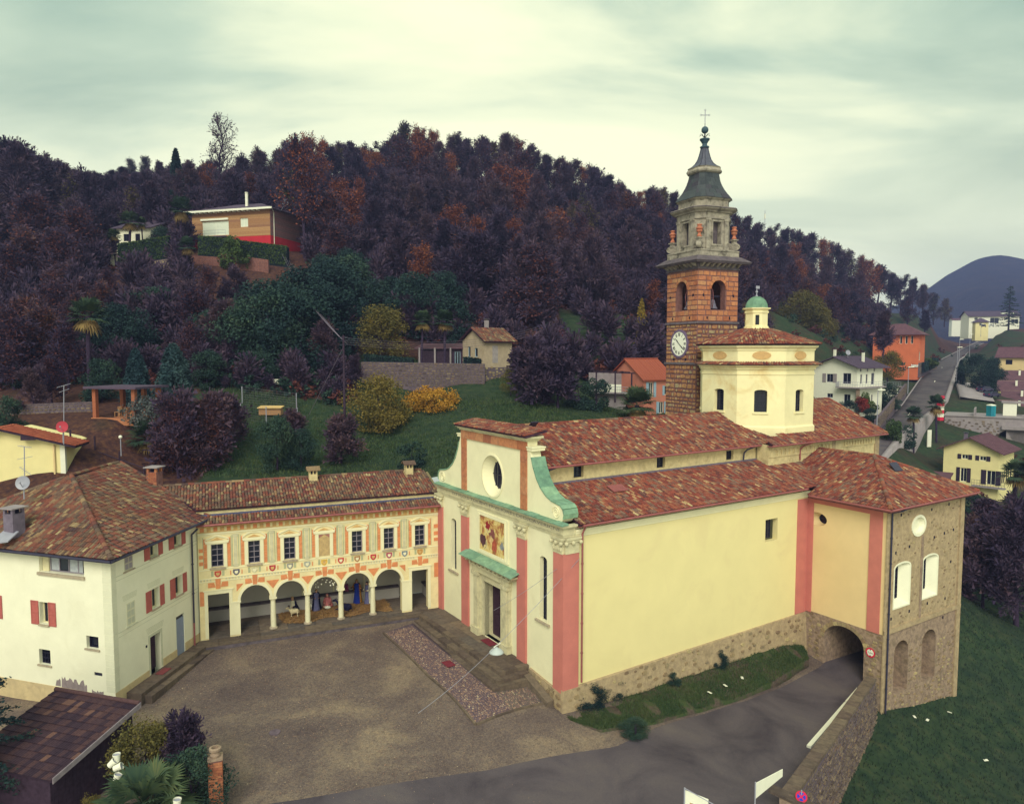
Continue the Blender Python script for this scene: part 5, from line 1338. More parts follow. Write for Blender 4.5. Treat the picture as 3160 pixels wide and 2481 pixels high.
for u0,z0 in((4.70,4.18),(8.85,4.2)):
 wo=window(house,hlf,rect(u0,u0+0.68,z0,z0+1.32),0.32,2,1,M['frame_cream'],0.07,frame_w=0.06)
 sm=MB();fbox(sm,hlf,u0-0.06,u0+0.74,z0-0.1,z0-0.005,-0.1,0.3);sm.build('sill',M['sill_stone'],wo)
 shutter(house,hlf,u0-0.58,u0-0.03,z0-0.05,z0+1.36,M['shutter_red']);shutter(house,hlf,u0+0.72,u0+1.3,z0-0.05,z0+1.36,M['shutter_red'])
for(u0,u1,z0,z1,nx,nz)in((1.08,1.95,3.15,3.88,1,1),(4.70,5.56,1.75,2.66,4,3)):
 wo=window(house,hlf,rect(u0,u1,z0,z1),0.33,nx,nz,M['iron'],0.03,frame_w=0.04,grid_out=0.1)
 sm=MB();fbox(sm,hlf,u0-0.1,u1+0.1,z0-0.1,z0-0.005,-0.08,0.3);sm.build('sill',M['sill_stone'],wo)
m_=MB();fbox(m_,hlf,0.9,1.48,1.6,1.8,0.05,0.1);m_.build('vent',M['iron'],house)
m_=MB();fbox(m_,hr,0.0,3.05,-1.5,0.74,-0.02,0.0);fbox(m_,hr,4.42,5.9,-1.5,0.85,-0.02,0);fbox(m_,hr,6.8,8.55,-1.5,0.9,-0.02,0);fbox(m_,hlf,0.0,14.0,-3.0,0.55,-0.025,0.0);m_.build('plinth',M['plinth'],house)
rg=random.Random(4);pts=[]
for u0,u1,z0,z1,sd in((2.05,3.95,0.55,1.25,1),(0.85,1.7,0.52,0.76,2),(4.0,4.4,0.6,1.2,3)):
 top=[];u=u0
 while u<u1:top.append((u,z0+(z1-z0)*rg.uniform(0.35,1.0)));u+=rg.uniform(0.06,0.16)
 lp_=[(u1,z0),(u0,z0)]+top
 m_=MB();m_.panel(hlf,lp_,(),0,0)if False else m_.prism([hlf(x,z,0.0)for x,z in lp_],[hlf(x,z,-0.008)for x,z in lp_]);m_.build('bare_patch',plain('damp_grey_patch_%d'%sd,(0.26,0.22,0.17),0.95,0.2,4),house)
ez=8.66
HS=lambda s,n,z:K+hd*s+hn*n+Vector((0,0,z))
E0=HS(-0.7,0.62,ez);E1=HS(9.1,0.62,ez+0.1);E2=HS(-1.8+0.3,-14.8,ez);J=HS(5.9,-7.0,12.0);Pk=HS(11.2,-7.4,12.05)
E0=K+hn*0.62-hd*0.75+Vector((0,0,ez))
E2=K+gd*15.2+gn*0.65+Vector((0,0,ez))
tiled_roof(house,'right_roof',[E0,E1,Pk,J],TO,150,seed=61)
tiled_roof(house,'left_roof',[E0,J,E2],TO,150,seed=62)
tiled_roof(house,'far_roof',[E1,E1+Vector((-14.5,1.5,0)),Pk],TO,0,seed=63,tiles=False)
tiled_roof(house,'back_roof',[J,Pk,E1+Vector((-14.5,1.5,0)),E2],TO,0,seed=64,tiles=False)
ridge_caps(house,'hip_caps',E0+Vector((0,0,0.06)),J+Vector((0,0,0.05)),TO,0.15,seed=21)
ridge_caps(house,'ridge_caps',J+Vector((0,0,0.05)),Pk+Vector((0,0,0.05)),TO,0.13,seed=22)
ridge_caps(house,'hip_caps',E2+Vector((0,0,0.05)),J+Vector((0,0,0.05)),TO,0.13,seed=23)
ridge_caps(house,'verge_caps',E1+Vector((0,0,0.05)),Pk+Vector((0,0,0.05)),TO,0.12,seed=24)
gutter(house,[E1+hn*0.08-Vector((0,0,0.1)),E0+hn*0.05+gn*0.08-Vector((0,0,0.1)),E2+gn*0.08-Vector((0,0,0.1))],M['dark_metal'],0.09)
em=MB();em.prism([K+Vector((0,0,ez-0.16)),E0-Vector((0,0,0.14)),E1-Vector((0,0,0.14)),hr(9.0,ez-0.06,0)],[K+Vector((0,0,ez-0.10)),E0-Vector((0,0,0.11)),E1-Vector((0,0,0.11)),hr(9.0,ez,0)])
em.prism([K+Vector((0,0,ez-0.16)),E0-Vector((0,0,0.14)),E2-Vector((0,0,0.14)),hlf(15,ez-0.16,0)],[K+Vector((0,0,ez-0.10)),E0-Vector((0,0,0.11)),E2-Vector((0,0,0.11)),hlf(15,ez-0.1,0)]);em.build('eave_boards',M['dark_wood'],house)
downpipe(house,[hr(7.75,8.3,-0.55),hr(7.75,7.9,-0.12),hr(7.75,1.9,-0.1)],M['dark_metal']);downpipe(house,[hr(7.75,1.9,-0.1),hr(7.75,0.35,-0.1)],M['copper_pipe'])
def brick_chimney(parent,c,w,d,z0,z1,rz,mat,cap=True,bricks=True):
 m_=MB();m_.wbox((c[0],c[1],z0),w,d,z1-z0,rz);ch=m_.build('chimney',M['mortar']if bricks else mat,parent)
 if bricks:
  rows=int((z1-z0)/0.115);R=Matrix.Rotation(rz,3,'Z')
  for j in range(rows):
   for side in range(4):
    L,off=(w,d/2)if side%2==0 else(d,w/2);n=max(2,int(L/0.24));bl_=L/n
    for i in range(n):
     x0=-L/2+i*bl_+(bl_/2 if j%2 else 0);x1=min(L/2,x0+bl_-0.015);z=z0+j*0.115
     if side in(2,3)and True:pass
     q=[Vector((x0+0.005,-off,0)),Vector((x1,-off,0)),Vector((x1,-off-0.015,0)),Vector((x0+0.005,-off-0.015,0))]
     S_=Matrix.Rotation(math.pi/2*side,3,'Z')
     if side in(1,2):continue
     b_=MB();b_.prism([R@(S_@p)+Vector((c[0],c[1],z+0.008))for p in q],[R@(S_@p)+Vector((c[0],c[1],z+0.105))for p in q]);b_.build('brick',M['brick'],ch)
 if cap:
  for sx in(-1,1):
   for sy in(-1,1):
    m_=MB();R=Matrix.Rotation(rz,3,'Z');p=R@Vector((sx*(w/2-0.08),sy*(d/2-0.08),0));m_.wbox((c[0]+p.x,c[1]+p.y,z1),0.15,0.15,0.3,rz);m_.build('cap_post',mat,ch)
  m_=MB();m_.wbox((c[0],c[1],z1),w*0.5,d*0.5,0.29,rz);m_.build('flue_opening',M['black_print'],ch)
  m_=MB();m_.wbox((c[0],c[1],z1+0.3),w+0.3,d+0.3,0.07,rz);m_.build('cap_slab',M['concrete'],ch)
 return ch
q=HS(10.4,-4.2,0);brick_chimney(house,(q.x,q.y),0.75,0.7,9.4,11.6,-AZR,M['brick'])
q=HS(1.25,-7.0,0);c2=brick_chimney(house,(q.x,q.y),0.75,0.75,9.2,10.6,-AZL,M['flue'],bricks=False)
m_=MB();m_.prism([HS(0.2,-6.5,9.15),HS(1.0,-6.5,9.52),HS(1.0,-7.5,9.52),HS(-0.1,-7.5,9.05)],[HS(0.2,-6.5,9.22),HS(1.0,-6.5,9.6),HS(1.0,-7.5,9.6),HS(-0.1,-7.5,9.12)]);m_.build('metal_apron',M['grey_metal'],house)
# ground heights
class RBF:
 def __init__(s,pts,smooth=0.0):
  P=np.array([[p[0],p[1]]for p in pts],float);z=np.array([p[2]for p in pts],float);n=len(P)
  r=np.linalg.norm(P[:,None]-P[None],axis=2)
  Q=np.hstack([np.ones((n,1)),P]);Ab=np.zeros((n+3,n+3));Ab[:n,:n]=-r-np.eye(n)*smooth;Ab[:n,n:]=Q;Ab[n:,:n]=Q.T
  sol=np.linalg.solve(Ab,np.concatenate([z,np.zeros(3)]));s.P,s.w,s.c=P,sol[:n],sol[n:]
 def many(s,xy):
  xy=np.asarray(xy,float);out=np.empty(len(xy))
  for i in range(0,len(xy),20000):
   q=xy[i:i+20000];r=np.linalg.norm(q[:,None]-s.P[None],axis=2);out[i:i+20000]=-r@s.w+s.c[0]+q@s.c[1:]
  return out
 def __call__(s,x,y):return float(s.many([[x,y]])[0])
def fp(a,b,z):p=F(a,b,z);return(p.x,p.y,z)
def ap(a,b,z):p=A(a,b,z);return(p.x,p.y,z)
HN=RBF([ap(0,-1.1,0.02),ap(8,-1.1,0.06),ap(16,-1.1,0.1),ap(0,5,0.0),ap(16,5,0.1),fp(-3.2,12.3,0.02),fp(-3.2,7,-0.08),fp(-3.2,2.8,-0.22),fp(-5.3,14,-0.02),fp(-5.3,7,-0.35),fp(-5.3,1.1,-0.8),fp(-0.3,1.0,-0.9),fp(0.2,-0.3,-1.15),fp(10,5,-0.6),fp(20,5,-1.5),(-8,42,-0.38),(-13,38,-0.6),(-19,31,-0.9),(-10,32,-1.1),(-1.3,35.4,-1.38),(5.7,38,-1.6),(12,43,-2.3),(18,48,-2.8),(23,50.5,-3.12),(30,56,-3.4),(12.6,33,-1.95),(18,41,-2.6),(-22,40.5,-0.4),(-20.5,46,-0.02),(-26,36,-0.7),(-30,45,-0.6),(0,24,-1.6),(-25,24,-1.2),(14,26,-2.2)])
def U(dx,dy,d):p=Pd(dx*1.4529,dy*1.4529,d);return(p.x,p.y,p.z)
gp=[U(*t)for t in[(60,870,75),(-150,860,80),(250,886,66),(100,900,66),(150,965,60),(-100,940,62),(620,905,76),(733,945,75),(800,905,80),(850,1000,66),(1000,860,84),(900,832,94.5),(1020,815,95),(590,821,86),(500,880,78),(420,872,76),(330,905,69),(650,985,66),(900,790,97.5),(1000,785,97.5),(950,760,106),(800,742,106),(700,742,104),(560,740,102),(400,760,95),(200,780,90),(60,790,92),(-150,790,95),(500,650,115),(700,660,118),(300,660,112),(100,680,110),(-150,680,115),(850,650,125),(480,566,128),(510,522,138),(600,540,135),(400,540,132),(250,541,142),(100,570,135),(-200,570,140),(340,576,125),(850,560,160),(1000,560,165),(1000,660,130),(1150,680,125),(1150,740,112),(1200,560,175),(1300,690,126),(1300,740,115),(1350,785,105),(1330,872,95),(1400,640,150),(-300,480,180),(0,470,178),(150,440,200),(295,405,232),(430,402,235),(600,402,235),(750,398,235),(900,378,240),(1050,392,240),(1200,422,240),(1330,452,245),(1430,482,255),(1530,505,270),(1600,545,300),(1750,605,320),(1850,645,350),(1950,668,400),(2010,694,450),(1620,650,220),(1700,690,170),(1620,692,160),(1800,705,240),(1900,702,300),(1800,850,130),(1735,846,134),(1840,800,165),(1940,787,203),(1886,920,124),(1960,862,158),(2000,788,229),(2022,767,320),(2054,748,450),(1900,962,114),(1940,962,130),(2000,1012,112),(2080,1064,117),(2150,1100,100),(2110,940,140),(2060,893,152),(2175,903,152),(2150,832,200),(2100,782,260),(2175,762,300),(2130,694,450),(2230,704,450),(2300,900,150),(2400,1100,100),(2300,760,300)]]
for t in[(0,470,178),(295,405,232),(600,402,235),(900,378,240),(1200,422,240),(1430,482,255),(1600,545,300),(1850,645,350)]:
 p=U(*t);gp.append((p[0]*1.45,p[1]*1.45,p[2]*0.72));gp.append((p[0]*2.3,p[1]*2.3,p[2]*0.4))
gp+=[ap(-3,8.0,8.2),ap(8,8.0,8.4),ap(16,8.0,8.7),(-32,60,8.0),(-46,60,9.0),fp(2,18,9.2),fp(12,18,10.2),fp(24,19,11.0),fp(33,17,9.0),fp(40,10,4.5),fp(40,2,0.0),fp(36,-4,-5.5),fp(34,-7,-6.9),fp(27.5,-6.6,-5.9),fp(22.5,-6.6,-4.95),(17.6,39.6,-5.0),(23.5,47.5,-4.9),(31.7,44.6,-8.2),(52,76,-8.0),(45,60,-8.2),(19,30,-6.4),(40,36,-10),(60,50,-10),(14.5,33.5,-4.4)]
GH=RBF(gp,0.05)
near_poly=[(-44,18),(3.0,18),(12.9,32.6),(24.3,47.6),(34,58.5),(22,72),(-6,62),(-26,53.5),(-44,49)]
def in_near(x,y):return inside((x,y),near_poly)
xs=np.concatenate([np.arange(-420,-110,8.0),np.arange(-110,110,1.25),np.arange(110,480,7.0)])
ys=np.concatenate([np.arange(14,130,1.25),np.arange(130,300,4.0),np.arange(300,760,12.0)])
XX,YY=np.meshgrid(xs,ys);xy=np.stack([XX.ravel(),YY.ravel()],1)
zz=GH.many(xy)
far=np.clip((xy[:,1]-60)/60,0,1)
zz+=far*(0.35*np.sin(xy[:,0]*0.31+xy[:,1]*0.17)*np.cos(xy[:,1]*0.27-xy[:,0]*0.11))
RC=[(Pd(a*1.4529,b*1.4529,d))for a,b,d in((1845,972,108),(1886,918,124.5),(1961,855,161),(2000,782,231),(2020,763,322),(2052,743,450),(2083,727,540))]
for i_,(x_,y_)in enumerate(xy):
 if x_>45 and 90<y_<600:
  best=(1e9,0)
  for p_,q_ in zip(RC[:-1],RC[1:]):
   ex,ey=q_.x-p_.x,q_.y-p_.y;t_=min(1,max(0,((x_-p_.x)*ex+(y_-p_.y)*ey)/(ex*ex+ey*ey)));d_=math.hypot(x_-p_.x-ex*t_,y_-p_.y-ey*t_)
   if d_<best[0]:best=(d_,p_.z+(q_.z-p_.z)*t_)
  k_=min(1,max(0,(18-best[0])/9))if zz[i_]>best[1]-0.7 else 0;zz[i_]=zz[i_]*(1-k_)+(best[1]-0.7)*k_
nx_,ny_=len(xs),len(ys);ii=np.arange(nx_*ny_).reshape(ny_,nx_)
quads=np.stack([ii[:-1,:-1],ii[:-1,1:],ii[1:,1:],ii[1:,:-1]],-1).reshape(-1,4)
cen=xy[quads].mean(1)
keep=np.array([not(-46<c[0]<36 and 16<c[1]<74 and in_near(c[0],c[1]))for c in cen])
quads=quads[keep]
def wooded(x,y):
 ang=np.arctan2(x,y);
 w=np.ones_like(x)
 dx=1580/1.4529+x/y*1528
 w[(y<104)&(dx>420)&(dx<1360)]=0.0
 w[(y>85)&(dx>420)&(dx<745)]=0.8
 w[(y<90)&(dx<=420)]=0.62
 w[(dx>1180)&(dx<1420)&(y<135)&(y>90)]=0.25
 w[(dx>1560)&(dx<1760)&(y>120)&(y<190)]=0.4
 w[(dx>1640)&(y<420)]=np.minimum(w[(dx>1640)&(y<420)],0.3)
 w[(x>10)&(y<95)&(dx>1700)]=0.1
 return w
me=np_mesh('hillside',np.column_stack([xy,zz]),quads.ravel(),np.full(len(quads),4),None or M['concrete'],True)
at_=me.attributes.new('wood','FLOAT','POINT')
hm,nt,bs=base_mat('hillside_ground',0.95,0.05)
p_=pos(nt);an=nd(nt,'ShaderNodeAttribute');an.attribute_name='wood'
n1=noise(nt,0.9,6,0.65,p_);n2=noise(nt,0.13,4,0.6,p_)
grass=mixc(nt,n2,ramp(nt,n1,[(0.3,(0.018,0.040,0.016)),(0.55,(0.040,0.072,0.024)),(0.75,(0.080,0.088,0.032))]),ramp(nt,n1,[(0.3,(0.016,0.030,0.020)),(0.7,(0.040,0.048,0.026))]))
litter=ramp(nt,noise(nt,2.2,6,0.7,p_),[(0.3,(0.030,0.018,0.020)),(0.52,(0.075,0.038,0.024)),(0.72,(0.15,0.075,0.032))])
fa=nd(nt,'ShaderNodeMath',operation='MULTIPLY_ADD');fa.inputs[1].default_value=0.6;nt.links.new(n2,fa.inputs[0]);nt.links.new(an.outputs['Fac'],fa.inputs[2])
fm_=nd(nt,'ShaderNodeMapRange');fm_.inputs[1].default_value=0.55;fm_.inputs[2].default_value=0.85;nt.links.new(fa.outputs[0],fm_.inputs[0])
nt.links.new(mixc(nt,fm_.outputs[0],grass,litter),bs.inputs['Base Color']);bumpn(nt,bs,n1,0.8,0.2)
me.materials.clear();me.materials.append(hm)
wv=wooded(xy[:,0],xy[:,1])
if len(me.vertices)==len(wv):at_.data.foreach_set('value',wv.astype(np.float32))
hill=link_mesh('hillside',me);tag(hill,kind='structure')
def ground(x,y):
 return HN(x,y)if in_near(x,y)else GH(x,y)+float(np.clip((y-60)/60,0,1))*0.35*math.sin(x*0.31+y*0.17)*math.cos(y*0.27-x*0.11)
def at(dx,dy,d=None):
 if d is None:
  prev=None
  for k in range(2000):
   d=28+k*0.25;p=Pd(dx*1.4529,dy*1.4529,d)
   if p.z<=ground(p.x,p.y):break
 p=Pd(dx*1.4529,dy*1.4529,d)
 return Vector((p.x,p.y,ground(p.x,p.y)))
mt=MB();rows=[]
sil=[(1500,700),(1700,690),(1850,665),(1930,640),(1968,612),(2000,588),(2030,572),(2060,555),(2090,547),(2118,545),(2150,551),(2200,562),(2300,575),(2450,600),(2650,650),(2900,700)]
sx_=np.array([s[0]for s in sil],float);sy_=np.array([s[1]for s in sil],float)
gx=np.linspace(1500,2900,90)
V=[];nr=16
for j in range(nr+3):
 t=j/nr
 for i,g in enumerate(gx):
  top=np.interp(g,sx_,sy_);zt=CAM_H+(748.6-top)/1528*1300
  d=640+660*t;x=(g-1087.5)/1528*1300*(0.60+0.40*t)
  prof=min(1.0,t)**1.15 if t<=1 else max(0,1-(t-1)*1.2)
  z=22+(zt-22)*prof+(6*math.sin(i*0.9+j)+8*math.sin(i*0.37+j*0.8))*min(1,t*2)*(1-t if t<1 else 0)
  V.append((x,d,z))
Fq=[]
for j in range(nr+2):
 for i in range(len(gx)-1):a=j*len(gx)+i;Fq.append((a,a+1,a+len(gx)+1,a+len(gx)))
mm,nt,bs=base_mat('wooded_mountain',0.95,0.05)
nt.links.new(ramp(nt,noise(nt,0.04,7,0.7,pos(nt)),[(0.3,(0.014,0.018,0.035)),(0.55,(0.028,0.026,0.038)),(0.75,(0.055,0.042,0.04))]),bs.inputs['Base Color']);bumpn(nt,bs,noise(nt,0.1,6,0.7,pos(nt)),1.0,4)
mt.mesh(V,Fq);tag(mt.build('mountain',mm,smooth=True),kind='structure')
vf=MB();vf.face([(-3000,300,-14),(3500,300,-14),(3500,1400,-14),(-3000,1400,-14)]);tag(vf.build('valley_floor',mm),kind='structure')
gx_,gy_=np.arange(-44,35,0.5),np.arange(18,73,0.5)
bm=bmesh.new();XX,YY=np.meshgrid(gx_,gy_);q=np.stack([XX.ravel(),YY.ravel()],1);hz=HN.many(q)+0.02*np.sin(q[:,0]*1.3+q[:,1]*0.9)*np.sin(q[:,1]*1.1)
n_=len(gx_);I=np.arange(len(q)).reshape(len(gy_),n_);Q4=np.stack([I[:-1,:-1],I[:-1,1:],I[1:,1:],I[1:,:-1]],-1).reshape(-1,4)
me=np_mesh('square',np.column_stack([q,hz]),Q4.ravel(),np.full(len(Q4),4),M['concrete'])
bm.from_mesh(me)
for i in range(len(near_poly)):
 p0,p1=Vector((*near_poly[i],0)),Vector((*near_poly[(i+1)%len(near_poly)],0));e=p1-p0
 nrm=Vector((e.y,-e.x,0)).normalized()
 bmesh.ops.bisect_plane(bm,geom=bm.verts[:]+bm.edges[:]+bm.faces[:],plane_co=p0,plane_no=nrm,clear_outer=True)
bm.to_mesh(me);bm.free()
gm_,nt,bs=base_mat('gravel_square',0.95,0.08)
p_=pos(nt)
g0=ramp(nt,noise(nt,0.22,5,0.6,p_,0.4),[(0.30,(0.115,0.095,0.088)),(0.50,(0.165,0.138,0.118)),(0.68,(0.27,0.225,0.17))])
g1=ramp(nt,noise(nt,16,3,0.7,p_),[(0.3,(0.55,0.52,0.52)),(0.7,(1.25,1.2,1.15))])
sv=nd(nt,'ShaderNodeTexVoronoi');sv.inputs['Scale'].default_value=9.0;nt.links.new(p_,sv.inputs['Vector'])
sr=ramp(nt,sv.outputs['Color'],[(0.0,(0.75,0.72,0.74)),(0.5,(1.0,1.0,1.0)),(1.0,(1.2,1.12,1.0))])
nt.links.new(mixc(nt,1.0,mixc(nt,1.0,g0,g1,'MULTIPLY'),sr,'MULTIPLY'),bs.inputs['Base Color']);bumpn(nt,bs,noise(nt,11,4,0.7,p_),0.7,0.04)
me.materials.clear();me.materials.append(gm_)
square=link_mesh('square',me);tag(square,kind='structure')
rg=np.random.default_rng(5);mats=[]
while len(mats)<5200:
 x,y=rg.uniform(-21,9),rg.uniform(29,52)
 p=Vector((x,y,0))-F.o;a_,b_=p.dot(F.va),p.dot(F.vb)
 if a_>-5.6 and b_<14.5 or(a_>-3):continue
 if rg.random()>0.45+0.55*(math.sin(x*0.7)*math.cos(y*0.55)>0.1):continue
 s=rg.uniform(0.012,0.036);t=rg.uniform(0,6.28)
 mats.append([[s*math.cos(t),-s*math.sin(t),0,x],[s*math.sin(t),s*math.cos(t),0,y],[0,0,s*0.6,HN(x,y)+0.015],[0,0,0,1]])
tv=[(-1,-.7,0),(1,-.8,0),(1.1,.8,0),(-.9,.9,0),(-.5,-.4,.8),(.6,-.4,.9),(.5,.5,.8),(-.5,.4,.9)];tf=[(4,5,6,7),(0,1,5,4),(1,2,6,5),(2,3,7,6),(3,0,4,7)]
tag(link_mesh('gravel',np_mesh('gravel',*stamp(tv,tf,mats),M['cobble'])),kind='stuff')
def ribbon(name,left,right,hfun,lift,mat,step=0.8,kind='structure',skirt=0.0):
 L=[Vector((*p[:2],0 if hfun else p[2]))for p in left];R=[Vector((*p[:2],0 if hfun else p[2]))for p in right]
 def res(P,n):
  d=[0]
  for p,q in zip(P[:-1],P[1:]):d.append(d[-1]+(q-p).length)
  out=[]
  for k in range(n+1):
   t=d[-1]*k/n
   for i in range(len(P)-1):
    if d[i]<=t<=d[i+1]+1e-6:out.append(P[i].lerp(P[i+1],(t-d[i])/max(1e-6,d[i+1]-d[i])));break
  return out
 n=int(max(sum((q-p).length for p,q in zip(L[:-1],L[1:])),sum((q-p).length for p,q in zip(R[:-1],R[1:])))/step)+1
 L,R=res(L,n),res(R,n);mb=MB();m=max(2,int(max((l-r).length for l,r in zip(L,R))/step));V=[]
 for l,r in zip(L,R):
  for j in range(m+1):p=l.lerp(r,j/m);V.append((p.x,p.y,(hfun(p.x,p.y)if hfun else p.z)+lift))
 Fq=[(i*(m+1)+j,i*(m+1)+j+1,(i+1)*(m+1)+j+1,(i+1)*(m+1)+j)for i in range(n)for j in range(m)]
 mb.mesh(V,Fq)
 if skirt:
  for side in(0,m):
   for i in range(n):a,b=V[i*(m+1)+side],V[(i+1)*(m+1)+side];mb.face([a,b,(b[0],b[1],b[2]-skirt),(a[0],a[1],a[2]-skirt)])
 return tag(mb.build(name,mat,smooth=True),kind=kind)
am,nt,bs=base_mat('worn_asphalt',0.85,0.15)
p_=pos(nt)
a0=ramp(nt,noise(nt,0.25,5,0.6,p_,0.5),[(0.32,(0.058,0.050,0.055)),(0.52,(0.098,0.085,0.088)),(0.7,(0.125,0.108,0.102))])
a1=ramp(nt,noise(nt,30,2,0.6,p_),[(0.3,(0.7,0.7,0.72)),(0.7,(1.2,1.18,1.15))])
nt.links.new(mixc(nt,1.0,a0,a1,'MULTIPLY'),bs.inputs['Base Color']);bumpn(nt,bs,noise(nt,25,3,0.6,p_),0.3,0.02)
M['asphalt']=am
RL=[(-19,30.0),(-9.53,32.74),(-1.33,35.45),(5.69,38.06),(8.6,40.6),(11.98,43.06),(15.18,45.02),(19.67,48.73),(22.3,51.0),(30,59)]
RR=[(-15,20),(-4,22.0),(3.0,22.5),(9.0,27.6),(12.7,32.9),(16.5,37.9),(20.2,42.8),(24.05,47.9),(24.9,48.9),(32.5,56.5)]
ribbon('road',RL,RR,HN,0.03,M['asphalt'],0.7)
def bank(x,y):
 p=Vector((x,y,0))-F.o;a,b=p.dot(F.va),p.dot(F.vb)
 t=min(1,max(0,(-b)/3.4));top=-1.35-0.1*min(a,21)/21
 if a>20.5:top=-1.55-0.25*(a-20.5)
 return top*(1-t)**1.1+(HN(x,y)+0.12)*(1-(1-t)**1.1)+0.06*math.sin(x*2.1)*math.cos(y*1.7)
bl_=[tuple(F(a,0.15,0)[:2])for a in(-0.1,4,8,12,16,20,22.7)]
br_=[(3.35,40.25),(5.0,39.3),(8.3,40.75),(11.6,43.05),(14.9,45.1),(19.3,48.8),(21.6,50.9)]
bmat,nt,bs=base_mat('bank_earth',0.95,0.05);p_=pos(nt)
nt.links.new(mixc(nt,ramp(nt,noise(nt,0.8,5,0.6,p_),[(0.42,(0,0,0)),(0.6,(1,1,1))]),ramp(nt,noise(nt,6,4,0.7,p_),[(0.3,(0.028,0.055,0.018)),(0.7,(0.075,0.095,0.03))]),ramp(nt,noise(nt,5,4,0.7,p_),[(0.3,(0.05,0.04,0.028)),(0.7,(0.13,0.10,0.065))])),bs.inputs['Base Color']);bumpn(nt,bs,noise(nt,6,4,0.7,p_),0.8,0.08)
ribbon('grass_bank',bl_,br_,bank,0.0,bmat,0.5,skirt=0.5)
def blades(name,spots,mat,hmin,hmax,w):
 V,Fc=[],[]
 rg=np.random.default_rng(len(spots))
 P=np.asarray(spots);n=len(P);t=rg.uniform(0,6.283,n);h=rg.uniform(hmin,hmax,n);ln=rg.normal(0,0.35,(n,2))*h[:,None]
 dx,dy=np.cos(t)*w,np.sin(t)*w
 A_=P+np.column_stack([dx,dy,np.zeros(n)-0.02]);B_=P-np.column_stack([dx,dy,np.zeros(n)+0.02]);C_=P+np.column_stack([ln[:,0],ln[:,1],h])
 V=np.stack([A_,B_,C_],1).reshape(-1,3);Fc=np.arange(3*n)
 return tag(link_mesh(name,np_mesh(name,V,Fc,np.full(n,3),mat)),kind='stuff')
M['grass']=leaf_mat('grass_blade',[(0.0,(0.020,0.044,0.018)),(0.4,(0.044,0.080,0.026)),(0.75,(0.082,0.105,0.034)),(1.0,(0.11,0.095,0.042))])
M['grass_dark']=leaf_mat('dark_grass_blade',[(0.0,(0.010,0.022,0.018)),(0.5,(0.020,0.036,0.022)),(0.8,(0.036,0.046,0.024)),(1.0,(0.065,0.052,0.03))])  # darker blade colours for the lawn below the road
sp=[]
rg=np.random.default_rng(2)
for k in range(30000):
 i=rg.uniform(0,len(bl_)-1.001);j=int(i);f_=i-j;t=rg.uniform(0.05,0.99)**0.8
 a=np.array(bl_[j])*(1-f_)+np.array(bl_[j+1])*f_;b=np.array(br_[j])*(1-f_)+np.array(br_[j+1])*f_;x,y=a*(1-t)+b*t
 if t<0.35 and rg.random()<0.55:continue
 if math.sin(x*1.3)*math.sin(y*1.1+x)>0.8:continue
 sp.append((x,y,bank(x,y)))
blades('grass',sp,M['grass'],0.06,0.20,0.025)
sp=[]
xy=np.column_stack([rg.uniform(13,62,90000),rg.uniform(28,85,90000)]);z_=GH.many(xy)
for(x,y),z in zip(xy,z_):
 if in_near(x,y)or x<y*0.28:continue
 if rg.random()<(y-28)/90:continue
 sp.append((x,y,z))
blades('lawn_grass',sp,M['grass_dark'],0.08,0.26,0.035)
sp=[]
xy=np.column_stack([rg.uniform(-34,22,60000),rg.uniform(62,104,60000)]);z_=GH.many(xy);wv=wooded(xy[:,0],xy[:,1])
for(x,y),z,w in zip(xy,z_,wv):
 if not in_near(x,y)and w<0.3:sp.append((x,y,z))
blades('meadow_grass',sp,M['grass'],0.10,0.32,0.06)
pave=MB();pave.box(A,-0.4,17.35,-1.12,0.0,-0.6,0.26);pv=tag(pave.build('pavement',M['dark_stone']),kind='structure')
rg=random.Random(12);u=-0.4
while u<17.2:
 w=rg.uniform(1.2,2.0);w=min(w,17.33-u);m_=MB();m_.box(A,u+0.008,u+w-0.008,-1.15,-0.62,0.262,0.345+rg.uniform(0,0.01));m_.build('kerb_slab',M['step_stone'],pv)
 m_=MB();m_.box(A,u+0.008,u+w-0.008,-0.605,0.02,0.262,0.35+rg.uniform(0,0.012));m_.build('paving_slab',M['paving'],pv);u+=w
steps=thing('church_steps','three worn stone steps and paved landing before the church door','steps',F(-2,8,0))
def slab_run(parent,a0,a1,b0,b1,z0,z1,n,along='b',mat=None,name='step_slab'):
 for k in range(n):
  if along=='b':q=(a0,a1,b0+(b1-b0)*k/n+0.008,b0+(b1-b0)*(k+1)/n-0.008)
  else:q=(a0+(a1-a0)*k/n+0.008,a0+(a1-a0)*(k+1)/n-0.008,b0,b1)
  m_=MB();m_.box(F,*q,z0,z1-rg.uniform(0,0.015));m_.build(name,mat or M['step_stone'],parent)
slab_run(steps,-2.16,-1.75,3.55,15.2,-0.6,0.42,9)
for r in range(2):slab_run(steps,-1.745+r*0.86,-0.89+r*0.87,3.95,15.45,-0.6,0.41,8,mat=M['paving'],name='landing_slab')
slab_run(steps,-1.745,-0.02,3.55,3.94,-0.6,0.42,2,'a')
slab_run(steps,-2.66,-2.165,3.1,14.9,-0.7,0.20,9);slab_run(steps,-2.16,-0.3,3.1,3.54,-0.7,0.20,2,'a')
slab_run(steps,-3.12,-2.665,2.72,12.4,-0.9,-0.02,7);slab_run(steps,-2.66,-0.4,2.72,3.09,-0.9,-0.02,2,'a')
m_=MB();m_.prism([F(-0.75,0.6,-1.4),F(-0.26,0.6,-1.4),F(-0.26,3.3,-1.4),F(-0.75,3.3,-1.4)],[F(-0.72,0.6,-0.62),F(-0.26,0.6,-0.55),F(-0.26,3.08,0.15),F(-0.72,3.08,0.10)]);m_.build('sloping_ledge',M['step_stone'],steps)
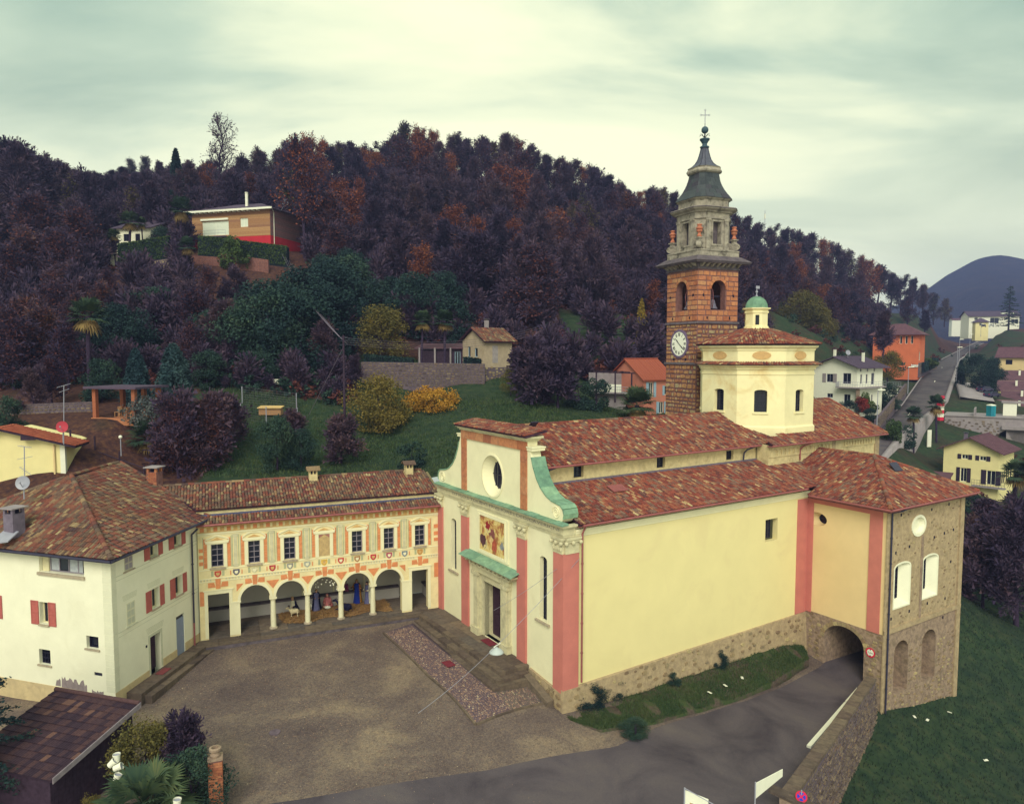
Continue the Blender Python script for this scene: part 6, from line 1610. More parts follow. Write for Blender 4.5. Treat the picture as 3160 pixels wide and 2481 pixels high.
cs=[fp(-5.3,14.2,0),fp(-5.3,1.05,0)],[fp(-3.0,14.4,0),fp(-0.2,1.0,0)]
ribbon('cobbled_strip',[fp(-5.3,14.2,0),fp(-5.3,8,0),fp(-5.3,1.05,0)],[fp(-2.9,14.6,0),fp(-3.0,8,0),fp(-0.3,1.05,0)],HN,0.045,plain('cobble_bed',(0.10,0.078,0.062),0.95,0.3,6,bump=0.5),0.5,skirt=0.3)
ribbon('cobbled_strip',[fp(-3.0,2.8,0),fp(-3.0,1.05,0)],[fp(-0.3,2.8,0),fp(-0.3,1.05,0)],HN,0.047,M['paving'],0.5)
mats=[];rg2=np.random.default_rng(9)
a=-5.22
while a<-0.35:
 b=1.12
 while b<14.2:
  if a<-3.12 or b<2.7:
   p=F(a+rg2.normal(0,0.02),b+rg2.normal(0,0.02),0);s=rg2.uniform(0.050,0.085);t=rg2.uniform(0,6.28);e=rg2.uniform(0.75,1.3)
   mats.append([[s*e*math.cos(t),-s*math.sin(t),0,p.x],[s*e*math.sin(t),s*math.cos(t),0,p.y],[0,0,s*0.55,HN(p.x,p.y)+0.045],[0,0,0,1]])
  b+=0.135
 a+=0.125
tv=[(-.8,-.6,-.3),(.3,-.95,-.3),(1,0,-.3),(.5,.85,-.3),(-.6,.75,-.3),(-.45,-.35,.7),(.2,-.5,.75),(.55,0,.75),(.25,.45,.7),(-.35,.4,.72)]
tf=[(5,6,7,8,9),(0,1,6,5),(1,2,7,6),(2,3,8,7),(3,4,9,8),(4,0,5,9)]
tag(link_mesh('cobblestones',np_mesh('cobblestones',*stamp(tv,tf,mats),M['cobble'])),kind='stuff')
kerb=thing('stone_kerb','thin dark stone kerb round the cobbled strip before the church','kerb',fp(-5.35,7,HN(*fp(-5.35,7,0)[:2])))
for k in range(9):
 b0,b1=1.0+k*1.47,1.0+(k+1)*1.47-0.03;p,q=fp(-5.36,b0,0),fp(-5.36,b1,0)
 h0,h1=HN(p[0],p[1]),HN(q[0],q[1]);m_=MB();m_.prism([F(-5.43,b0,h0-0.2),F(-5.31,b0,h0-0.2),F(-5.31,b1,h1-0.2),F(-5.43,b1,h1-0.2)],[F(-5.43,b0,h0+0.12),F(-5.31,b0,h0+0.12),F(-5.31,b1,h1+0.12),F(-5.43,b1,h1+0.12)]);m_.build('kerb_stone',M['step_stone'],kerb)
for k in range(4):
 a0,a1=-5.3+k*1.24,-5.3+(k+1)*1.24-0.03;p,q=fp(a0,0.98,0),fp(a1,0.98,0)
 h0,h1=HN(p[0],p[1]),HN(q[0],q[1]);m_=MB();m_.prism([F(a0,0.92,h0-0.2),F(a1,0.92,h1-0.2),F(a1,1.04,h1-0.2),F(a0,1.04,h0-0.2)],[F(a0,0.92,h0+0.1),F(a1,0.92,h1+0.1),F(a1,1.04,h1+0.1),F(a0,1.04,h0+0.1)]);m_.build('kerb_stone',M['step_stone'],kerb)
hst=thing('house_step','long weathered stone step along the doors of the white house','step',hr(4,0,-0.5))
for k in range(5):
 u0,u1=0.9+k*1.45,0.9+(k+1)*1.45-0.02
 m_=MB();m_.prism([hr(u0,-1.2,0.0),hr(u1,-1.2,0.0),hr(u1,-1.2,-0.95),hr(u0,-1.2,-0.95)],[hr(u0,0.36,0.0),hr(u1,0.36,0.0),hr(u1,0.34,-0.95),hr(u0,0.34,-0.95)]);m_.build('step_slab',M['step_stone'],hst)
 m_=MB();m_.prism([hr(u0+0.3,-1.2,-0.955),hr(u1+0.3,-1.2,-0.955),hr(u1+0.3,-1.2,-1.4),hr(u0+0.3,-1.2,-1.4)],[hr(u0+0.3,0.10,-0.955),hr(u1+0.3,0.10,-0.955),hr(u1+0.3,0.09,-1.4),hr(u0+0.3,0.09,-1.4)]);m_.build('step_slab',M['step_stone'],hst)
W0,W1=Vector((12.75,32.75,0)),Vector((24.35,47.95,0));wd=(W1-W0).normalized();wo_=Vector((wd.y,-wd.x,0));WL=(W1-W0).length
rw=thing('retaining_wall','grey rubble retaining wall with stone coping between the road and the lawn','wall',(W0.x,W0.y,-4))
wtop=lambda s:-0.95-1.35*s/WL
wfn=lambda u,w,d:W0+wd*u+wo_*(0.55-d+max(0,(wtop(u)-w))*0.06)+Vector((0,0,w))
m_=MB()
n=12
for k in range(n):
 s0,s1=WL*k/n,WL*(k+1)/n;t0,t1=wtop(s0),wtop(s1)
 P=lambda s,o,z:W0+wd*s+wo_*o+Vector((0,0,z))
 m_.face([P(s0,0,t0-2.2),P(s1,0,t1-2.2),P(s1,0,t1),P(s0,0,t0)]);m_.face([P(s0,0.8,t0-4.6),P(s1,0.8,t1-4.6),P(s1,0.55,t1),P(s0,0.55,t0)]);m_.face([P(s0,0,t0),P(s1,0,t1),P(s1,0.55,t1),P(s0,0.55,t0)])
m_.build('wall_core',M['mortar_grey'],rw)
rg=random.Random(31);cells=[]
w=-5.6
while w<-0.9:
 h=rg.uniform(0.16,0.30);u=rg.uniform(-0.3,0)
 while u<WL:
  L=rg.uniform(0.22,0.62)
  if w+h<wtop(max(0,min(WL,u+L/2)))-0.02 and w>wtop(u)-4.0 and u>=0:cells.append((u,u+L,w,w+h))
  u+=L
 w+=h
cells.sort(key=lambda c:((W0+wd*c[0])-Vector((0,0,20))).length+20*max(0,(wtop(c[0])-c[2])-3.2))
rest=MB()
for i,(u0,u1,w0,w1)in enumerate(cells):
 lp_=stone_poly(u0,u1,w0,w1,True);cu,cz=(u0+u1)/2,(w0+w1)/2;pr=rg.uniform(0.02,0.07);tg=MB()if i<290 else rest
 tg.prism([wfn(x,z,0.02)for x,z in lp_],[wfn(cu+(x-cu)*0.88,cz+(z-cz)*0.85,-pr)for x,z in lp_])
 if i<290:tg.build('stone',M['wall_stone'],rw)
if rest.f:tag(rest.build('small_stones',M['wall_stone'],rw),kind='stuff')
s=0.0
while s<WL-0.1:
 L=min(rg.uniform(0.8,1.4),WL-s);t0,t1=wtop(s),wtop(s+L);P=lambda s,o,z:W0+wd*s+wo_*o+Vector((0,0,z));m_=MB()
 m_.prism([P(s+0.01,-0.08,t0),P(s+L-0.01,-0.08,t1),P(s+L-0.01,0.62,t1),P(s+0.01,0.62,t0)],[P(s+0.01,-0.06,t0+0.16),P(s+L-0.01,-0.06,t1+0.16),P(s+L-0.01,0.60,t1+0.15),P(s+0.01,0.60,t0+0.15)]);m_.build('coping_stone',M['step_stone'],rw);s+=L
m_=MB();e1=W0+Vector((3.4,-2.6,0));ed=(e1-W0).normalized();en=Vector((-ed.y,ed.x,0))
m_.prism([W0-en*0.22+Vector((0,0,-5)),e1-en*0.22+Vector((0,0,-6)),e1+en*0.22+Vector((0,0,-6)),W0+en*0.22+Vector((0,0,-5))],[W0-en*0.22+Vector((0,0,-0.85)),e1-en*0.22+Vector((0,0,-1.3)),e1+en*0.22+Vector((0,0,-1.3)),W0+en*0.22+Vector((0,0,-0.85))]);m_.build('side_leg',M['rubble_low'],rw)
m_=MB();m_.prism([W0-en*0.3-ed*0.5+Vector((0,0,-0.84)),e1-en*0.3+Vector((0,0,-1.29)),e1+en*0.3+Vector((0,0,-1.29)),W0+en*0.3-ed*0.5+Vector((0,0,-0.84))],[W0-en*0.3-ed*0.5+Vector((0,0,-0.72)),e1-en*0.3+Vector((0,0,-1.17)),e1+en*0.3+Vector((0,0,-1.17)),W0+en*0.3-ed*0.5+Vector((0,0,-0.72))]);m_.build('coping_stone',M['step_stone'],rw)
# plants
M['hedge_core']=plain('hedge_inside',(0.012,0.022,0.014),0.95,0.3,4)
M['bark']=plain('dark_bark',(0.040,0.028,0.032),0.95,0.3,3)
M['twig']=leaf_mat('bare_twigs',[(0.0,(0.020,0.016,0.034)),(0.35,(0.042,0.031,0.052)),(0.65,(0.078,0.050,0.062)),(0.88,(0.112,0.064,0.052)),(1.0,(0.15,0.10,0.07))])
M['rust']=leaf_mat('rust_leaves',[(0.0,(0.070,0.024,0.020)),(0.35,(0.165,0.050,0.026)),(0.7,(0.28,0.095,0.034)),(1.0,(0.38,0.17,0.05))])
M['brown']=leaf_mat('brown_red_leaves',[(0.0,(0.036,0.016,0.020)),(0.4,(0.088,0.032,0.027)),(0.75,(0.165,0.058,0.034)),(1.0,(0.28,0.14,0.04))])
M['evergreen']=leaf_mat('dark_evergreen_leaves',[(0.0,(0.009,0.022,0.024)),(0.4,(0.018,0.042,0.032)),(0.75,(0.036,0.070,0.040)),(1.0,(0.070,0.105,0.045))])
M['bluegreen']=leaf_mat('blue_green_needles',[(0.0,(0.014,0.035,0.040)),(0.5,(0.028,0.062,0.058)),(1.0,(0.055,0.095,0.075))])
M['olive_leaf']=leaf_mat('olive_leaves',[(0.0,(0.035,0.048,0.048)),(0.5,(0.075,0.092,0.082)),(1.0,(0.13,0.145,0.115))])
M['yellow_leaf']=leaf_mat('yellow_leaves',[(0.0,(0.10,0.085,0.018)),(0.4,(0.23,0.165,0.024)),(0.75,(0.36,0.25,0.035)),(1.0,(0.48,0.34,0.06))])
M['yellowgreen']=leaf_mat('yellow_green_leaves',[(0.0,(0.045,0.055,0.018)),(0.4,(0.105,0.095,0.024)),(0.75,(0.185,0.145,0.03)),(1.0,(0.28,0.19,0.04))])
M['orange_leaf']=leaf_mat('orange_yellow_leaves',[(0.0,(0.26,0.12,0.02)),(0.5,(0.46,0.24,0.03)),(1.0,(0.56,0.34,0.05))])
M['red_leaf']=leaf_mat('red_creeper_leaves',[(0.0,(0.10,0.018,0.015)),(0.5,(0.22,0.035,0.022)),(1.0,(0.32,0.07,0.03))])
M['green_leaf']=leaf_mat('fresh_green_leaves',[(0.0,(0.020,0.045,0.016)),(0.5,(0.050,0.085,0.022)),(1.0,(0.11,0.145,0.035))])
M['frond']=leaf_mat('palm_frond',[(0.0,(0.016,0.036,0.024)),(0.45,(0.038,0.070,0.036)),(0.8,(0.080,0.115,0.045)),(1.0,(0.14,0.14,0.05))])
M['dry_frond']=leaf_mat('dry_palm_frond',[(0.0,(0.12,0.08,0.03)),(0.5,(0.22,0.15,0.05)),(1.0,(0.32,0.24,0.08))])
def tubes(segs):
 V,Fc,Cn=[],[],[]
 for p,q,r0,r1,n in segs:
  d=q-p;L=np.linalg.norm(d)
  if L<1e-5:continue
  d=d/L;u=np.cross(d,[0.3,0.9,0.2]);u/=np.linalg.norm(u)+1e-9;w=np.cross(d,u);b=len(V)
  for c,r in((p,r0),(q+d*r1*0.3,r1)):
   for k in range(n):t=2*math.pi*k/n;V.append(c+u*r*math.cos(t)+w*r*math.sin(t))
  for k in range(n):k2=(k+1)%n;Fc+=[b+k,b+k2,b+n+k2,b+n+k];Cn.append(4)
 return np.array(V),np.array(Fc),np.array(Cn)
def leafcloud(P,D,size,rg,flat=0.5,wid=0.55):
 """one small pointed blade per point; D gives a preferred direction"""
 n=len(P);R=rg.normal(size=(n,3));R[:,2]*=flat;d=D*0.8+R;d/=np.linalg.norm(d,axis=1)[:,None]+1e-9
 s=np.cross(d,rg.normal(size=(n,3)));s/=np.linalg.norm(s,axis=1)[:,None]+1e-9
 L=(size*rg.uniform(0.6,1.4,n))[:,None];W=L*wid*0.5
 V=np.stack([P-d*L*0.5,P+s*W,P+d*L*0.5,P-s*W],1).reshape(-1,3)
 return V,np.arange(4*n),np.full(n,4)
def skeleton(rg,H,base,nl,spread,up,wander=0.03):
 segs,tips=[],[]
 tr=[np.zeros(3)];r0=H*0.018+0.04
 for k in range(1,7):tr.append(np.array([rg.normal(0,wander*H*k/6),rg.normal(0,wander*H*k/6),H*0.88*k/6]))
 for k in range(6):segs.append((tr[k],tr[k+1],r0*(1-k/6.6),r0*(1-(k+1)/6.6),6))
 for i in range(nl):
  t=base+(0.97-base)*((i+rg.uniform(0,0.9))/nl);f=t*6;j=min(5,int(f));p=tr[j]+(tr[j+1]-tr[j])*(f-j)
  az=i*2.4+rg.uniform(-0.5,0.5);el=up+rg.uniform(-0.2,0.3)+0.4*t;L=spread*H*(1.0-0.62*max(0,(t-base))/(1-base))*rg.uniform(0.75,1.15)*(0.6+0.4*min(1,(t-base)*6+0.4))
  d=np.array([math.cos(az)*math.cos(el),math.sin(az)*math.cos(el),math.sin(el)]);rr=r0*0.42*(1-0.55*t);q=p
  for m in range(4):
   d2=d+rg.normal(0,0.16,3)+np.array([0,0,0.10*m]);d2/=np.linalg.norm(d2);nq=q+d2*L/4
   segs.append((q,nq,rr*(1-m/4.6),rr*(1-(m+1)/4.6),4))
   for b in range(2 if m else 1):
    e=d2+rg.normal(0,0.6,3);e/=np.linalg.norm(e);l2=L*0.34*rg.uniform(0.6,1.2);s0=q+(nq-q)*rg.uniform(0.2,1.0);s1=s0+e*l2*0.5;e2=e+rg.normal(0,0.3,3)+np.array([0,0,0.25]);e2/=np.linalg.norm(e2);s2=s1+e2*l2*0.5
    segs.append((s0,s1,rr*0.4,rr*0.28,3));segs.append((s1,s2,rr*0.28,rr*0.12,3))
    for s_,dd in((s1,e),(s2,e2),(s0*0.5+s1*0.5,e)):tips.append((s_,dd))
   q=nq;d=d2
  tips.append((q,d))
 return segs,tips
PROTO={}
def proto(kind,H,fill,leafmat,trunk='bark',twig=None):
 PROTO.setdefault(kind,[]).append((H,fill[0],fill[1]))
def make_tree(kind,seed,H,base,nl,spread,up,leaf=None,lsize=0.3,per=10,sig=0.35,tw=True,tw_n=9,twl=1.1,tww=0.035,mat='rust',keep=1.0):
 rg=np.random.default_rng(seed);segs,tips=skeleton(rg,H,base,nl,spread,up)
 V,Fc,Cn=tubes(segs);tm=np_mesh('trunk',V,Fc,Cn,M['bark'])
 TP=np.array([t[0]for t in tips]);TD=np.array([t[1]for t in tips]);parts=[]
 if tw:
  P=np.repeat(TP,tw_n,0);D=np.repeat(TD,tw_n,0);n=len(P)
  d=D+rg.normal(0,0.55,(n,3))+np.array([0,0,0.15]);d/=np.linalg.norm(d,axis=1)[:,None];s=np.cross(d,rg.normal(size=(n,3)));s/=np.linalg.norm(s,axis=1)[:,None]+1e-9
  L=(twl*rg.uniform(0.5,1.3,n))[:,None];P=P+rg.normal(0,0.12,(n,3));mid=P+d*L*0.5+rg.normal(0,0.06,(n,3))
  V1=np.stack([P-s*tww*0.5,P+s*tww*0.5,mid+s*tww*0.3,mid-s*tww*0.3],1);V2=np.stack([mid-s*tww*0.3,mid+s*tww*0.3,P+d*L+rg.normal(0,0.1,(n,3)),P+d*L+rg.normal(0,0.1,(n,3))],1)
  parts.append(np.concatenate([V1,V2]).reshape(-1,3))
 lv=None
 if leaf:
  m=rg.random(len(TP))<keep;P=np.repeat(TP[m],per,0);D=np.repeat(TD[m],per,0);P=P+rg.normal(0,sig,P.shape)
  lv=leafcloud(P,D*0.2,lsize,rg)[0]
 if tw and leaf is None:me=np_mesh('crown',parts[0],np.arange(len(parts[0])),np.full(len(parts[0])//4,4),M['twig'])
 elif tw:
  V=np.concatenate([lv,parts[0]]);nf=len(V)//4;me=np_mesh('crown',V,np.arange(len(V)),np.full(nf,4),M[mat]);me.materials.append(M['twig'])
  mi=np.zeros(nf,np.int32);mi[len(lv)//4:]=1
  if len(me.polygons)==nf:me.polygons.foreach_set('material_index',mi)
 else:me=np_mesh('crown',lv,np.arange(len(lv)),np.full(len(lv)//4,4),M[mat])
 PROTO.setdefault(kind,[]).append((H,tm,me))
def make_bush(kind,seed,H,R,n,lsize,mat,lumps=14,shell=0.6,flat=0.6,base=0.0,wid=0.6):
 """leafy mass made of many uneven clumps of leaves"""
 rg=np.random.default_rng(seed);P=[]
 for i in range(lumps):
  t=rg.uniform(0,6.283);h=base+(1-base)*rg.uniform(0.05,0.95);rr=R*math.sqrt(max(0.05,1-(2*(h-0.42))**2))*rg.uniform(0.35,0.85);c=np.array([rr*math.cos(t),rr*math.sin(t),h*H*0.9]);k=n//lumps;s=rg.uniform(0.24,0.42)*min(R,H)
  q=rg.normal(size=(k,3));q/=np.linalg.norm(q,axis=1)[:,None];q*=(s*rg.uniform(shell,1.08,k))[:,None];q[:,2]*=0.8;P.append(c+q)
 P=np.concatenate(P);P[:,2]=np.abs(P[:,2]);D=P-np.array([0,0,H*0.4]);D/=np.linalg.norm(D,axis=1)[:,None]+1e-9
 V=leafcloud(P,D*0.5,lsize,rg,flat,wid)[0];me=np_mesh('crown',V,np.arange(len(V)),np.full(len(V)//4,4),M[mat])
 segs,_=skeleton(rg,H*0.85,0.1,7,0.32*R/max(R,H)*1.6,0.7);tm=np_mesh('trunk',*tubes(segs),M['bark'])
 PROTO.setdefault(kind,[]).append((H,tm,me))
def make_column(kind,seed,H,R,n,lsize,mat,droop=0.0):
 rg=np.random.default_rng(seed);t=rg.uniform(0,1,n)**0.8;a=rg.uniform(0,6.283,n);ridge=0.8+0.2*np.sin(a*5+t*9);prof=np.where(t<0.12,0.55+t*3.7,np.power(np.clip(1-t,0,1),0.55)*1.06);r=R*prof*ridge*rg.uniform(0.72,1.06,n)
 P=np.column_stack([r*np.cos(a),r*np.sin(a),t*H]);D=np.column_stack([np.cos(a)*0.5,np.sin(a)*0.5,np.full(n,1.2-droop)])
 V=leafcloud(P,D,lsize,rg,0.8,0.35)[0];me=np_mesh('crown',V,np.arange(len(V)),np.full(len(V)//4,4),M[mat])
 tm=np_mesh('trunk',*tubes([(np.zeros(3),np.array([0,0,H*0.9]),R*0.16,0.03,6)]),M['bark']);PROTO.setdefault(kind,[]).append((H,tm,me))
def make_layered(kind,seed,H,R,mat,n=26,fine=1):
 rg=np.random.default_rng(seed);P,D=[],[];segs=[(np.zeros(3),np.array([0,0,H]),H*0.02,0.02,6)]
 for i in range(n):
  t=0.12+0.86*i/n;L=R*(1-t)**0.8*rg.uniform(0.8,1.15)+0.15;
  for k in range(4):
   a=rg.uniform(0,6.283);e=np.array([math.cos(a)*L,math.sin(a)*L,-0.12*L]);o=np.array([0,0,t*H]);segs.append((o,o+e,0.05,0.015,3));m=(int(24*L/R)+6)*fine*fine;f=rg.uniform(0.15,1,m)[:,None]
   P.append(o+e*f+rg.normal(0,0.13*R*0.3,(m,3))*np.array([1,1,0.35]));D.append(np.repeat([e/L],m,0))
 P,D=np.concatenate(P),np.concatenate(D);V=leafcloud(P,D,(0.09*R+0.12)/fine,rg,0.3,0.5)[0]
 PROTO.setdefault(kind,[]).append((H,np_mesh('trunk',*tubes(segs),M['bark']),np_mesh('crown',V,np.arange(len(V)),np.full(len(V)//4,4),M[mat])))
def make_palm(kind,seed,H,FR,nf=26,nl=15,dry=8):
 rg=np.random.default_rng(seed);segs=[];z=0.0;top=np.array([rg.normal(0,0.06*H),rg.normal(0,0.06*H),H])
 for k in range(8):
  p,q=top*(k/8),top*((k+1)/8);r=0.13+0.05*(k/8)*(H>1.2);segs.append((p,q,r,r*1.12,7))
 tm=np_mesh('trunk',*tubes(segs),M['bark']);V,mi=[],[]
 for i in range(nf+dry):
  dr=i>=nf;a=i*2.4+rg.uniform(-0.3,0.3);el=rg.uniform(-1.1,-0.7)if dr else 1.25-1.75*(i/nf)+rg.uniform(-0.15,0.15);L=FR*rg.uniform(0.55,0.75)*(0.8 if dr else 1)
  d=np.array([math.cos(a)*math.cos(el),math.sin(a)*math.cos(el),math.sin(el)]);c=top+d*L*(0.55 if not dr else 0.4)+np.array([0,0,-0.05 if dr else 0.05]);s=np.cross(d,[0,0,1.0]);s/=np.linalg.norm(s)+1e-9;up=np.cross(s,d)
  V+=[top-s*0.012,top+s*0.012,c+s*0.012,c-s*0.012];mi.append(int(dr))
  for k in range(nl):
   g=(k/(nl-1)-0.5)*2*1.75;e=d*math.cos(g)+s*math.sin(g);e=e+up*0.16*abs(math.cos(g));l=FR*0.46*(0.75+0.25*math.cos(g))*rg.uniform(0.85,1.1);w=np.cross(e,up);w/=np.linalg.norm(w)+1e-9;ww=0.5/nl*FR
   m_=c+e*l*0.6;tip=c+e*l+np.array([0,0,-0.20*l*(1.6 if dr else 1)])+rg.normal(0,0.02,3)
   V+=[c,m_+w*ww,tip,m_-w*ww];mi.append(int(dr))
 V=np.array(V);me=np_mesh('crown',V,np.arange(len(V)),np.full(len(V)//4,4),M['frond']);me.materials.append(M['dry_frond'])
 if len(me.polygons)==len(mi):me.polygons.foreach_set('material_index',np.array(mi,np.int32))
 PROTO.setdefault(kind,[]).append((H+FR*0.5,tm,me))
for s in range(6):make_tree('bare',100+s,15,(0.2,0.32,0.14)[s%3],17+s,(0.30,0.25,0.34)[s%3],(0.55,0.8,0.4)[s%3],tw_n=13,twl=1.25,tww=0.05)
for s in range(2):make_tree('barelo',150+s,15,0.22,16,0.30,0.55,tw_n=5,twl=1.5,tww=0.09)
for s in range(4):make_tree('rust',200+s,14,0.18,17,0.31,0.45,leaf=1,lsize=0.36,per=15,sig=0.5,tw_n=2,tww=0.05,mat='rust',keep=0.85)
for s in range(3):make_tree('brown',300+s,12,0.15,16,0.33,0.5,leaf=1,lsize=0.30,per=11,sig=0.55,tw_n=6,twl=1.2,tww=0.05,mat='brown',keep=0.8)
for s in range(2):make_tree('yellowish',400+s,13,0.2,16,0.28,0.6,leaf=1,lsize=0.28,per=10,sig=0.5,tw_n=6,tww=0.045,mat='yellowgreen',keep=0.7)
make_tree('tallbare',500,24,0.30,30,0.23,0.45,tw_n=3,twl=1.0,tww=0.025)
make_tree('birch',510,13,0.25,17,0.24,0.9,leaf=1,lsize=0.28,per=7,sig=0.5,tw_n=4,tww=0.05,mat='olive_leaf',keep=0.9)
make_tree('bigoak',520,20,0.30,22,0.30,0.5,leaf=1,lsize=0.40,per=8,sig=0.55,tw_n=5,tww=0.05,mat='rust',keep=0.75)
for s in range(2):make_tree('smallbare',530+s,6,0.10,17,0.42,0.35,tw_n=13,twl=0.75,tww=0.018)
for s in range(2):make_tree('redshrub',540+s,6,0.06,22,0.40,0.6,leaf=1,lsize=0.10,per=22,sig=0.4,tw_n=9,twl=0.8,tww=0.018,mat='brown',keep=0.9)
for s in range(3):make_bush('evergreen',600+s,9,(4.2,3.4,3.8)[s],9000,0.27,'evergreen',34,0.45,0.8)
make_bush('green',610,3.5,2.0,2600,0.26,'green_leaf',14);make_bush('yellowbush',620,6,4.0,11000,0.21,'yellowgreen',34,0.5);make_bush('orangebush',630,2.6,3.6,5200,0.20,'orange_leaf',30,0.4,0.5)
make_bush('yellowtree',640,9,4.2,8000,0.25,'yellowgreen',30,0.4,base=0.15);make_bush('olive',650,4.4,3.0,5200,0.22,'olive_leaf',20,0.5,1.0);make_bush('darkbush',660,3.2,1.8,3200,0.20,'evergreen',14,0.7)
make_bush('redbush',670,3.0,2.6,2200,0.28,'red_leaf',14,0.5);make_bush('fgbush',615,3.5,2.0,14000,0.105,'green_leaf',30,0.4);make_bush('fgyellow',616,3.5,2.0,11000,0.11,'yellowgreen',26,0.3);make_bush('fgdark',617,3.2,1.8,13000,0.10,'evergreen',28,0.4);make_column('cypress',700,16,2.3,5200,0.75,'evergreen');make_column('weeping',710,8,2.4,5200,0.60,'bluegreen',1.9);make_column('ginkgo',720,8,1.2,1500,0.34,'yellow_leaf',0.8);make_layered('spruce',730,14,4.2,'evergreen');make_layered('cedar',740,9,4.0,'evergreen',40,3)
make_palm('palm',800,6.5,2.3);make_palm('palm',801,5.0,2.2);make_palm('lowpalm',810,1.3,2.3,26,27,3)
def plant(kind,name,label,cat,loc,height,group=None,var=None,rz=None,wide=1.0,rg=RNG):
 P=PROTO[kind];H,tm,cm=P[(var if var is not None else rg.randrange(len(P)))%len(P)];s=height/H
 o=thing(name,label,cat,loc,group,rg.uniform(0,6.28)if rz is None else rz);o.scale=(s*wide,s*wide,s)
 if tm:link_mesh('trunk',tm,o)
 link_mesh('crown',cm,o);return o
def plant_top(kind,name,label,cat,dx,top,d,group=None,var=None,wide=1.0,minh=6.0):
 p=Pd(dx*1.4529,top*1.4529,d);g=ground(p.x,p.y);return plant(kind,name,label,cat,(p.x,p.y,g-0.15),max(minh,p.z-g),group,var,None,wide)
def plant_at(kind,name,label,cat,dx,dy,d,height,group=None,var=None,wide=1.0):
 p=at(dx,dy,d);return plant(kind,name,label,cat,p-Vector((0,0,0.1)),height,group,var,None,wide)
NAMES={'bare':('bare_tree','leafless purple-grey tree in the wood on the hillside','bare trees of the hillside wood'),'rust':('oak_tree','rust-coloured oak still in leaf in the hillside wood','rust oaks of the hillside wood'),'brown':('brown_tree','half-bare tree with dull red-brown leaves in the hillside wood','red-brown trees of the hillside wood'),'yellowish':('pale_tree','thinning yellow-green tree in the hillside wood','yellow-green trees of the hillside wood'),'evergreen':('evergreen_tree','dark evergreen tree on the lower edge of the hillside wood','dark evergreens below the wood')}
NT=0
occupied=[]
def wood_tree(kind,p,h,wide=1.0,sky=False):
 global NT
 nm,lb,gr=NAMES[kind];d_=p[1];dx_=1087.5+p[0]/d_*1528;lb=lb.split(' in the')[0].split(' on the')[0]+(', skyline row' if sky else next(t for m,t in((112,', lowest row'),(135,', lower slope'),(170,', mid slope'),(1e9,', upper slope'))if d_<m))+next(t for m,t in((160,' at the far left'),(330,' by the white hillside house'),(440,' left of the wooden house'),(620,' around the wooden house'),(820,' right of the wooden house'),(1000,' above the garden palms'),(1180,' above the stone cottage'),(1400,' left of the tower'),(1560,' behind the tower'),(1760,' beyond the drum lantern'),(1e9,' above the main road'))if dx_<m);gr=lb+' (group)';plant(kind,nm,lb,'tree',(p[0],p[1],p[2]-0.2),h,gr,wide=wide);NT+=1;occupied.append((p[0],p[1]))
ridge=[(-30,300,165),(4,296,160),(32,305,150),(58,318,165),(86,332,160),(112,335,175),(140,352,170),(178,372,190),(205,366,195),(235,372,210),(262,372,215),(338,368,225),(400,345,185),(425,352,205),(520,336,220),(552,322,215),(585,318,220),(612,298,210),(700,310,225),(725,304,230),(748,300,222),(775,312,230),(810,308,228),(835,285,235),(855,258,232),(905,290,238),(935,300,225),(962,285,238),(990,292,236),(1022,288,232),(1050,300,240),(1078,284,236),(1100,288,238),(1130,306,236),(1160,326,238),(1190,334,240),(1215,340,236),(1240,348,240),(1265,356,240),(1290,372,242),(1312,388,243),(1335,402,245),(1360,404,250),(1385,400,250),(1410,398,255),(1432,408,258),(1480,440,262),(1520,450,270),(1562,452,280),(1585,458,290),(1608,474,295),(1640,480,300),(1668,486,305),(1692,488,310),(1720,494,315),(1748,503,320),(1775,516,325),(1800,532,330),(1848,548,345),(1868,562,350),(1895,580,370),(1915,588,380),(1940,592,400),(1962,604,420),(1985,622,440),(2008,634,450)]
rk=random.Random(77)
for i,(dx,tp,d)in enumerate(ridge):
 p=Pd(dx*1.4529,tp*1.4529,d);g=ground(p.x,p.y);k='bare' if(rk.random()<0.68 or dx<450)else rk.choice(['rust','brown','yellowish']);wood_tree(k,(p.x,p.y,g),max(8,p.z-g),rk.uniform(0.95,1.2)*(1 if p.z-g>12 else 1.25),True)
for dx,tp,d,k,w in((650,281,205,'rust',1.0),(678,292,208,'rust',.9),(888,263,226,'rust',.9),(918,272,228,'rust',.8),(1032,296,226,'brown',.7),(715,372,165,'rust',1.1),(745,400,160,'rust',1.2),(700,440,152,'rust',1.0),(760,372,178,'rust',.8),(960,430,165,'rust',1.2),(1010,455,160,'rust',1.1),(1060,345,200,'rust',1.2),(1100,355,195,'rust',1.2),(1040,370,190,'brown',1.3),(955,318,214,'rust',1.0),(1110,540,140,'rust',.8),(1140,555,138,'rust',.7),(1300,560,145,'brown',1.1),(1390,590,135,'rust',1.0),(1250,480,170,'brown',1.1),(1400,450,215,'rust',.9),(1240,405,205,'yellowish',1.0),(1215,425,200,'yellowish',.8),(545,380,190,'yellowish',.9),(500,380,185,'yellowish',.9),(600,340,200,'rust',1.0),(1625,530,250,'rust',.9),(1680,560,230,'brown',1.1),(1700,545,240,'rust',.8),(1832,530,330,'rust',.6),(60,480,120,'brown',1.2),(20,520,115,'brown',1.3),(120,560,112,'brown',1.2),(170,600,108,'brown',1.2),(75,620,104,'brown',1.2),(20,640,100,'brown',1.3),(230,590,112,'brown',1.1),(770,590,126,'brown',.8),(830,520,145,'brown',1.0)):
 p=Pd(dx*1.4529,tp*1.4529,d);g=ground(p.x,p.y);wood_tree(k,(p.x,p.y,g),min(24,max(6.5,p.z-g)),w)
SILX,SILY=[r[0]for r in ridge],[r[1]for r in ridge]
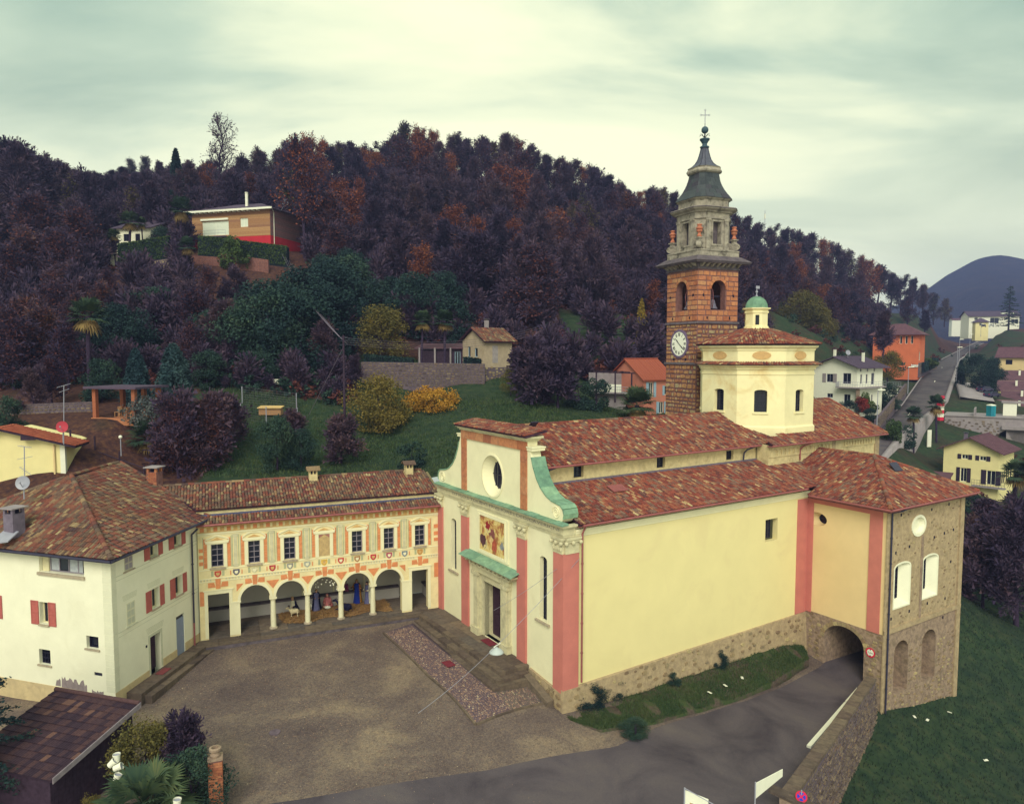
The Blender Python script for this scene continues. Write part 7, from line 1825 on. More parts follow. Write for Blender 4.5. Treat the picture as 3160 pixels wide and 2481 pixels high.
def blocked(dx,d,h,p):
 for(x0,x1,d0,d1)in((385,660,96,152),(165,345,100,152),(255,345,195,240),(700,1105,60,114),(0,700,40,103),(1105,1560,60,118),(1180,1430,60,130),(1560,2300,60,178),(1650,1900,60,215),(1840,2300,60,330),(340,400,100,165),(370,430,90,130)):
  if x0<dx<x1 and d0<d<d1:return True
 return any((p[0]-q[0])**2+(p[1]-q[1])**2<(4.6+d*0.012)**2 for q in occupied)
rest={};tries=0;more=0
while tries<9000 and more<190:
 tries+=1;d=104+236*rk.random()**1.15;dx=rk.uniform(-60,2080);p=Pd(dx*1.4529,700,d);x,y=p.x,p.y;g=ground(x,y)
 yb=748.6-(g-CAM_H)/d*1528
 if blocked(dx,d,0,(x,y)):continue
 r=rk.random();k='bare' if r<0.66 else('brown' if r<0.86 else('rust' if r<0.95 else 'yellowish'))
 if 420<dx<1010 and d<126 and rk.random()<0.75:k='evergreen'
 if dx<330 and d<145 and rk.random()<0.6:k='brown'
 h=rk.uniform(10,15.5)if k!='evergreen' else rk.uniform(5.5,9)
 h=min(h,(yb-np.interp(dx,SILX,SILY)-4)*d/1528)
 if h<5:continue
 if NT<262:wood_tree(k,(x,y,g),h,rk.uniform(0.95,1.3))
 else:
  k='barelo' if k=='bare' else k;P=PROTO[k];pr=rk.randrange(len(P));s=h/P[pr][0];t=rk.uniform(0,6.28);rest.setdefault((k,pr),[]).append([[s*1.15*math.cos(t),-s*1.15*math.sin(t),0,x],[s*1.15*math.sin(t),s*1.15*math.cos(t),0,y],[0,0,s,g-0.2],[0,0,0,1]]);occupied.append((x,y));more+=1
def mesh_arrays(me):
 v=np.empty(len(me.vertices)*3,np.float32);me.vertices.foreach_get('co',v);l=np.empty(len(me.loops),np.int32);me.loops.foreach_get('vertex_index',l);c=np.empty(len(me.polygons),np.int32);me.polygons.foreach_get('loop_total',c);return v.reshape(-1,3),l,c
def merged(name,me,mats):
 v,l,c=mesh_arrays(me);Mx=np.asarray(mats,float);n=len(Mx);V=np.einsum('nij,kj->nki',Mx[:,:3,:3],v)+Mx[:,None,:3,3];Fc=(l[None]+(np.arange(n)*len(v))[:,None]).ravel();m2=np_mesh(name,V.reshape(-1,3),Fc,np.tile(c,n),me.materials[0])
 if len(me.materials)>1:
  m2.materials.append(me.materials[1]);mi=np.empty(len(me.polygons),np.int32);me.polygons.foreach_get('material_index',mi)
  if len(m2.polygons)==n*len(mi):m2.polygons.foreach_set('material_index',np.tile(mi,n))
 return tag(link_mesh(name,m2),kind='stuff')
for(k,pr),ms in rest.items():merged('distant_woods',PROTO[k][pr][2],ms);merged('distant_woods',PROTO[k][pr][1],ms)
make_bush('ug',900,2.4,1.7,170,0.46,'brown',8,0.5);make_bush('ug',901,2.2,1.7,190,0.42,'evergreen',8,0.5);make_tree('ugt',902,4,0.1,6,0.4,0.7,tw_n=4,twl=1.3,tww=0.08)
um=[[],[],[]]
for i in range(900):
 d=rk.uniform(84,104);dx=rk.uniform(-60,745);p=Pd(dx*1.4529,700,d);g=ground(p.x,p.y);s=rk.uniform(0.35,1.0);t=rk.uniform(0,6.28);um[rk.choice((0,1,1,2))].append([[s*math.cos(t),-s*math.sin(t),0,p.x],[s*math.sin(t),s*math.cos(t),0,p.y],[0,0,s,g-0.2],[0,0,0,1]])
for i in range(4800):
 d=100+250*rk.random()**1.3;dx=rk.uniform(-80,2060);p=Pd(dx*1.4529,700,d)
 if(dx>1640 and d<215)or(dx>1880 and d<430)or(700<dx<1110 and d<108)or(1180<dx<1430 and 106<d<134 and rk.random()<0.8)or(395<dx<640 and 120<d<150)or(250<dx<370 and 118<d<140)or(180<dx<330 and 134<d<152):continue
 g=ground(p.x,p.y);s=rk.uniform(0.6,1.5);t=rk.uniform(0,6.28);r=rk.random();w=0 if r<0.3 else(1 if(r<0.5 and 380<dx<1200 and d<150)else 2)
 if 395<dx<640 and d<128:s*=0.6
 um[w].append([[s*math.cos(t),-s*math.sin(t),0,p.x],[s*math.sin(t),s*math.cos(t),0,p.y],[0,0,s,g-0.2],[0,0,0,1]])
for w in(0,1):merged('undergrowth',PROTO['ug'][w][2],um[w])
merged('undergrowth',PROTO['ugt'][0][2],um[2])
sm_=[[],[]]
for i in range(420):
 dx,d=rk.uniform(1560,2200),rk.uniform(105,330);p=Pd(dx*1.4529,700,d)
 if min(math.hypot(p.x-q_.x,p.y-q_.y)for q_ in[a_.lerp(b_,k_/4)for a_,b_ in zip(RC[:-1],RC[1:])for k_ in range(5)])<11 or 1740<dx<1860 and d<150 or(dx>1980 and 110<d<128)or(dx>1990 and 136<d<200):continue
 g=ground(p.x,p.y);s=rk.uniform(0.35,1.1);t=rk.uniform(0,6.28);sm_[rk.random()<0.5].append([[s*math.cos(t),-s*math.sin(t),0,p.x],[s*math.sin(t),s*math.cos(t),0,p.y],[0,0,s,g-0.2],[0,0,0,1]])
for w in(0,1):merged('roadside_shrubbery',PROTO['ug'][w][2],sm_[w])
plant_top('tallbare','tall_tree','tall leafless tree towering above the wooden hillside house','tree',462,226,165,wide=0.9)
plant_top('cypress','cypress','dark pointed cypress on the skyline left of the tall bare tree','tree',373,316,172)
plant_top('birch','birch_tree','pale birch with drooping twigs on the skyline behind the hilltop barn','tree',278,336,236);plant_top('birch','birch_tree','taller pale birch right behind the hilltop barn','tree',306,330,238)
plant_at('bigoak','oak_tree','big rust oak with a dark leaning trunk right of the wooden house','tree',648,545,136,23,wide=0.85)
for dx,dy,d,h,w,k in((560,742,101,11,1.2,0),(640,735,103,13,1.1,1),(700,690,108,13,1.1,2),(500,720,98,9,1.2,1),(880,700,112,11,1.1,0),(520,812,91,9,1.1,0),(575,810,92,12,1.1,1),(640,812,92,12,1.1,2),(545,835,87,4.5,1.3,0),(620,770,98,12,1.1,1),(700,765,99,12,1.1,2),(235,765,91,8,1.1,0),(215,835,76,5.5,1.1,1),(440,835,84,5,1.2,2),(330,705,103,8,1.2,0),(690,625,121,9,1.2,1),(740,605,125,9,1.1,2),(935,650,121,9,1.2,0),(835,645,120,8,1.1,1),(740,650,116,11,1,2),(790,690,110,10,1.1,0),(450,740,96,7,1.2,2),(960,720,110,9,1.1,1),(260,745,92,8.5,1.1,0),(560,640,110,6,1.2,1),(610,655,110,8,1.2,0)):
 p=at(dx,dy,d);nm,lb,gr=NAMES['evergreen'];plant('evergreen',nm,lb,'tree',p-Vector((0,0,0.3)),h,gr,k,None,w)
for i,(k,dx,dy,d,h,w)in enumerate([('brown',30,805,84,9.5,1.2),('brown',92,790,88,9,1.2),('brown',145,812,82,8,1.1),('brown',60,745,96,9,1.2),('brown',160,745,97,8.5,1.2),('brown',120,700,102,9,1.2),('brown',-20,760,92,10,1.2),('brown',215,700,102,8,1.2),('brown',410,805,87,7,1.1),('bare',470,795,91,9,1.1),('brown',420,742,98,9,1.1),('bare',500,640,114,7,1.2),('brown',440,640,112,7,1.1),('bare',690,815,92,8,1.2),('brown',110,850,76,5.5,1.1),('bare',70,875,72,5,1.2),('bare',400,690,104,8,1.1),('bare',755,838,89,5,1.2),('brown',270,650,109,4.5,1.3),('yellowish',330,630,114,3.6,1.2),('bare',380,650,110,4.5,1.2)]):
 p=at(dx,dy,d);wood_tree(k,(p.x,p.y,p.z-0.1),h,w)
FEAT=[('yellowtree','autumn_tree','yellow-green tree left of the two garden palms',808,745,100,9.2,1.0),('yellowbush','round_bush','large round yellow-green bush on the meadow by the dark pole',806,907,79,6.2,1.0),('orangebush','orange_bush','low bright orange-yellow bush below the stone terrace wall',915,866,84,2.9,1.0),('olive','olive_tree','silvery olive tree beside the brick-pillared pergola',322,886,66,4.2,1.05),('weeping','weeping_conifer','blue-green weeping conifer, tallest of the pair behind the olive tree',372,875,72,7.6,1.05),('weeping','weeping_conifer','shorter blue-green weeping conifer close behind the pergola roof',292,868,74,6.0,0.9),('lowpalm','dwarf_palm','short-stemmed fan palm in front of the pergola',314,922,64,2.8,1.0),('evergreen','laurel_bush','dark green laurel at the left edge above the yellow house',22,925,64,4.4,0.9),('darkbush','clipped_bush','small dark round bush peeping over the right end of the arcade roof',876,1030,66,2.9,0.9),('evergreen','dark_bush','dark evergreen bush behind the middle of the arcade roof',590,1030,64,5.4,0.9),('evergreen','dark_bush','second dark evergreen bush right of the garden pen',640,1015,65,4.0,0.9),('smallbare','fruit_tree','small leafless fruit tree by the foot of the dark pole',725,985,67,4.4,1.1),('smallbare','fruit_tree','leafless fruit tree leaning over the garden pen',620,945,71,3.4,1.2),('redshrub','red_brown_shrub','tall red-brown shrub behind the brick chimney',380,1010,62,7.0,1.0),('redshrub','red_brown_shrub','red-brown shrub between the dwarf palm and the garden pen',450,985,64,6.2,1.1),('redshrub','red_brown_shrub','red-brown shrub just left of the garden pen',485,940,69,4.6,1.1),('smallbare','bare_bush','broad leafless brown bush on the meadow below the stone house',1130,880,86,7.6,1.15),('smallbare','bare_bush','second leafless bush between the stone house and the church ridge',1185,885,86,6.6,1.15),('yellowtree','thin_bush','thin yellowish bush just below the stone house',1085,850,90,4.0,0.8),('darkbush','clipped_yew','dark clipped yew left of the white terrace',1228,890,88,3.8,0.9),('darkbush','clipped_yew','taller dark clipped yew close to the white terrace',1266,888,89,4.6,0.8),('redbush','red_creeper','bright red creeper by the wire pole on the slope',1195,755,111,4.0,1.0),('redbush','red_creeper','low patch of red creeper right of the leafless bushes',1150,745,110,2.4,1.0),('ginkgo','yellow_tree','slim yellow tree left of the bell tower',1362,728,118,8.2,1.0),('lowpalm','fan_palm','dark fan palm in front of the pink house',1352,890,88,3.8,1.0),('palm','palm_tree','tall palm with drooping dry fronds above the pergola',190,850,78,10.5,0.95),('palm','palm_tree','palm before the white hillside house',275,545,136,8.2,1.0),('palm','palm_tree','shorter palm left of the hedge by the white hillside house',245,556,132,6.4,1.0),('palm','palm_tree','small palm at the right wall of the white hillside house',305,546,138,6.6,0.8),('palm','palm_tree','tall slim palm at the left corner of the wooden house',384,538,130,10.5,0.8),('palm','palm_tree','palm below the left end of the brick wall',397,606,122,7.0,0.9),('palm','palm_tree','left palm of the pair on the stone terrace',894,772,98,8.0,0.9),('palm','palm_tree','right palm of the pair on the stone terrace',945,775,98,8.3,1.0),('palm','palm_tree','palm on the grassy slope below the main road',1941,960,128,8.2,0.95),('palm','palm_tree','second palm nearer the red and white marker',1989,938,136,8.6,0.85),('palm','palm_tree','palm at the right edge beside the cream house',2148,1110,98,8.2,1.0),('palm','palm_tree','last palm at the right edge of the view',2176,1120,97,8.8,1.0),('green','laurel_bush','bright green bush beside the main road wall',1896,952,118,4.6,0.8),('darkbush','dark_bush','dark bush behind the bright green roadside bush',1918,948,122,4.4,0.9),('green','yew_bush','blue-green bushy fir before the wooden house',494,580,127,6.6,0.85),('evergreen','round_evergreen','big round evergreen behind the long hedge',345,540,136,5.4,1.1),('evergreen','holm_oak','big dark round tree at the car park by the main road',2080,822,185,10.5,1.0),('evergreen','holm_oak','smaller dark tree behind the car park tree',2110,800,205,9.5,1.0),('cypress','conifer','dark narrow conifer at the road edge by the car park',2040,805,190,6.8,1.4),('bare','bare_tree_by_road','dark bare tree rising left of the orange house',1875,765,180,14,1.0),('spruce','spruce','dark layered spruce before the long white villa',2140,740,380,24,1.0),('yellowtree','garden_tree','greenish bush right of the white villa',1885,790,165,8.5,1.0),('yellowbush','garden_bush','broad yellow-green bush on the slope behind the drum lantern',1700,700,190,9.5,1.2),('yellowbush','garden_bush','second broad yellowish bush beside the slope',1745,690,200,8,1.0),('evergreen','garden_tree','dark bushy tree between the white villa and the main road',1890,840,145,6.5,1.0),('evergreen','garden_shrub','dark shrub row below the white villa terrace',1800,870,122,3.4,1.2),('green','garden_shrub','yellow-green shrub under the white villa',1838,850,132,4.2,0.9),('redbush','garden_shrub','reddish shrub under the white villa',1820,862,127,3.0,0.8),('evergreen','garden_shrub','dark shrub at the foot of the first street lamp',1850,880,124,3.0,1.2),('green','roadside_bush','green hedge bush on the garden wall past the orange house',1965,790,215,4.0,1.6),('bare','walnut_tree','leafless tree with a dark trunk at the right edge of the lawn',2150,1500,72,13.0,1.0),('smallbare','bare_shrub','leafless dark tree behind the church wing',2085,1330,74,8.0,1.0),('redshrub','bare_shrub','reddish leafless shrub right of the church wing',2130,1230,82,7.0,1.1),('redshrub','vine_bush','brown vine bushes below the cream house',2095,1190,90,5.0,1.2),('smallbare','bare_shrub','bare tangled shrub close to the wing corner',2060,1290,80,7.0,0.9),('darkbush','garden_shrub','dark shrub at the corner below the cream house',2060,1130,98,3.2,1.0),('cedar','cedar_tree','dark cedar branches at the left edge beside the white house',-75,1640,31,9.0,0.85),('fgyellow','garden_bush','yellow-green feathery shrub at the right end of the shed roof',310,1605,33.0,3.9,0.95),('lowpalm','fan_palm','large fan palm in the foreground beside the shed',310,1680,29.5,3.0,1.05),('fgdark','ivy_bush','dark ivy bush next to the brick pillar',405,1640,31.2,3.4,1.0),('smallbare','thorny_shrub','reddish thin-branched shrub behind the fan palm',390,1600,33,3.6,0.8),('fgdark','garden_shrub','dark shrub under the near eave of the shed',200,1700,28.5,1.9,1.1),('fgbush','garden_shrub','green shrub at the lower left corner of the shed',60,1700,28.2,2.0,1.0),('fgyellow','climbing_vine','yellow-leaved vine climbing the shed corner',185,1610,29.3,2.6,0.5),('fgdark','rosemary_bush','dark rosemary bush at the road end of the grass bank',1250,1500,None,1.5,1.6),('fgdark','rosemary_bush','dark rosemary bush against the middle of the long church wall',1525,1415,None,1.3,1.1),('fgdark','rosemary_bush','low dark bush right beside the church corner',1305,1475,None,1.2,1.5),('fgdark','rosemary_bush','scrubby dark bush where the bank meets the road',1350,1560,None,1.1,1.5),('fgdark','rosemary_bush','flat dark bush above the middle of the bank',1430,1450,None,0.8,1.4)]
for k,nm,lb,dx,dy,d,h,w in FEAT:
 if d is None:
  q=None
  for i in range(400):
   dd=36+i*0.05;p=Pd(dx*1.4529,dy*1.4529,dd);lp__=p-F.o;bb=lp__.dot(F.vb)
   gz=bank(p.x,p.y)if bb<0 else HN(p.x,p.y)
   if p.z<=gz:q=Vector((p.x,p.y,gz));break
  plant(k,nm,lb,'bush',q-Vector((0,0,0.1)),h,'bushes on the grass bank',None,None,w)
 else:plant_at(k,nm,lb,'palm' if 'palm' in nm else('tree' if 'tree' in nm or nm in('spruce','conifer','holm_oak','weeping_conifer','round_evergreen')else 'bush'),dx,dy,d,h,None,None,w)
def hedge(label,P,Q,h,w,mat,seed,leaf=0.16,dens=70):
 if h<0:
  h=-h-min(P.z,Q.z)
 rg=np.random.default_rng(seed);P,Q=Vector(P),Vector(Q);o=thing('hedge',label,'hedge',P);L=(Q-P).length;e=(Q-P).normalized();e.z=0;e.normalize();nn=Vector((-e.y,e.x,0));n=int(L*(h+w)*dens)
 f=rg.random(n);face=rg.random(n)<h/(h+w*0.7);side=np.where(rg.random(n)<0.75,-1,1);u=rg.normal(0,0.05,n)+np.where(face,side*w/2,rg.uniform(-w/2,w/2,n));z=np.where(face,rg.uniform(0,h,n),h+rg.normal(0,0.06,n))
 X=np.array([[*(P.lerp(Q,float(t))-P)]for t in f])+np.outer(u,[nn.x,nn.y,0]);X[:,2]+=z;D=np.outer(np.where(face,side,0),[nn.x,nn.y,0])+np.outer(~face,[0,0,1.0])
 V=leafcloud(X,D*0.15,leaf*1.5,rg,1.0,0.8)[0];link_mesh('foliage',np_mesh('foliage',V,np.arange(len(V)),np.full(len(V)//4,4),M[mat]),o)
 m_=MB();q=[P-nn*w*0.46,Q-nn*w*0.46,Q+nn*w*0.46,P+nn*w*0.46];m_.prism([p-Vector((0,0,0.5))for p in q],[p+Vector((0,0,h*0.96))for p in q]);m_.build('branches',M['hedge_core'],o)
hedge('long clipped green hedge left of the wooden house',at(256,566,131),at(364,564,131),-39.3,1.8,'green_leaf',1)
hedge('dark hedge in front of the red basement of the wooden house',at(425,545,131),at(612,545,131),-38.9,1.6,'green_leaf',2)
hedge('clipped hedge on top of the stone terrace wall',at(775,782,97.5),at(878,782,97.5),1.9,1.6,'evergreen',3);hedge('short dark hedge left of the stone house',at(985,786,97),at(1030,788,97),2.1,2.0,'evergreen',4)
hedge('clipped hedge along the wall past the orange house',at(1955,800,206),at(1985,772,235),2.2,2.0,'evergreen',5,0.25,30)
# houses round about
def bld(name,label,P,Q,dep,h,wall,roof=('gable',2.0,0.6,'roof_grey','x'),wins=(),z0=-1.5,frame='white_paint',shut=None,cat='house',base=None):
 """P, Q: near-side wall from left to right at floor level; dep: depth; wins: (face, u, w, width, height)"""
 P,Q=Vector(P),Vector(Q);z=P.z;Q.z=z;e=(Q-P);L=e.length;e.normalize();n=Vector((-e.y,e.x,0));o=thing(name,label,cat,P)
 fns={'f':(lambda u,w,d:P+e*u+n*d+Vector((0,0,w)),L),'r':(lambda u,w,d:P+e*(L-d)+n*u+Vector((0,0,w)),dep),'l':(lambda u,w,d:P+e*d+n*u+Vector((0,0,w)),dep),'b':(lambda u,w,d:P+e*u+n*(dep-d)+Vector((0,0,w)),L)}
 kind,rise,ov,rm,ax=roof;mb=MB()
 for k,(fn,W)in fns.items():
  top=[(W,h),(0,h)]
  if kind=='gable' and((ax=='x' and k in 'lr')or(ax=='y' and k in 'fb')):top=[(W,h),(W/2,h+rise),(0,h)]
  if kind=='shed' and k in 'lr':top=[(W,h+rise),(0,h)]
  if kind=='shed' and k=='b':top=[(W,h+rise),(0,h+rise)]
  mb.panel(fn,[(0,z0),(W,z0)]+top,[rect(u,u+a,w,w+b)for(f,u,w,a,b)in[x[:5]for x in wins]if f==k],depth=0.18)
 mb.build('wall',wall if not isinstance(wall,str)else M[wall],o)
 if base:m_=MB();[m_.prism([fns[k][0](0,z0,-0.04),fns[k][0](fns[k][1],z0,-0.04),fns[k][0](fns[k][1],z0,0),fns[k][0](0,z0,0)],[fns[k][0](0,base[0],-0.04),fns[k][0](fns[k][1],base[0],-0.04),fns[k][0](fns[k][1],base[0],0),fns[k][0](0,base[0],0)])for k in 'fr'];m_.build('basement',M[base[1]],o)
 for x in wins:
  f,u,w,a,b=x[:5];sty=x[5]if len(x)>5 else 'w';fn=fns[f][0]
  wo=window(o,fn,rect(u,u+a,w,w+b),0.17,2 if a>0.7 else 1,1,M[frame],0.06,pane=M['blind']if sty=='b' else M['glass'],frame_w=0.08,name='door' if sty=='d' else 'window')
  if shut and sty=='w':
   for u0,u1 in((u-a*0.62,u-0.04),(u+a+0.04,u+a*1.62)):m_=MB();m_.prism([fn(u0,w-0.03,0.0),fn(u1,w-0.03,0),fn(u1,w-0.03,-0.06),fn(u0,w-0.03,-0.06)],[fn(u0,w+b+0.03,0),fn(u1,w+b+0.03,0),fn(u1,w+b+0.03,-0.06),fn(u0,w+b+0.03,-0.06)]);m_.build('shutter',M[shut],o)
 G=lambda u,v,w:P+e*u+n*v+Vector((0,0,w));t=0.14;rmat=M[rm]
 def slab(q,nm='roof'):m_=MB();m_.prism(q,[p+Vector((0,0,t))for p in q]);return m_.build(nm,rmat,o)
 k_=rise/((dep if ax=='x' else L)/2);dz=-ov*k_
 if kind=='gable':
  if ax=='x':
   R_=[slab([G(-ov,-ov,h+dz),G(L+ov,-ov,h+dz),G(L+ov,dep/2,h+rise),G(-ov,dep/2,h+rise)]),slab([G(-ov,dep+ov,h+dz),G(L+ov,dep+ov,h+dz),G(L+ov,dep/2,h+rise),G(-ov,dep/2,h+rise)])]
   rl=(G(-ov,dep/2,h+rise+t),G(L+ov,dep/2,h+rise+t))
  else:
   R_=[slab([G(-ov,-ov,h+dz),G(-ov,dep+ov,h+dz),G(L/2,dep+ov,h+rise),G(L/2,-ov,h+rise)]),slab([G(L+ov,-ov,h+dz),G(L+ov,dep+ov,h+dz),G(L/2,dep+ov,h+rise),G(L/2,-ov,h+rise)])]
   rl=(G(L/2,-ov,h+rise+t),G(L/2,dep+ov,h+rise+t))
  m_=MB();m_.bar(rl[0],rl[1],0.11,0.11,6);m_.build('ridge',rmat,o)
  for sl,(a,b,c,d)in((R_[0],(G(-ov,-ov,h+dz),G(L+ov,-ov,h+dz),rl[1],rl[0])),)if ax=='x' else((R_[1],(G(L+ov,-ov,h+dz),G(L+ov,dep+ov,h+dz),rl[1],rl[0])),):
   m_=MB();k=int((b-a).length/0.42)
   for i in range(1,k):m_.bar(a.lerp(b,i/k)+Vector((0,0,t)),d.lerp(c,i/k),0.035,0.035,4,False)
   tag(m_.build('tile_ribs',rmat,sl),kind='stuff')
 elif kind=='hip':
  i_=min(L,dep)/2;A_,B_,C_,D_=G(-ov,-ov,h+dz),G(L+ov,-ov,h+dz),G(L+ov,dep+ov,h+dz),G(-ov,dep+ov,h+dz);r0,r1=(G(i_,dep/2,h+rise),G(L-i_,dep/2,h+rise))if L>=dep else(G(L/2,i_,h+rise),G(L/2,dep-i_,h+rise))
  if L>=dep:[slab(q)for q in([A_,B_,r1,r0],[B_,C_,r1],[C_,D_,r0,r1],[D_,A_,r0])]
  else:[slab(q)for q in([A_,B_,r0],[B_,C_,r1,r0],[C_,D_,r1],[D_,A_,r0,r1])]
 elif kind=='shed':slab([G(-ov,-ov,h-0.05),G(L+ov,-ov,h-0.05),G(L+ov,dep+ov,h+rise),G(-ov,dep+ov,h+rise)])
 else:slab([G(-ov,-ov,h),G(L+ov,-ov,h),G(L+ov,dep+ov,h),G(-ov,dep+ov,h)])
 return o,G,L,fns
def bx8(o,nm,mat,G,u0,u1,v0,v1,w0,w1):
 m_=MB();m_.prism([G(u0,v0,w0),G(u1,v0,w0),G(u1,v1,w0),G(u0,v1,w0)],[G(u0,v0,w1),G(u1,v0,w1),G(u1,v1,w1),G(u0,v1,w1)]);return m_.build(nm,M[mat]if isinstance(mat,str)else mat,o)
def rail(o,G,pts,w0,w1,mat='grey_metal',n=8):
 m_=MB()
 for(u0,v0),(u1,v1)in zip(pts[:-1],pts[1:]):
  for w in(w1,(w0+w1)/2):m_.bar(G(u0,v0,w),G(u1,v1,w),0.025,0.025,5)
  for i in range(n+1):m_.bar(G(u0+(u1-u0)*i/n,v0+(v1-v0)*i/n,w0),G(u0+(u1-u0)*i/n,v0+(v1-v0)*i/n,w1),0.018,0.018,4)
 return tag(m_.build('railing',M[mat],o),kind='stuff')
def chim(o,G,u,v,w0,w1,s,mat,cap='dark_metal'):c=bx8(o,'chimney',mat,G,u-s/2,u+s/2,v-s/2,v+s/2,w0,w1);bx8(c,'cap',cap,G,u-s*.75,u+s*.75,v-s*.75,v+s*.75,w1+0.12,w1+0.2);bx8(c,'cap_post',cap,G,u-s*.25,u+s*.25,v-s*.25,v+s*.25,w1,w1+0.12)
def dish(label,c,r,dirv,mat,pole):
 o=thing('satellite_dish',label,'dish',c);d=Vector(dirv).normalized();u=d.orthogonal().normalized();w=d.cross(u);m_=MB();c=Vector(c);V,Fq=[],[]
 for j in range(5):
  for k in range(20):t=2*math.pi*k/20;rr=r*j/4;V.append(c+u*rr*math.cos(t)+w*rr*math.sin(t)+d*(0.22*r*(j/4)**2))
 for j in range(4):
  for k in range(20):k2=(k+1)%20;Fq.append((j*20+k,j*20+k2,(j+1)*20+k2,(j+1)*20+k))
 m_.mesh(V,Fq);m_.mesh([v-d*0.03 for v in V],Fq);m_.build('reflector',mat,o);m_=MB();m_.bar(c-w*0.0+u*0+Vector((0,0,-r*0.9)),c+d*r*0.9,0.025);m_.ball(c+d*r*0.9,0.07,n=6,m=5);m_.build('receiver_arm',M['grey_metal'],o);m_=MB();m_.bar(Vector(pole),c-d*0.05,0.035);m_.build('mast',M['grey_metal'],o);return o
p,q=Pd(410*1.4529,524*1.4529,138),Pd(575*1.4529,524*1.4529,133.5);zb=ground((p.x+q.x)/2,(p.y+q.y)/2)-0.4;p.z=q.z=zb
wh,G,L,fns=bld('wooden_house','timber clad hillside house with red basement, white roller blinds and grey hipped roof',p,q,11,7.6,'wood_board',('hip',1.9,1.0,'roof_grey','x'),[('f',2.2,3.0,5.8,2.6,'b'),('f',10.5,4.3,1.65,1.6,'b'),('f',6.9,1.0,1.0,1.2),('f',11.0,0.9,1.4,1.2)],base=(2.55,'red_wall'))
for i in range(13):
 for u0,u1 in((0.0,L),):
  w0=2.6+i*0.385;segs_=[(u0,u1)]
  if w0<5.6 and w0+.38>3.0:segs_=[(0,2.18),(8.02,L)]
  if 4.0<w0<5.85:segs_=([(0,2.18)]if w0<5.6 else[(0,8.0)])+[(8.02 if w0<5.6 else 8.0,10.45),(12.2,L)]
  for a,b in segs_:bx8(wh,'board','wood_board',G,a,b,-0.05,0.0,w0+0.01,w0+0.375)
for i in range(13):bx8(wh,'side_board',plain('grey_board_%d'%i,(0.19+0.02*(i%3),0.12,0.085),0.85,0.15,3),G,L,L+0.05,0,11,2.6+i*0.385,2.965+i*0.385)
bx8(wh,'fascia','white_paint',G,-1.05,L+1.05,-1.08,-1.0,7.15,7.5);bx8(wh,'awning_box','white_paint',G,2.0,8.0,-0.25,-0.05,5.75,6.1);bx8(wh,'balcony','dark_metal',G,-0.6,8.3,-1.5,0,2.4,2.62);rail(wh,G,[(-0.6,0),(-0.6,-1.45),(8.3,-1.45)],2.62,3.7,n=4);bx8(wh,'pillar','red_wall',G,0.3,1.1,-1.2,-0.4,-1.5,2.4)
for i in range(16):bx8(wh,'rafter_end','white_paint',G,-0.8+i*1.03,-0.68+i*1.03,-0.95,0,7.0,7.16)
m_=MB();m_.bar(G(10.2,2.5,7.6),G(10.2,2.5,10.9),0.27,0.27,12);m_.bar(G(10.2,2.5,11.0),G(10.2,2.5,11.15),0.3,0.3,12);m_.build('chimney',M['white_paint'],wh);m_=MB();m_.path([G(L+0.9,-0.7,7.2),G(L+0.12,1.0,6.9),G(L+0.12,1.0,0)],0.07);m_.build('downpipe',M['white_paint'],wh)
dish('grey satellite dish at the right eave of the wooden house',G(L+1.6,2.6,8.8),0.62,(0.2,-1,0.3),M['grey_metal'],G(L+0.6,2.6,7.4))
p,q=at(248,520,142),at(320,520,141);bld('hillside_house','white two-storey hillside house behind palms with grey-brown roof',p,q,9,5.2,'white_house',('gable',1.6,0.7,'roof_grey','x'),[('f',1.5,2.6,1.2,1.4),('f',4.0,2.6,1.0,1.4)],frame='dark_wood')
p,q=at(195,550,133),at(245,551,132);bld('garden_house','low white annexe with flat roof below the white hillside house',p,q,6,2.6,'white_house',('flat',0,0.3,'concrete','x'),[('f',3.0,0.0,0.9,2.0,'d')],frame='dark_wood')
p,q=at(268,410,232),at(335,408,233);bld('hilltop_barn','small pale barn with dark openings on the wooded crest',p+Vector((0,0,2.5)),q+Vector((0,0,2.5)),7,3.4,'clerestory',('gable',1.6,0.8,'roof_brown','x'),[('f',1.5,2.2,2.2,0.8),('f',4.6,2.4,2.6,0.7)],frame='dark_wood')
def rubble_wall(name,label,P,Q,h,t,mat,core,sl,sh,seed,cap=None,n_obj=0,lift=0.05):
 P,Q=Vector(P),Vector(Q);e=Q-P;L=e.length;e.normalize();n=Vector((-e.y,e.x,0)).normalized();o=thing(name,label,'wall',P);m_=MB();m_.prism([P+Vector((0,0,-1.5)),Q+Vector((0,0,-1.5)),Q+n*t+Vector((0,0,-1.5)),P+n*t+Vector((0,0,-1.5))],[P+Vector((0,0,h)),Q+Vector((0,0,h)),Q+n*t+Vector((0,0,h)),P+n*t+Vector((0,0,h))]);m_.build('wall_core',M[core],o)
 rgw=random.Random(seed);global rg;rg=rgw;rest=MB();w=-0.4
 while w<h-sh*0.4:
  hh=min(sh*rgw.uniform(0.8,1.2),h-w);u=-rgw.uniform(0,sl*0.5)
  while u<L-0.05:
   l=sl*rgw.uniform(0.7,1.3);u0,u1=max(0,u),min(L,u+l)
   if u1-u0>sl*0.2:
    lp_=stone_poly(u0,u1,w,w+hh,True);cu,cz=(u0+u1)/2,w+hh/2;fn=lambda a,b,d:P+e*a-n*d+Vector((0,0,b));rest.prism([fn(x,z,-0.02)for x,z in lp_],[fn(cu+(x-cu)*0.9,cz+(z-cz)*0.88,lift)for x,z in lp_])
   u+=l
  w+=hh
 tag(rest.build('stones' if sl>0.3 else 'bricks',M[mat],o),kind='stuff');return o
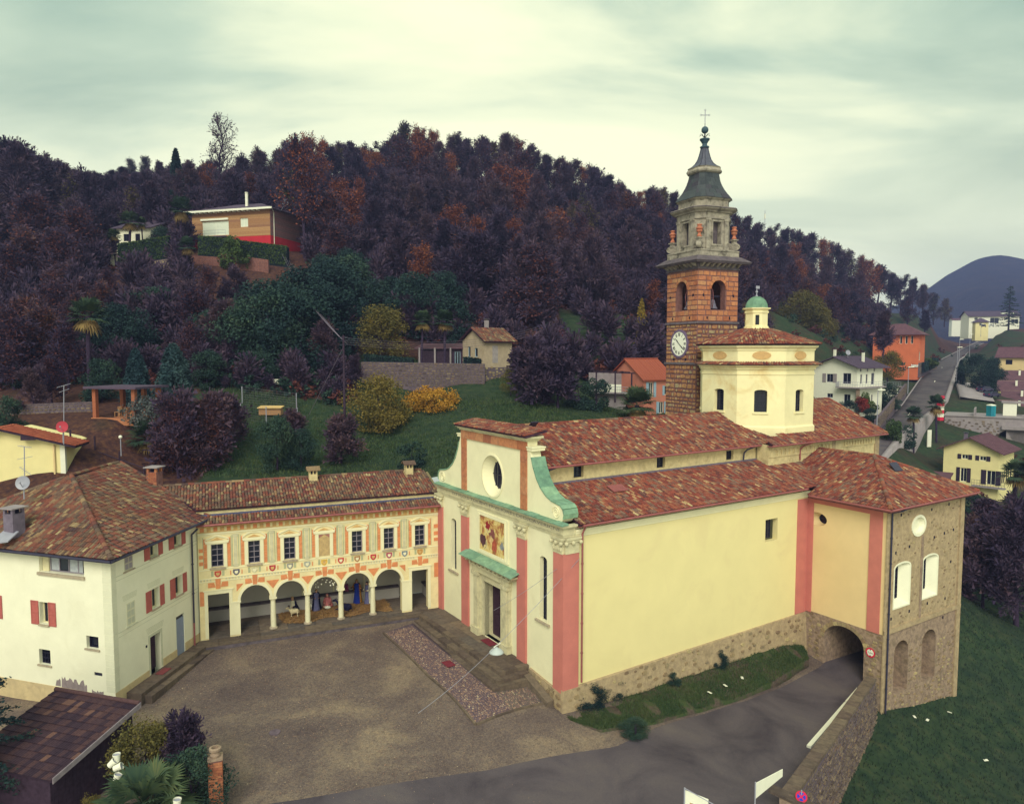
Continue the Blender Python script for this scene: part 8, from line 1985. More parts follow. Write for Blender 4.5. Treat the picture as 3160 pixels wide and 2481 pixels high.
rubble_wall('brick_wall','terraced red brick retaining wall below the wooden house',at(470,574,127.5),at(570,572,127),2.3,0.4,'brick','mortar',0.28,0.19,3);rubble_wall('brick_wall','lower stepped end of the red brick wall by the palm',at(402,578,127),at(468,575,127.5),1.6,0.4,'brick','mortar',0.28,0.19,4)
rubble_wall('stone_wall','long grey rubble terrace wall below the garden palms',at(768,842,93),at(1030,818,94.5),2.7,0.5,'wall_stone','mortar_grey',0.55,0.32,5);rubble_wall('stone_wall','low pale stone wall by the long hedge',at(322,582,126),at(372,580,126),1.8,0.5,'rubble_stone','mortar_grey',0.5,0.3,6);rubble_wall('stone_wall','low garden wall left of the pergola',at(10,880,72),at(196,878,70),1.0,0.4,'wall_stone','mortar_grey',0.5,0.3,8)
p,q=Pd(1497,1180,95.5),Pd(1580,1180,98.5);p.z=q.z=ground(p.x,p.y)+0.2
o,G,L,fns=bld('stone_cottage','small stone cottage with rendered upper wall and red tiled gable roof',p,q,5.0,5.2,'cottage',('gable',1.55,0.5,'under_tile','x'),[('l',1.6,3.0,0.7,1.2),('l',3.2,3.0,0.6,1.4)],frame='shutter_blue',z0=-2)
bx8(o,'sham_window',plain('faded_grey_paint',(0.33,0.30,0.25),0.9,0.15,3),G,1.25,2.2,-0.015,0,2.2,4.5);rs=bx8(o,'stone_base','mortar_grey',G,-0.06,L+0.06,-0.06,0,-2,1.6)
scatter_stones(rs,lambda u,w,d:G(u,-0.06+d,w),(0.0,L,-1.5,1.6),60,0.3,0.6,M['rubble_stone'],3,0.05)
for s in(0,1):
 q4=[G(-0.55,-0.55,5.04),G(L+0.55,-0.55,5.04),G(L+0.55,2.5,6.93),G(-0.55,2.5,6.93)]if s==0 else[G(-0.55,5.55,5.04),G(L+0.55,5.55,5.04),G(L+0.55,2.5,6.93),G(-0.55,2.5,6.93)]
 tiled_roof(o,'tiled_slope',q4,M['tile_old'],0,seed=70+s,thick=0.04,w=0.24,l=0.4,tiles=s==0)
chim(o,G,2.6,3.0,6.4,8.0,0.45,'concrete','dark_stone')
p,q=Pd(1290,1085,100.5),Pd(1455,1090,99.5);p.z=q.z=ground(p.x,p.y)+0.1;o,G,L,fns=bld('garden_shed','dark open garden shed behind the terrace palms',p,q,4,2.3,'dark_wood',('shed',0.6,0.4,'roof_brown','x'),[('f',5.2,0.0,0.8,1.9,'d')],cat='shed',frame='shutter_blue')
for u in(0.2,2.4,4.6,6.8):bx8(o,'post','concrete',G,u,u+0.22,-0.5,-0.28,-0.5,2.4)
p,q=Pd(1985,1240,93),Pd(2075,1240,95.5);p.z=q.z=Pd(1985,1290,93).z;o,G,L,fns=bld('pink_house','salmon pink house with pale blue shutters and half dark red roof beside the tower',p,q,7,5.1,'pink_wall',('gable',2.4,0.4,'tile_red','x'),[('f',0.9,2.7,0.75,1.9),('f',2.7,0.5,0.8,1.5),('f',3.6,2.9,0.6,1.2)],shut='shutter_blue',frame='white_paint',z0=-3)
p,q=Pd(1838,1205,92.5),Pd(1938,1208,93.0);z=p.z;tr_o=thing('terrace','white walled terrace with dark pergola left of the pink house','terrace',p);e=(q-p).normalized();n=Vector((-e.y,e.x,0));G=lambda u,v,w:p+e*u+n*v+Vector((0,0,w));L=(q-p).length
bx8(tr_o,'slab','concrete',G,0,L+1,0,4,-0.35,-0.15);bx8(tr_o,'parapet','white_paint',G,0.3,L-0.9,0,0.15,-0.14,0.85);bx8(tr_o,'back_wall','concrete',G,0,L+1.0,3.9,4.1,-0.15,2.2);bx8(tr_o,'support','concrete',G,0.5,L,1,4,-4,-0.35)
for u in(0.0,2.5,L+0.4):bx8(tr_o,'post','dark_wood',G,u,u+0.16,-0.05,0.11,-1.5,2.35)
for u in range(6):bx8(tr_o,'beam','dark_wood',G,0.1+u*0.85,0.2+u*0.85,-0.3,4.0,2.45,2.55)
bx8(tr_o,'front_beam','dark_wood',G,-0.3,L+0.9,-0.06,0.1,2.3,2.449);rail(tr_o,G,[(0,-0.02),(L,-0.02)],-0.14,0.55,n=12)
p,q=Pd(2512,1180,142),Pd(2643,1225,135);p.z=q.z=ground(q.x,q.y)-0.2;o,G,L,fns=bld('white_villa','three-storey white villa with balconies and dark grey roof right of the drum',p,q,9.5,8.0,'white_paint',('gable',1.7,1.0,'roof_grey','y'),[('f',2.6,4.9,1.3,1.6),('f',2.8,1.9,1.2,0.8),('f',5.9,4.7,1.6,2.0,'d'),('f',6.2,0.4,1.3,2.3,'d'),('r',1.2,4.7,0.7,1.8),('r',3.2,4.7,0.7,1.8),('r',5.2,4.5,1.2,2.2,'d'),('r',1.0,7.0,0.5,0.6),('r',3.5,7.0,0.5,0.6),('r',6,7.0,0.5,0.6),('r',1.4,0.5,1.0,1.9,'d'),('r',5.4,1.2,0.6,1.3)],frame='grey_metal')
for u in(1.75,3.95):bx8(o,'shutter','concrete',G,u,u+0.75,-0.06,0,4.85,6.55)
bx8(o,'balcony','concrete',G,5.2,L+1.3,-1.3,0,3.9,4.1);bx8(o,'balcony','concrete',G,L,L+1.3,0,8.5,3.9,4.1);rail(o,G,[(5.2,0),(5.2,-1.25),(L+1.25,-1.25),(L+1.25,8.5)],4.1,5.1,n=10);bx8(o,'porch_pillar','rubble_low',G,L+0.4,L+0.9,-1.0,-0.5,-1,3.9);chim(o,G,3.0,2.0,8.6,11.2,0.4,'white_paint');chim(o,G,6.8,5.5,8.6,10.6,0.4,'white_paint');dish('dark satellite dish on the roof of the white villa',G(5.5,2.2,10.6),0.5,(0.2,-1,0.3),M['grey_metal'],G(5.5,2.3,9.6))
p=Pd(2735,1130,150);p.z=ground(p.x,p.y)-0.3;o,G,L,fns=bld('white_garage','small white flat-roofed garage right of the white villa',p,p+Vector((3.2,1.0,0)),4,3.2,'white_paint',('flat',0,0.5,'concrete','x'),[('f',1.8,1.4,0.5,1.0)]);rail(o,G,[(-.4,-.4),(3.6,-.4)],3.3,4.2,n=6)
p,q=Pd(2785,1145,207),Pd(2832,1145,203);p.z=q.z=ground(q.x,q.y)-0.8;bld('orange_house','tall orange house with brown hipped roof beside the main road',p+Vector((-7,3.5,0)),q,9,11.8,'orange_wall',('hip',2.6,1.1,'roof_brown','x'),[('f',7.0,8.7,0.6,2.2),('f',8.4,8.7,0.6,2.2),('f',9.8,8.7,0.6,2.2),('r',0.8,8.7,0.7,2.2),('r',2.0,8.7,0.7,2.2),('r',3.2,8.7,0.7,2.2),('r',1.2,4.0,1.8,2.4,'d')])
p,q=Pd(2907,1520,121),Pd(3077,1540,115);p.z=q.z=Pd(3077,1540,115).z;o,G,L,fns=bld('cream_house','cream house with dark shutters and dark tiled gable roof below the main road',p,q,8.5,7.7,'pale_yellow',('gable',1.9,0.9,'roof_brown','y'),[('f',2.7,6.0,0.95,0.75),('f',5.3,6.0,0.95,0.75),('f',2.6,2.2,0.95,2.3),('f',6.4,2.2,1.25,2.3),('r',1.0,2.4,0.8,1.8),('r',3.4,2.4,0.8,1.8),('r',5.8,2.4,0.8,1.8)],shut='shutter_dark',z0=-2.5)
bx8(o,'balcony','concrete',G,4.6,9.2,-1.1,0,1.75,1.95);rail(o,G,[(4.6,-1.05),(9.2,-1.05)],1.95,2.9,'dark_metal',12);chim(o,G,2.2,3.5,8.0,9.9,0.5,'flue');bx8(o,'terrace_base','roof_brown',G,4.6,9.6,-1.6,0,-1.6,-0.6)
p,q=Pd(2822,1478,117),Pd(2925,1500,114);p.z=q.z=Pd(2822,1478,117).z;bld('carport','dark flat-roofed carport left of the cream house',p,q,3,0.6,'dark_wood',('shed',0.4,0.3,'roof_brown','x'),z0=-2.2,cat='shed')
p,q=Pd(2915,1290,148),Pd(3175,1320,140);p.z=q.z=Pd(2990,1290,146).z;o,G,L,fns=bld('concrete_building','unfinished concrete building with flat deck and dark opening below',p,q,10,0.3,'concrete',('flat',0,0.2,'concrete','x'),[('f',10.6,-4.6,6.0,2.6)],z0=-9,cat='building')
bx8(o,'lintel','concrete',G,9.8,L+0.5,-0.8,-0.02,-1.9,-1.2);bx8(o,'column','dark_metal',G,16.4,16.8,-0.7,-0.3,-9,-1.9);bx8(o,'side_wall','concrete',G,5.0,5.3,0.5,7,0.45,1.9);bx8(o,'canopy','concrete',G,9.6,L+0.5,5,8,3.0,3.3);bx8(o,'white_wall','white_paint',G,9.9,12.2,5.2,5.5,0.45,3.0);bx8(o,'white_wall','white_paint',G,14.4,16.8,5.2,5.5,0.45,3.0);bx8(o,'parapet','concrete',G,13,L,0.1,0.3,0.45,1.1)
scatter_stones(o,fns['f'][0],(0,9.5,-6,-0.5),110,0.35,0.7,M['wall_stone'],12,0.08)
c=G(7.9,2.0,0.45);t_=thing('portable_toilet','teal portable toilet with white roof on the concrete deck','toilet cabin',c);m_=MB();m_.wbox(c,1.15,1.15,2.15,0.2);m_.build('cabin',M['teal'],t_);m_=MB();m_.wbox(c+Vector((-0.1,-0.6,0.1)),0.85,0.06,1.9,0.2);m_.build('door',plain('dark_teal',(0.015,0.2,0.19),0.5,0.05,2),t_);m_=MB();m_.lathe(c+Vector((0,0,2.15)),[(0.85,0),(0.83,0.08),(0.6,0.2),(0.2,0.28)],4,a0=math.radians(45)+0.2);m_.build('roof',M['white_paint'],t_)
for k in range(4):
 p=Pd((2121+9*(k%2))*1.4529,(860-k*22)*1.4529,168+k*13);g_=p.z-3.2;p.z=g_;o,G,L,fns=bld('row_house',['nearest pale row house with long sloping red-edged roof behind the concrete deck','second pale row house up the stepped row','third pale row house up the stepped row','farthest pale row house of the stepped row'][k],p,p+Vector((14,-9.5,0)),6,1.4,'pale_yellow',('shed',2.6,0.4,'roof_brown','x'),[('f',2.2,0.2,0.9,0.8),('f',7,0.2,0.9,0.8)],z0=-6,frame='dark_wood');o['group']='stepped row houses'
 chim(o,G,4,3,2.4,4.2,0.5,'white_paint');dish('white satellite dish on the %s row house roof'%['nearest','second','third','farthest'][k],G(7,2.0,3.2),0.45,(0.3,-1,0.4),M['white_paint'],G(7,2.2,2.2))
p,q=Pd(3080,1128,232),Pd(3200,1132,225);p.z=q.z=Pd(3080,1140,232).z;bld('yellow_house','ochre house with brown roof at the right edge above the row houses',p,q,10,4.2,'ochre',('gable',2.8,0.9,'roof_brown','x'),[('f',2.0,1.6,1.8,1.5)],frame='dark_wood',z0=-5)
p,q=Pd(2990,1000,455),Pd(3145,1005,450);p.z=q.z=Pd(3060,1005,452).z;o,G,L,fns=bld('long_villa','long white villa with solar panel on its low roof before the mountain',p,q,12,6.2,'white_paint',('gable',3.0,1.0,'roof_grey','x'),[('f',12,1.5,5,3.4),('f',24,1.5,4,2.4),('f',3,3.5,2,1.6)],z0=-8);bx8(o,'solar_panel','blind',G,19,26,1,4,7.2,8.0)
o,G,L,fns=bld('pavilion','small pavilion with dark roof in front of the long white villa',Pd(3010,1010,430),Pd(3050,1012,428),6,3.4,'pale_yellow',('hip',2,0.8,'roof_grey','x'),[('f',2,0.8,1.5,1.8)],z0=-8)
for i,(dx,dy,d,w,lb)in enumerate(((2022,688,690,8,'far white house low on the mountain foot, leftmost'),(2102,676,760,9,'far white house high on the mountain foot with bright wall'),(2090,680,740,6,'far small pale house left of the brightest mountain house'),(2130,687,700,6,'far small house lowest right on the mountain foot'))):
 p=Pd(dx*1.4529,dy*1.4529,d);bld('mountain_house',lb,p,p+Vector((w,-1,0)),6,3.6,'white_paint',('gable',1.6,0.4,'roof_brown','x'),z0=-12)
p,q=Pd(-220,1400,56.5),Pd(200,1400,58.3);z=p.z;q.z=z;e=(q-p);L=e.length;e.normalize();n=Vector((-e.y,e.x,0));G=lambda u,v,w:p+e*u+n*v+Vector((0,0,w));o=thing('yellow_neighbour_house','plain yellow house gable behind the white house at the left edge','house',p)
hp,hr0,hl0=Pd(8,1330,57.2).z-z,Pd(200,1372,58.3).z-z,Pd(-220,1372,56.5).z-z;up_=(Pd(8,1400,57.4)-p).dot(e);m_=MB()
m_.prism([G(0,0,-7),G(L,0,-7),G(L,0,hr0),G(up_,0,hp),G(0,0,hl0)],[G(0,5,-7),G(L,5,-7),G(L,5,hr0),G(up_,5,hp),G(0,5,hl0)]);m_.build('wall',M['pale_yellow'],o)
sr_=(hr0-hp)/(L-up_)
for a,b,ha,hb in((up_,L+1.05,hp+0.06,hr0+1.05*sr_+0.06),(0,up_,hl0+0.06,hp+0.06)):
 m_=MB();m_.prism([G(a,-0.7,ha),G(b,-0.7,hb),G(b,2.2,hb),G(a,2.2,ha)],[G(a,-0.7,ha+0.14),G(b,-0.7,hb+0.14),G(b,2.2,hb+0.14),G(a,2.2,ha+0.14)]);m_.build('verge_roof',M['dark_wood'],o);tiled_roof(o,'roof_tiles',[G(a,-0.75,ha+0.17),G(b,-0.75,hb+0.17),G(b,2.2,hb+0.17),G(a,2.2,ha+0.17)],M['tile_red'],0,seed=90,thick=0.02)
bx8(o,'purlin','dark_wood',G,up_+1.6,up_+2.6,-0.65,0,hp-0.75,hp-0.42);m_=MB();m_.path([G(L-0.75,-0.1,hr0),G(L-0.75,-0.1,-5)],0.08,8);m_.build('downpipe',M['ochre'],o);bx8(o,'corner_strip','white_paint',G,L-0.35,L+0.02,-0.02,0.3,-7,hr0)
bld('grey_roof_shed','low dark shed roof and grey flue behind the white house ridge',Pd(205,1480,62),Pd(330,1470,62),4,1.3,'concrete',('shed',0.8,0.3,'roof_grey','x'),cat='shed',z0=-4)
c=Pd(288,1452,60.5);t_=thing('chimney_stack','grey chimney with rounded cap behind the white house roof','chimney',c);m_=MB();m_.wbox(c+Vector((0,0,-1.5)),0.6,0.5,1.6,0.2);m_.build('stack',M['concrete'],t_);m_=MB();m_.ball(c+Vector((0,0,0.35)),0.4,0.35,0.25,10,6);m_.build('cap',M['dark_metal'],t_)
p,q=at(197,884,66.5),at(288,886,65.5);e=(q-p);e.z=0;L=e.length;e.normalize();n=Vector((-e.y,e.x,0));G=lambda u,v,w:p+e*u+n*v+Vector((0,0,w));po=thing('pergola','garden pergola with red brick pillars and dark flat roof','pergola',p)
bx8(po,'floor','brick',G,-0.1,L,-0.1,3.6,-0.6,0.06)
for u,v in((0,0),(L-0.4,0),(0.2,3.2),(L-0.4,3.2),(2.6,3.2)):bx8(po,'pillar','brick',G,u,u+0.36,v,v+0.36,0,2.75)
bx8(po,'roof','roof_grey',G,-0.5,L+0.5,-0.5,4,2.75,2.95);bx8(po,'low_wall','brick',G,0.4,1.8,3.2,3.5,0,0.8)
tb=thing('garden_table','small wooden garden table under the brick pergola','table',G(2.2,1.5,0.06));bx8(tb,'tabletop','wood_board',G,1.8,2.8,1.1,1.9,0.76,0.82)
for u,v in((1.85,1.15),(2.65,1.15),(1.85,1.75),(2.65,1.75)):bx8(tb,'leg','wood_board',G,u,u+0.08,v,v+0.08,0.06,0.76)
for i,(u,v,lb)in enumerate(((1.3,1.2,'wooden garden chair left of the pergola table'),(3.2,1.0,'wooden garden chair right of the pergola table'))):
 ch=thing('garden_chair',lb,'chair',G(u,v,0.06),'pergola chairs');bx8(ch,'seat','wood_board',G,u,u+0.45,v,v+0.45,0.48,0.53);bx8(ch,'backrest','wood_board',G,u,u+0.45,v+0.41,v+0.45,0.53,1.0)
 for a,b in((0,0),(.4,0),(0,.4),(.4,.4)):bx8(ch,'leg','wood_board',G,u+a,u+a+0.05,v+b,v+b+0.05,0.06,0.48)
def gh(x,y):return GH(x,y)
ml=[(1830,950,112),(1866,910,128),(1918,860,158),(1970,785,229),(2004,762,320),(2046,741,450),(2078,726,540)];mr=[(1855,992,104),(1907,926,121),(2005,851,164),(2030,779,233),(2037,765,325),(2059,746,450),(2088,729,540)]
R1,R2=[Pd(a*1.4529,b*1.4529,d)for a,b,d in ml],[Pd(a*1.4529,b*1.4529,d)for a,b,d in mr]
ribbon('main_road',R1,R2,None,0.1,M['asphalt'],2.0,skirt=6.0)
lo=[(r2-r1).normalized()for r1,r2 in zip(R1,R2)]
ribbon('footpath',[r for r in R2],[r+d*1.5 for r,d in zip(R2,lo)],None,0.24,M['concrete'],2.0,skirt=6);ribbon('kerb_strip',[r-d*0.5 for r,d in zip(R1,lo)],R1,None,0.24,M['concrete'],2.0,skirt=6)
ribbon('car_park',[Pd(2050*1.4529,860,168),Pd(2040*1.4529,800,200)],[Pd(2125*1.4529,860,168),Pd(2100*1.4529,800,200)],gh,0.4,M['concrete'],2.0,skirt=1.5)
mk=MB()
for k in range(10):
 i=1+k*0.5;j=int(i);f_=i-j
 if j+1>=len(R1):break
 c=((R1[j]+R2[j])/2).lerp((R1[j+1]+R2[j+1])/2,f_);dd=((R1[j+1]-R1[j])).normalized();s=Vector((-dd.y,dd.x,0))*0.12;c2=c+dd*3
 U_=Vector((0,0,0.13));c2.z=c.z+(R1[j+1].z-R1[j].z)/(R1[j+1]-R1[j]).length*3 if False else c.z+dd.z*3;s.z=0;mk.face([c-s+U_,c+s+U_,c2+s+U_,c2-s+U_])
tag(mk.build('road_marking',M['white_paint']),kind='structure')
rubble_wall('garden_wall','grey wall along the main road left side beneath the white villa garden',at(1862,900,122),at(1925,842,165),1.6,0.4,'wall_stone','mortar_grey',0.7,0.4,15);rubble_wall('garden_wall','stone wall bending along the road past the orange house',at(1952,800,203),at(1990,778,232),2.6,0.5,'wall_stone','mortar_grey',0.8,0.45,16)
rg=random.Random(3)
def street_lamp(label,b,h,right=1):
 o=thing('street_lamp',label,'street lamp',b,'street lamps along the main road');m_=MB();m_.bar(b,b+Vector((0,0,h)),0.09,0.06,8);m_.build('post',M['grey_metal'],o);m_=MB();m_.bar(b+Vector((0,0,h-0.05)),b+Vector((right*0.5,0,h+0.02)),0.04);m_.prism([b+Vector((right*x,y,h))for x,y in((-.1,-.2),(1.2,-.16),(1.2,.16),(-.1,.2))],[b+Vector((right*x,y,h+0.16))for x,y in((0,-.12),(1.1,-.1),(1.1,.1),(0,.12))]);m_.build('lamp_head',M['white_paint'],o)
for lb,dx,dy,d,top in(('nearest street lamp just right of the church transept roof',1862,915,122,830),('second street lamp by the villa garden wall',1927,862,162,783),('third street lamp, right roadside beyond the red and white marker',2031,820,190,739),('fourth street lamp taller behind the third on the right roadside',2036,785,225,722),('fifth street lamp where the road narrows',2059,752,290,711),('last street lamp beside the distant cars',2082,735,345,698)):
 b=at(dx,dy,d);street_lamp(lb,b+Vector((0,0,0.1)),max(6,Pd(dx*1.4529,top*1.4529,d).z-b.z))
def car(label,b,rz,mat):
 o=thing('parked_car',label,'car',b,'cars on and beside the main road',rz);m_=MB();prof=[(-2.1,.35),(2.1,.35),(2.15,.75),(1.2,.92),(0.7,1.42),(-1.1,1.45),(-1.9,.98),(-2.15,.9)]
 m_.prism([Vector((x,-.85,z))for x,z in prof],[Vector((x,.85,z))for x,z in prof]);m_.build('body',mat,o,local=True)
 m_=MB();pr=[(0.98,.97),(0.66,1.36),(-1.05,1.38),(-1.7,1.0)];m_.prism([Vector((x,-.862,z))for x,z in pr],[Vector((x,.862,z))for x,z in pr]);m_.prism([Vector((1.19,-.7,.95)),Vector((1.19,.7,.95)),Vector((.74,.62,1.39)),Vector((.74,-.62,1.39))],[Vector((1.21,-.7,.96)),Vector((1.21,.7,.96)),Vector((.76,.62,1.4)),Vector((.76,-.62,1.4))]);m_.prism([Vector((-1.87,-.7,1.0)),Vector((-1.87,.7,1.0)),Vector((-1.14,.62,1.43)),Vector((-1.14,-.62,1.43))],[Vector((-1.92,-.7,1.02)),Vector((-1.92,.7,1.02)),Vector((-1.18,.62,1.46)),Vector((-1.18,-.62,1.46))]);m_.build('windows',M['glass'],o,local=True)
 for x in(-1.35,1.35):
  for y in(-.8,.8):m_=MB();m_.bar(Vector((x,y-.1,.33)),Vector((x,y+.1,.33)),.33,.33,12);m_.build('wheel',M['rubber'],o,local=True)
 for y in(-.6,.6):m_=MB();m_.ball(Vector((-2.14,y,.8)),.05,.16,.08,6,4);m_.build('tail_light',M['sign_red'],o,local=True);m_=MB();m_.ball(Vector((2.12,y,.7)),.06,.18,.09,6,4);m_.build('headlight',M['white_paint'],o,local=True)
for lb,dx,dy,d,rz,mt_ in(('white car parked by the orange house corner',1943,795,205,1.0,'car_white'),('dark car with headlights on the far end of the road',2088,722,372,-2.2,'car_dark'),('white car half hidden beyond the dark far car',2104,728,385,-2.3,'car_white'),('dark car under the car park tree',2092,822,180,0.4,'car_dark'),('second dark car right of the car park tree trunk',2106,836,174,0.5,'car_dark')):car(lb,at(dx,dy,d)+Vector((0,0,0.43)),rz,M[mt_])
b=at(1996,888,146);b.z=Pd(1996*1.4529,893*1.4529,146).z;o=thing('striped_marker','tall red and white striped marker column by the building site','marker',b)
for k in range(7):m_=MB();m_.wbox(b+Vector((0,0,k*0.72)),1.0,1.0,0.72,0.3);m_.build('band',M['sign_red']if k%2==0 else M['white_paint'],o)
b=Pd(1929*1.4529,905*1.4529,128);b=at(1975,900,134);o=thing('white_board','white board between the two roadside palms','board',b);m_=MB();m_.wbox(b,0.9,0.15,3.2,0.3);m_.build('panel',M['white_paint'],o)
b=at(1625,480,300);o=thing('radio_mast','thin radio mast on the crest right of the belfry','mast',b);tp=Pd(1625*1.4529,447*1.4529,300);m_=MB();m_.bar(b,tp,0.22,0.1,6);m_.build('pole',M['grey_metal'],o);m_=MB();m_.bar(tp-Vector((0,0,3.5)),tp-Vector((0,0,1.5)),0.3,0.3,6);m_.build('antenna',M['white_paint'],o)
# nativity figures under the arcade
M['skin']=plain('painted_skin',(0.50,0.30,0.19),0.7,0.06,5);M['wool']=plain('cream_wool',(0.55,0.47,0.30),0.95,0.2,12,bump=0.5)
def cloth(n,c):return plain('cloth_'+n,c,0.95,0.2,7,bump=0.2)
def figure(label,b,h,face,robe,over,hair,kneel=False,crown=False,hood=False,arms=0.3):
 """robed figure; face is the heading it looks along; one continuous body from hem to head, with clothes and hair as its children"""
 o=thing('person',label,'person',b,'nativity figures in the straw');f=Vector((math.sin(face),math.cos(face),0));s=Vector((f.y,-f.x,0));b=Vector(b);k=h/(1.75 if not kneel else 1.02);n=14
 P=(lambda x,y,z:b+s*(x*k)+f*(y*k)+Vector((0,0,z*k)))
 R=[(0,.30,.24,0),(.06,.29,.23,0),(.45,.23,.19,0),(.9,.19,.15,0),(1.1,.17,.125,.01),(1.3,.21,.13,.01),(1.42,.215,.12,0),(1.47,.12,.09,0),(1.50,.058,.06,.01),(1.545,.055,.06,.02),(1.57,.07,.085,.025),(1.63,.082,.10,.025),(1.69,.08,.098,.02),(1.735,.055,.065,.015),(1.75,.01,.01,.01)]
 if kneel:R=[(0,.34,.40,-.12),(.1,.33,.38,-.10),(.3,.27,.28,-.02),(.45,.20,.17,.04),(.58,.21,.14,.07),(.68,.205,.12,.09),(.73,.12,.09,.10),(.765,.058,.06,.12),(.81,.055,.06,.14),(.84,.07,.085,.155),(.90,.082,.10,.155),(.96,.08,.098,.15),(1.0,.055,.065,.14),(1.02,.01,.01,.13)]
 nk=len(R)-7;m_=MB();m_.mat(robe);rings=[[P(rx*math.cos(2*math.pi*i/n),y+ry*math.sin(2*math.pi*i/n),z)for i in range(n)]for z,rx,ry,y in R];V=[p for r in rings for p in r]
 m_.mesh(V,[(j*n+i,j*n+(i+1)%n,(j+1)*n+(i+1)%n,(j+1)*n+i)for j in range(nk)for i in range(n)]+[tuple(reversed(range(n)))]);m_.mat(M['skin']);m_.mesh(V,[(j*n+i,j*n+(i+1)%n,(j+1)*n+(i+1)%n,(j+1)*n+i)for j in range(nk,len(R)-1)for i in range(n)])
 hz_,hy=R[-4][0],R[-4][3];m_.ball(P(0,hy+.10,hz_-.01),.018*k,.018*k,.028*k,6,4)
 for x in(-.075,.075):m_.ball(P(x,hy,hz_),.016*k,.02*k,.028*k,6,4)
 sh=R[nk-1][0]-.05;y0=R[nk-1][3]
 for x in(-1,1):
  a,c,d=P(x*.20,y0,sh),P(x*(.24+arms*.1),y0+.06,sh-.28),P(x*(.10+arms*.25),y0+.26,sh-.32+arms*.1);m_.mat(over or robe);m_.bar(a,c,.062*k,.052*k,8);m_.bar(c,d,.055*k,.06*k,8);m_.mat(M['skin']);dd=(d-c).normalized();e=d+dd*.06*k;m_.bar(d,e,.032*k,.036*k,6)
  for q in range(4):t=(q-1.5)*.018*k;m_.bar(e+s*t,e+s*t*1.3+dd*(.05-.006*abs(q-1))*k-Vector((0,0,.012*k)),.010*k,.007*k,5)
  m_.bar(e-s*x*.03*k,e-s*x*.055*k+dd*.02*k,.010*k,.008*k,5)
 body=m_.build('body',None,o,smooth=True)
 m_=MB();m_.mat(hair)
 hr_=[(hz_-(.30 if hood else .10),.11 if hood else .095,-.05),(hz_+.02,.10,-.035),(hz_+.09,.092,-.03),(hz_+.135,.06,-.02),(hz_+.15,.01,-.01)];V=[]
 for z,r,y in hr_:V+=[P(r*math.cos(math.pi*(0.92+1.16*i/10)),hy+y+r*1.1*math.sin(math.pi*(0.92+1.16*i/10))+.03,z)for i in range(11)]
 m_.mesh(V,[(j*11+i,j*11+i+1,(j+1)*11+i+1,(j+1)*11+i)for j in range(4)for i in range(10)]);m_.ball(P(0,hy+.0,hz_+.085),.088*k,.10*k,.075*k,12,6);m_.build('veil' if hood else 'hair',hair,o,smooth=True)
 if over:
  m_=MB();z1=R[nk-1][0]+.03;V=[];L_=[(z1,.235,.15),(z1-.25,.27,.2),(z1*.45,.33,.27),(.12,.40,.33)]
  for z,rx,ry in L_:V+=[P(rx*math.cos(math.pi*(0.80+1.4*i/14)),y0*z/max(z1,.1)+ry*math.sin(math.pi*(0.80+1.4*i/14))+.02*math.sin(i*2.3)*(z1-z),z)for i in range(15)]
  m_.mesh(V,[(j*15+i,j*15+i+1,(j+1)*15+i+1,(j+1)*15+i)for j in range(3)for i in range(14)]);m_.build('mantle',over,o,smooth=True)
 if crown:
  m_=MB();m_.lathe(P(0,hy,hz_+.07),[(.10*k,0),(.105*k,.05*k),(.112*k,.06*k),(.07*k,.07*k)],10);m_.build('crown',M['gold'],o)
 return o
def animal(name,label,cat,b,L,h,face,mat,lying=False,horns=False):
 o=thing(name,label,cat,b,'nativity figures in the straw');f=Vector((math.sin(face),math.cos(face),0));s=Vector((f.y,-f.x,0));b=Vector(b);P=lambda x,y,z:b+f*x+s*y+Vector((0,0,z));bz=h*(.66 if not lying else .36);r=h*.26;m_=MB();n=12
 R=[(-.52,.35,0),(-.48,.8,.02),(-.3,1.0,.02),(0,.95,-.02),(.28,1.05,.0),(.42,.8,.08),(.55,.5,.30),(.66,.42,.52),(.72,.44,.62),(.86,.36,.60),(.98,.24,.52),(1.0,.08,.5)]
 V=[P(x*L*.62,r*k*.85*math.cos(2*math.pi*i/n),bz+dz*h*.62+r*k*math.sin(2*math.pi*i/n))for x,k,dz in R for i in range(n)];m_.mesh(V,[(j*n+i,j*n+(i+1)%n,(j+1)*n+(i+1)%n,(j+1)*n+i)for j in range(len(R)-1)for i in range(n)]+[tuple(range(n))])
 for x in(-.42,.30):
  for y in(-1,1):
   if lying:m_.bar(P(x*L*.62,y*r*.7,bz*.6),P(x*L*.62+.25*L,y*r*.8,.05),r*.32,r*.16,6)
   else:kn=P(x*L*.62+(.03*L if x<0 else 0),y*r*.55,bz*.48);m_.bar(P(x*L*.62,y*r*.5,bz),kn,r*.36,r*.2,6);m_.bar(kn,P(x*L*.62-(.02*L if x<0 else 0),y*r*.55,0),r*.2,r*.15,6)
 for y in(-1,1):
  m_.bar(P(.70*L*.62,y*r*.35,bz+.75*h*.62),P(.66*L*.62,y*r*.85,bz+.72*h*.62),r*.12,r*.04,5)
  if horns:m_.bar(P(.74*L*.62,y*r*.2,bz+.8*h*.62),P(.78*L*.62,y*r*.6,bz+1.0*h*.62),r*.09,r*.02,5)
 m_.bar(P(-.52*L*.62,0,bz+.1*h),P(-.62*L*.62,0,bz-.3*h),r*.12,r*.05,5);m_.build('body',mat,o,smooth=True);return o
FLZ=FLR+0.03;fl=lambda sx,sy:Pz(sx,sy,FLZ);S180=math.radians(180)
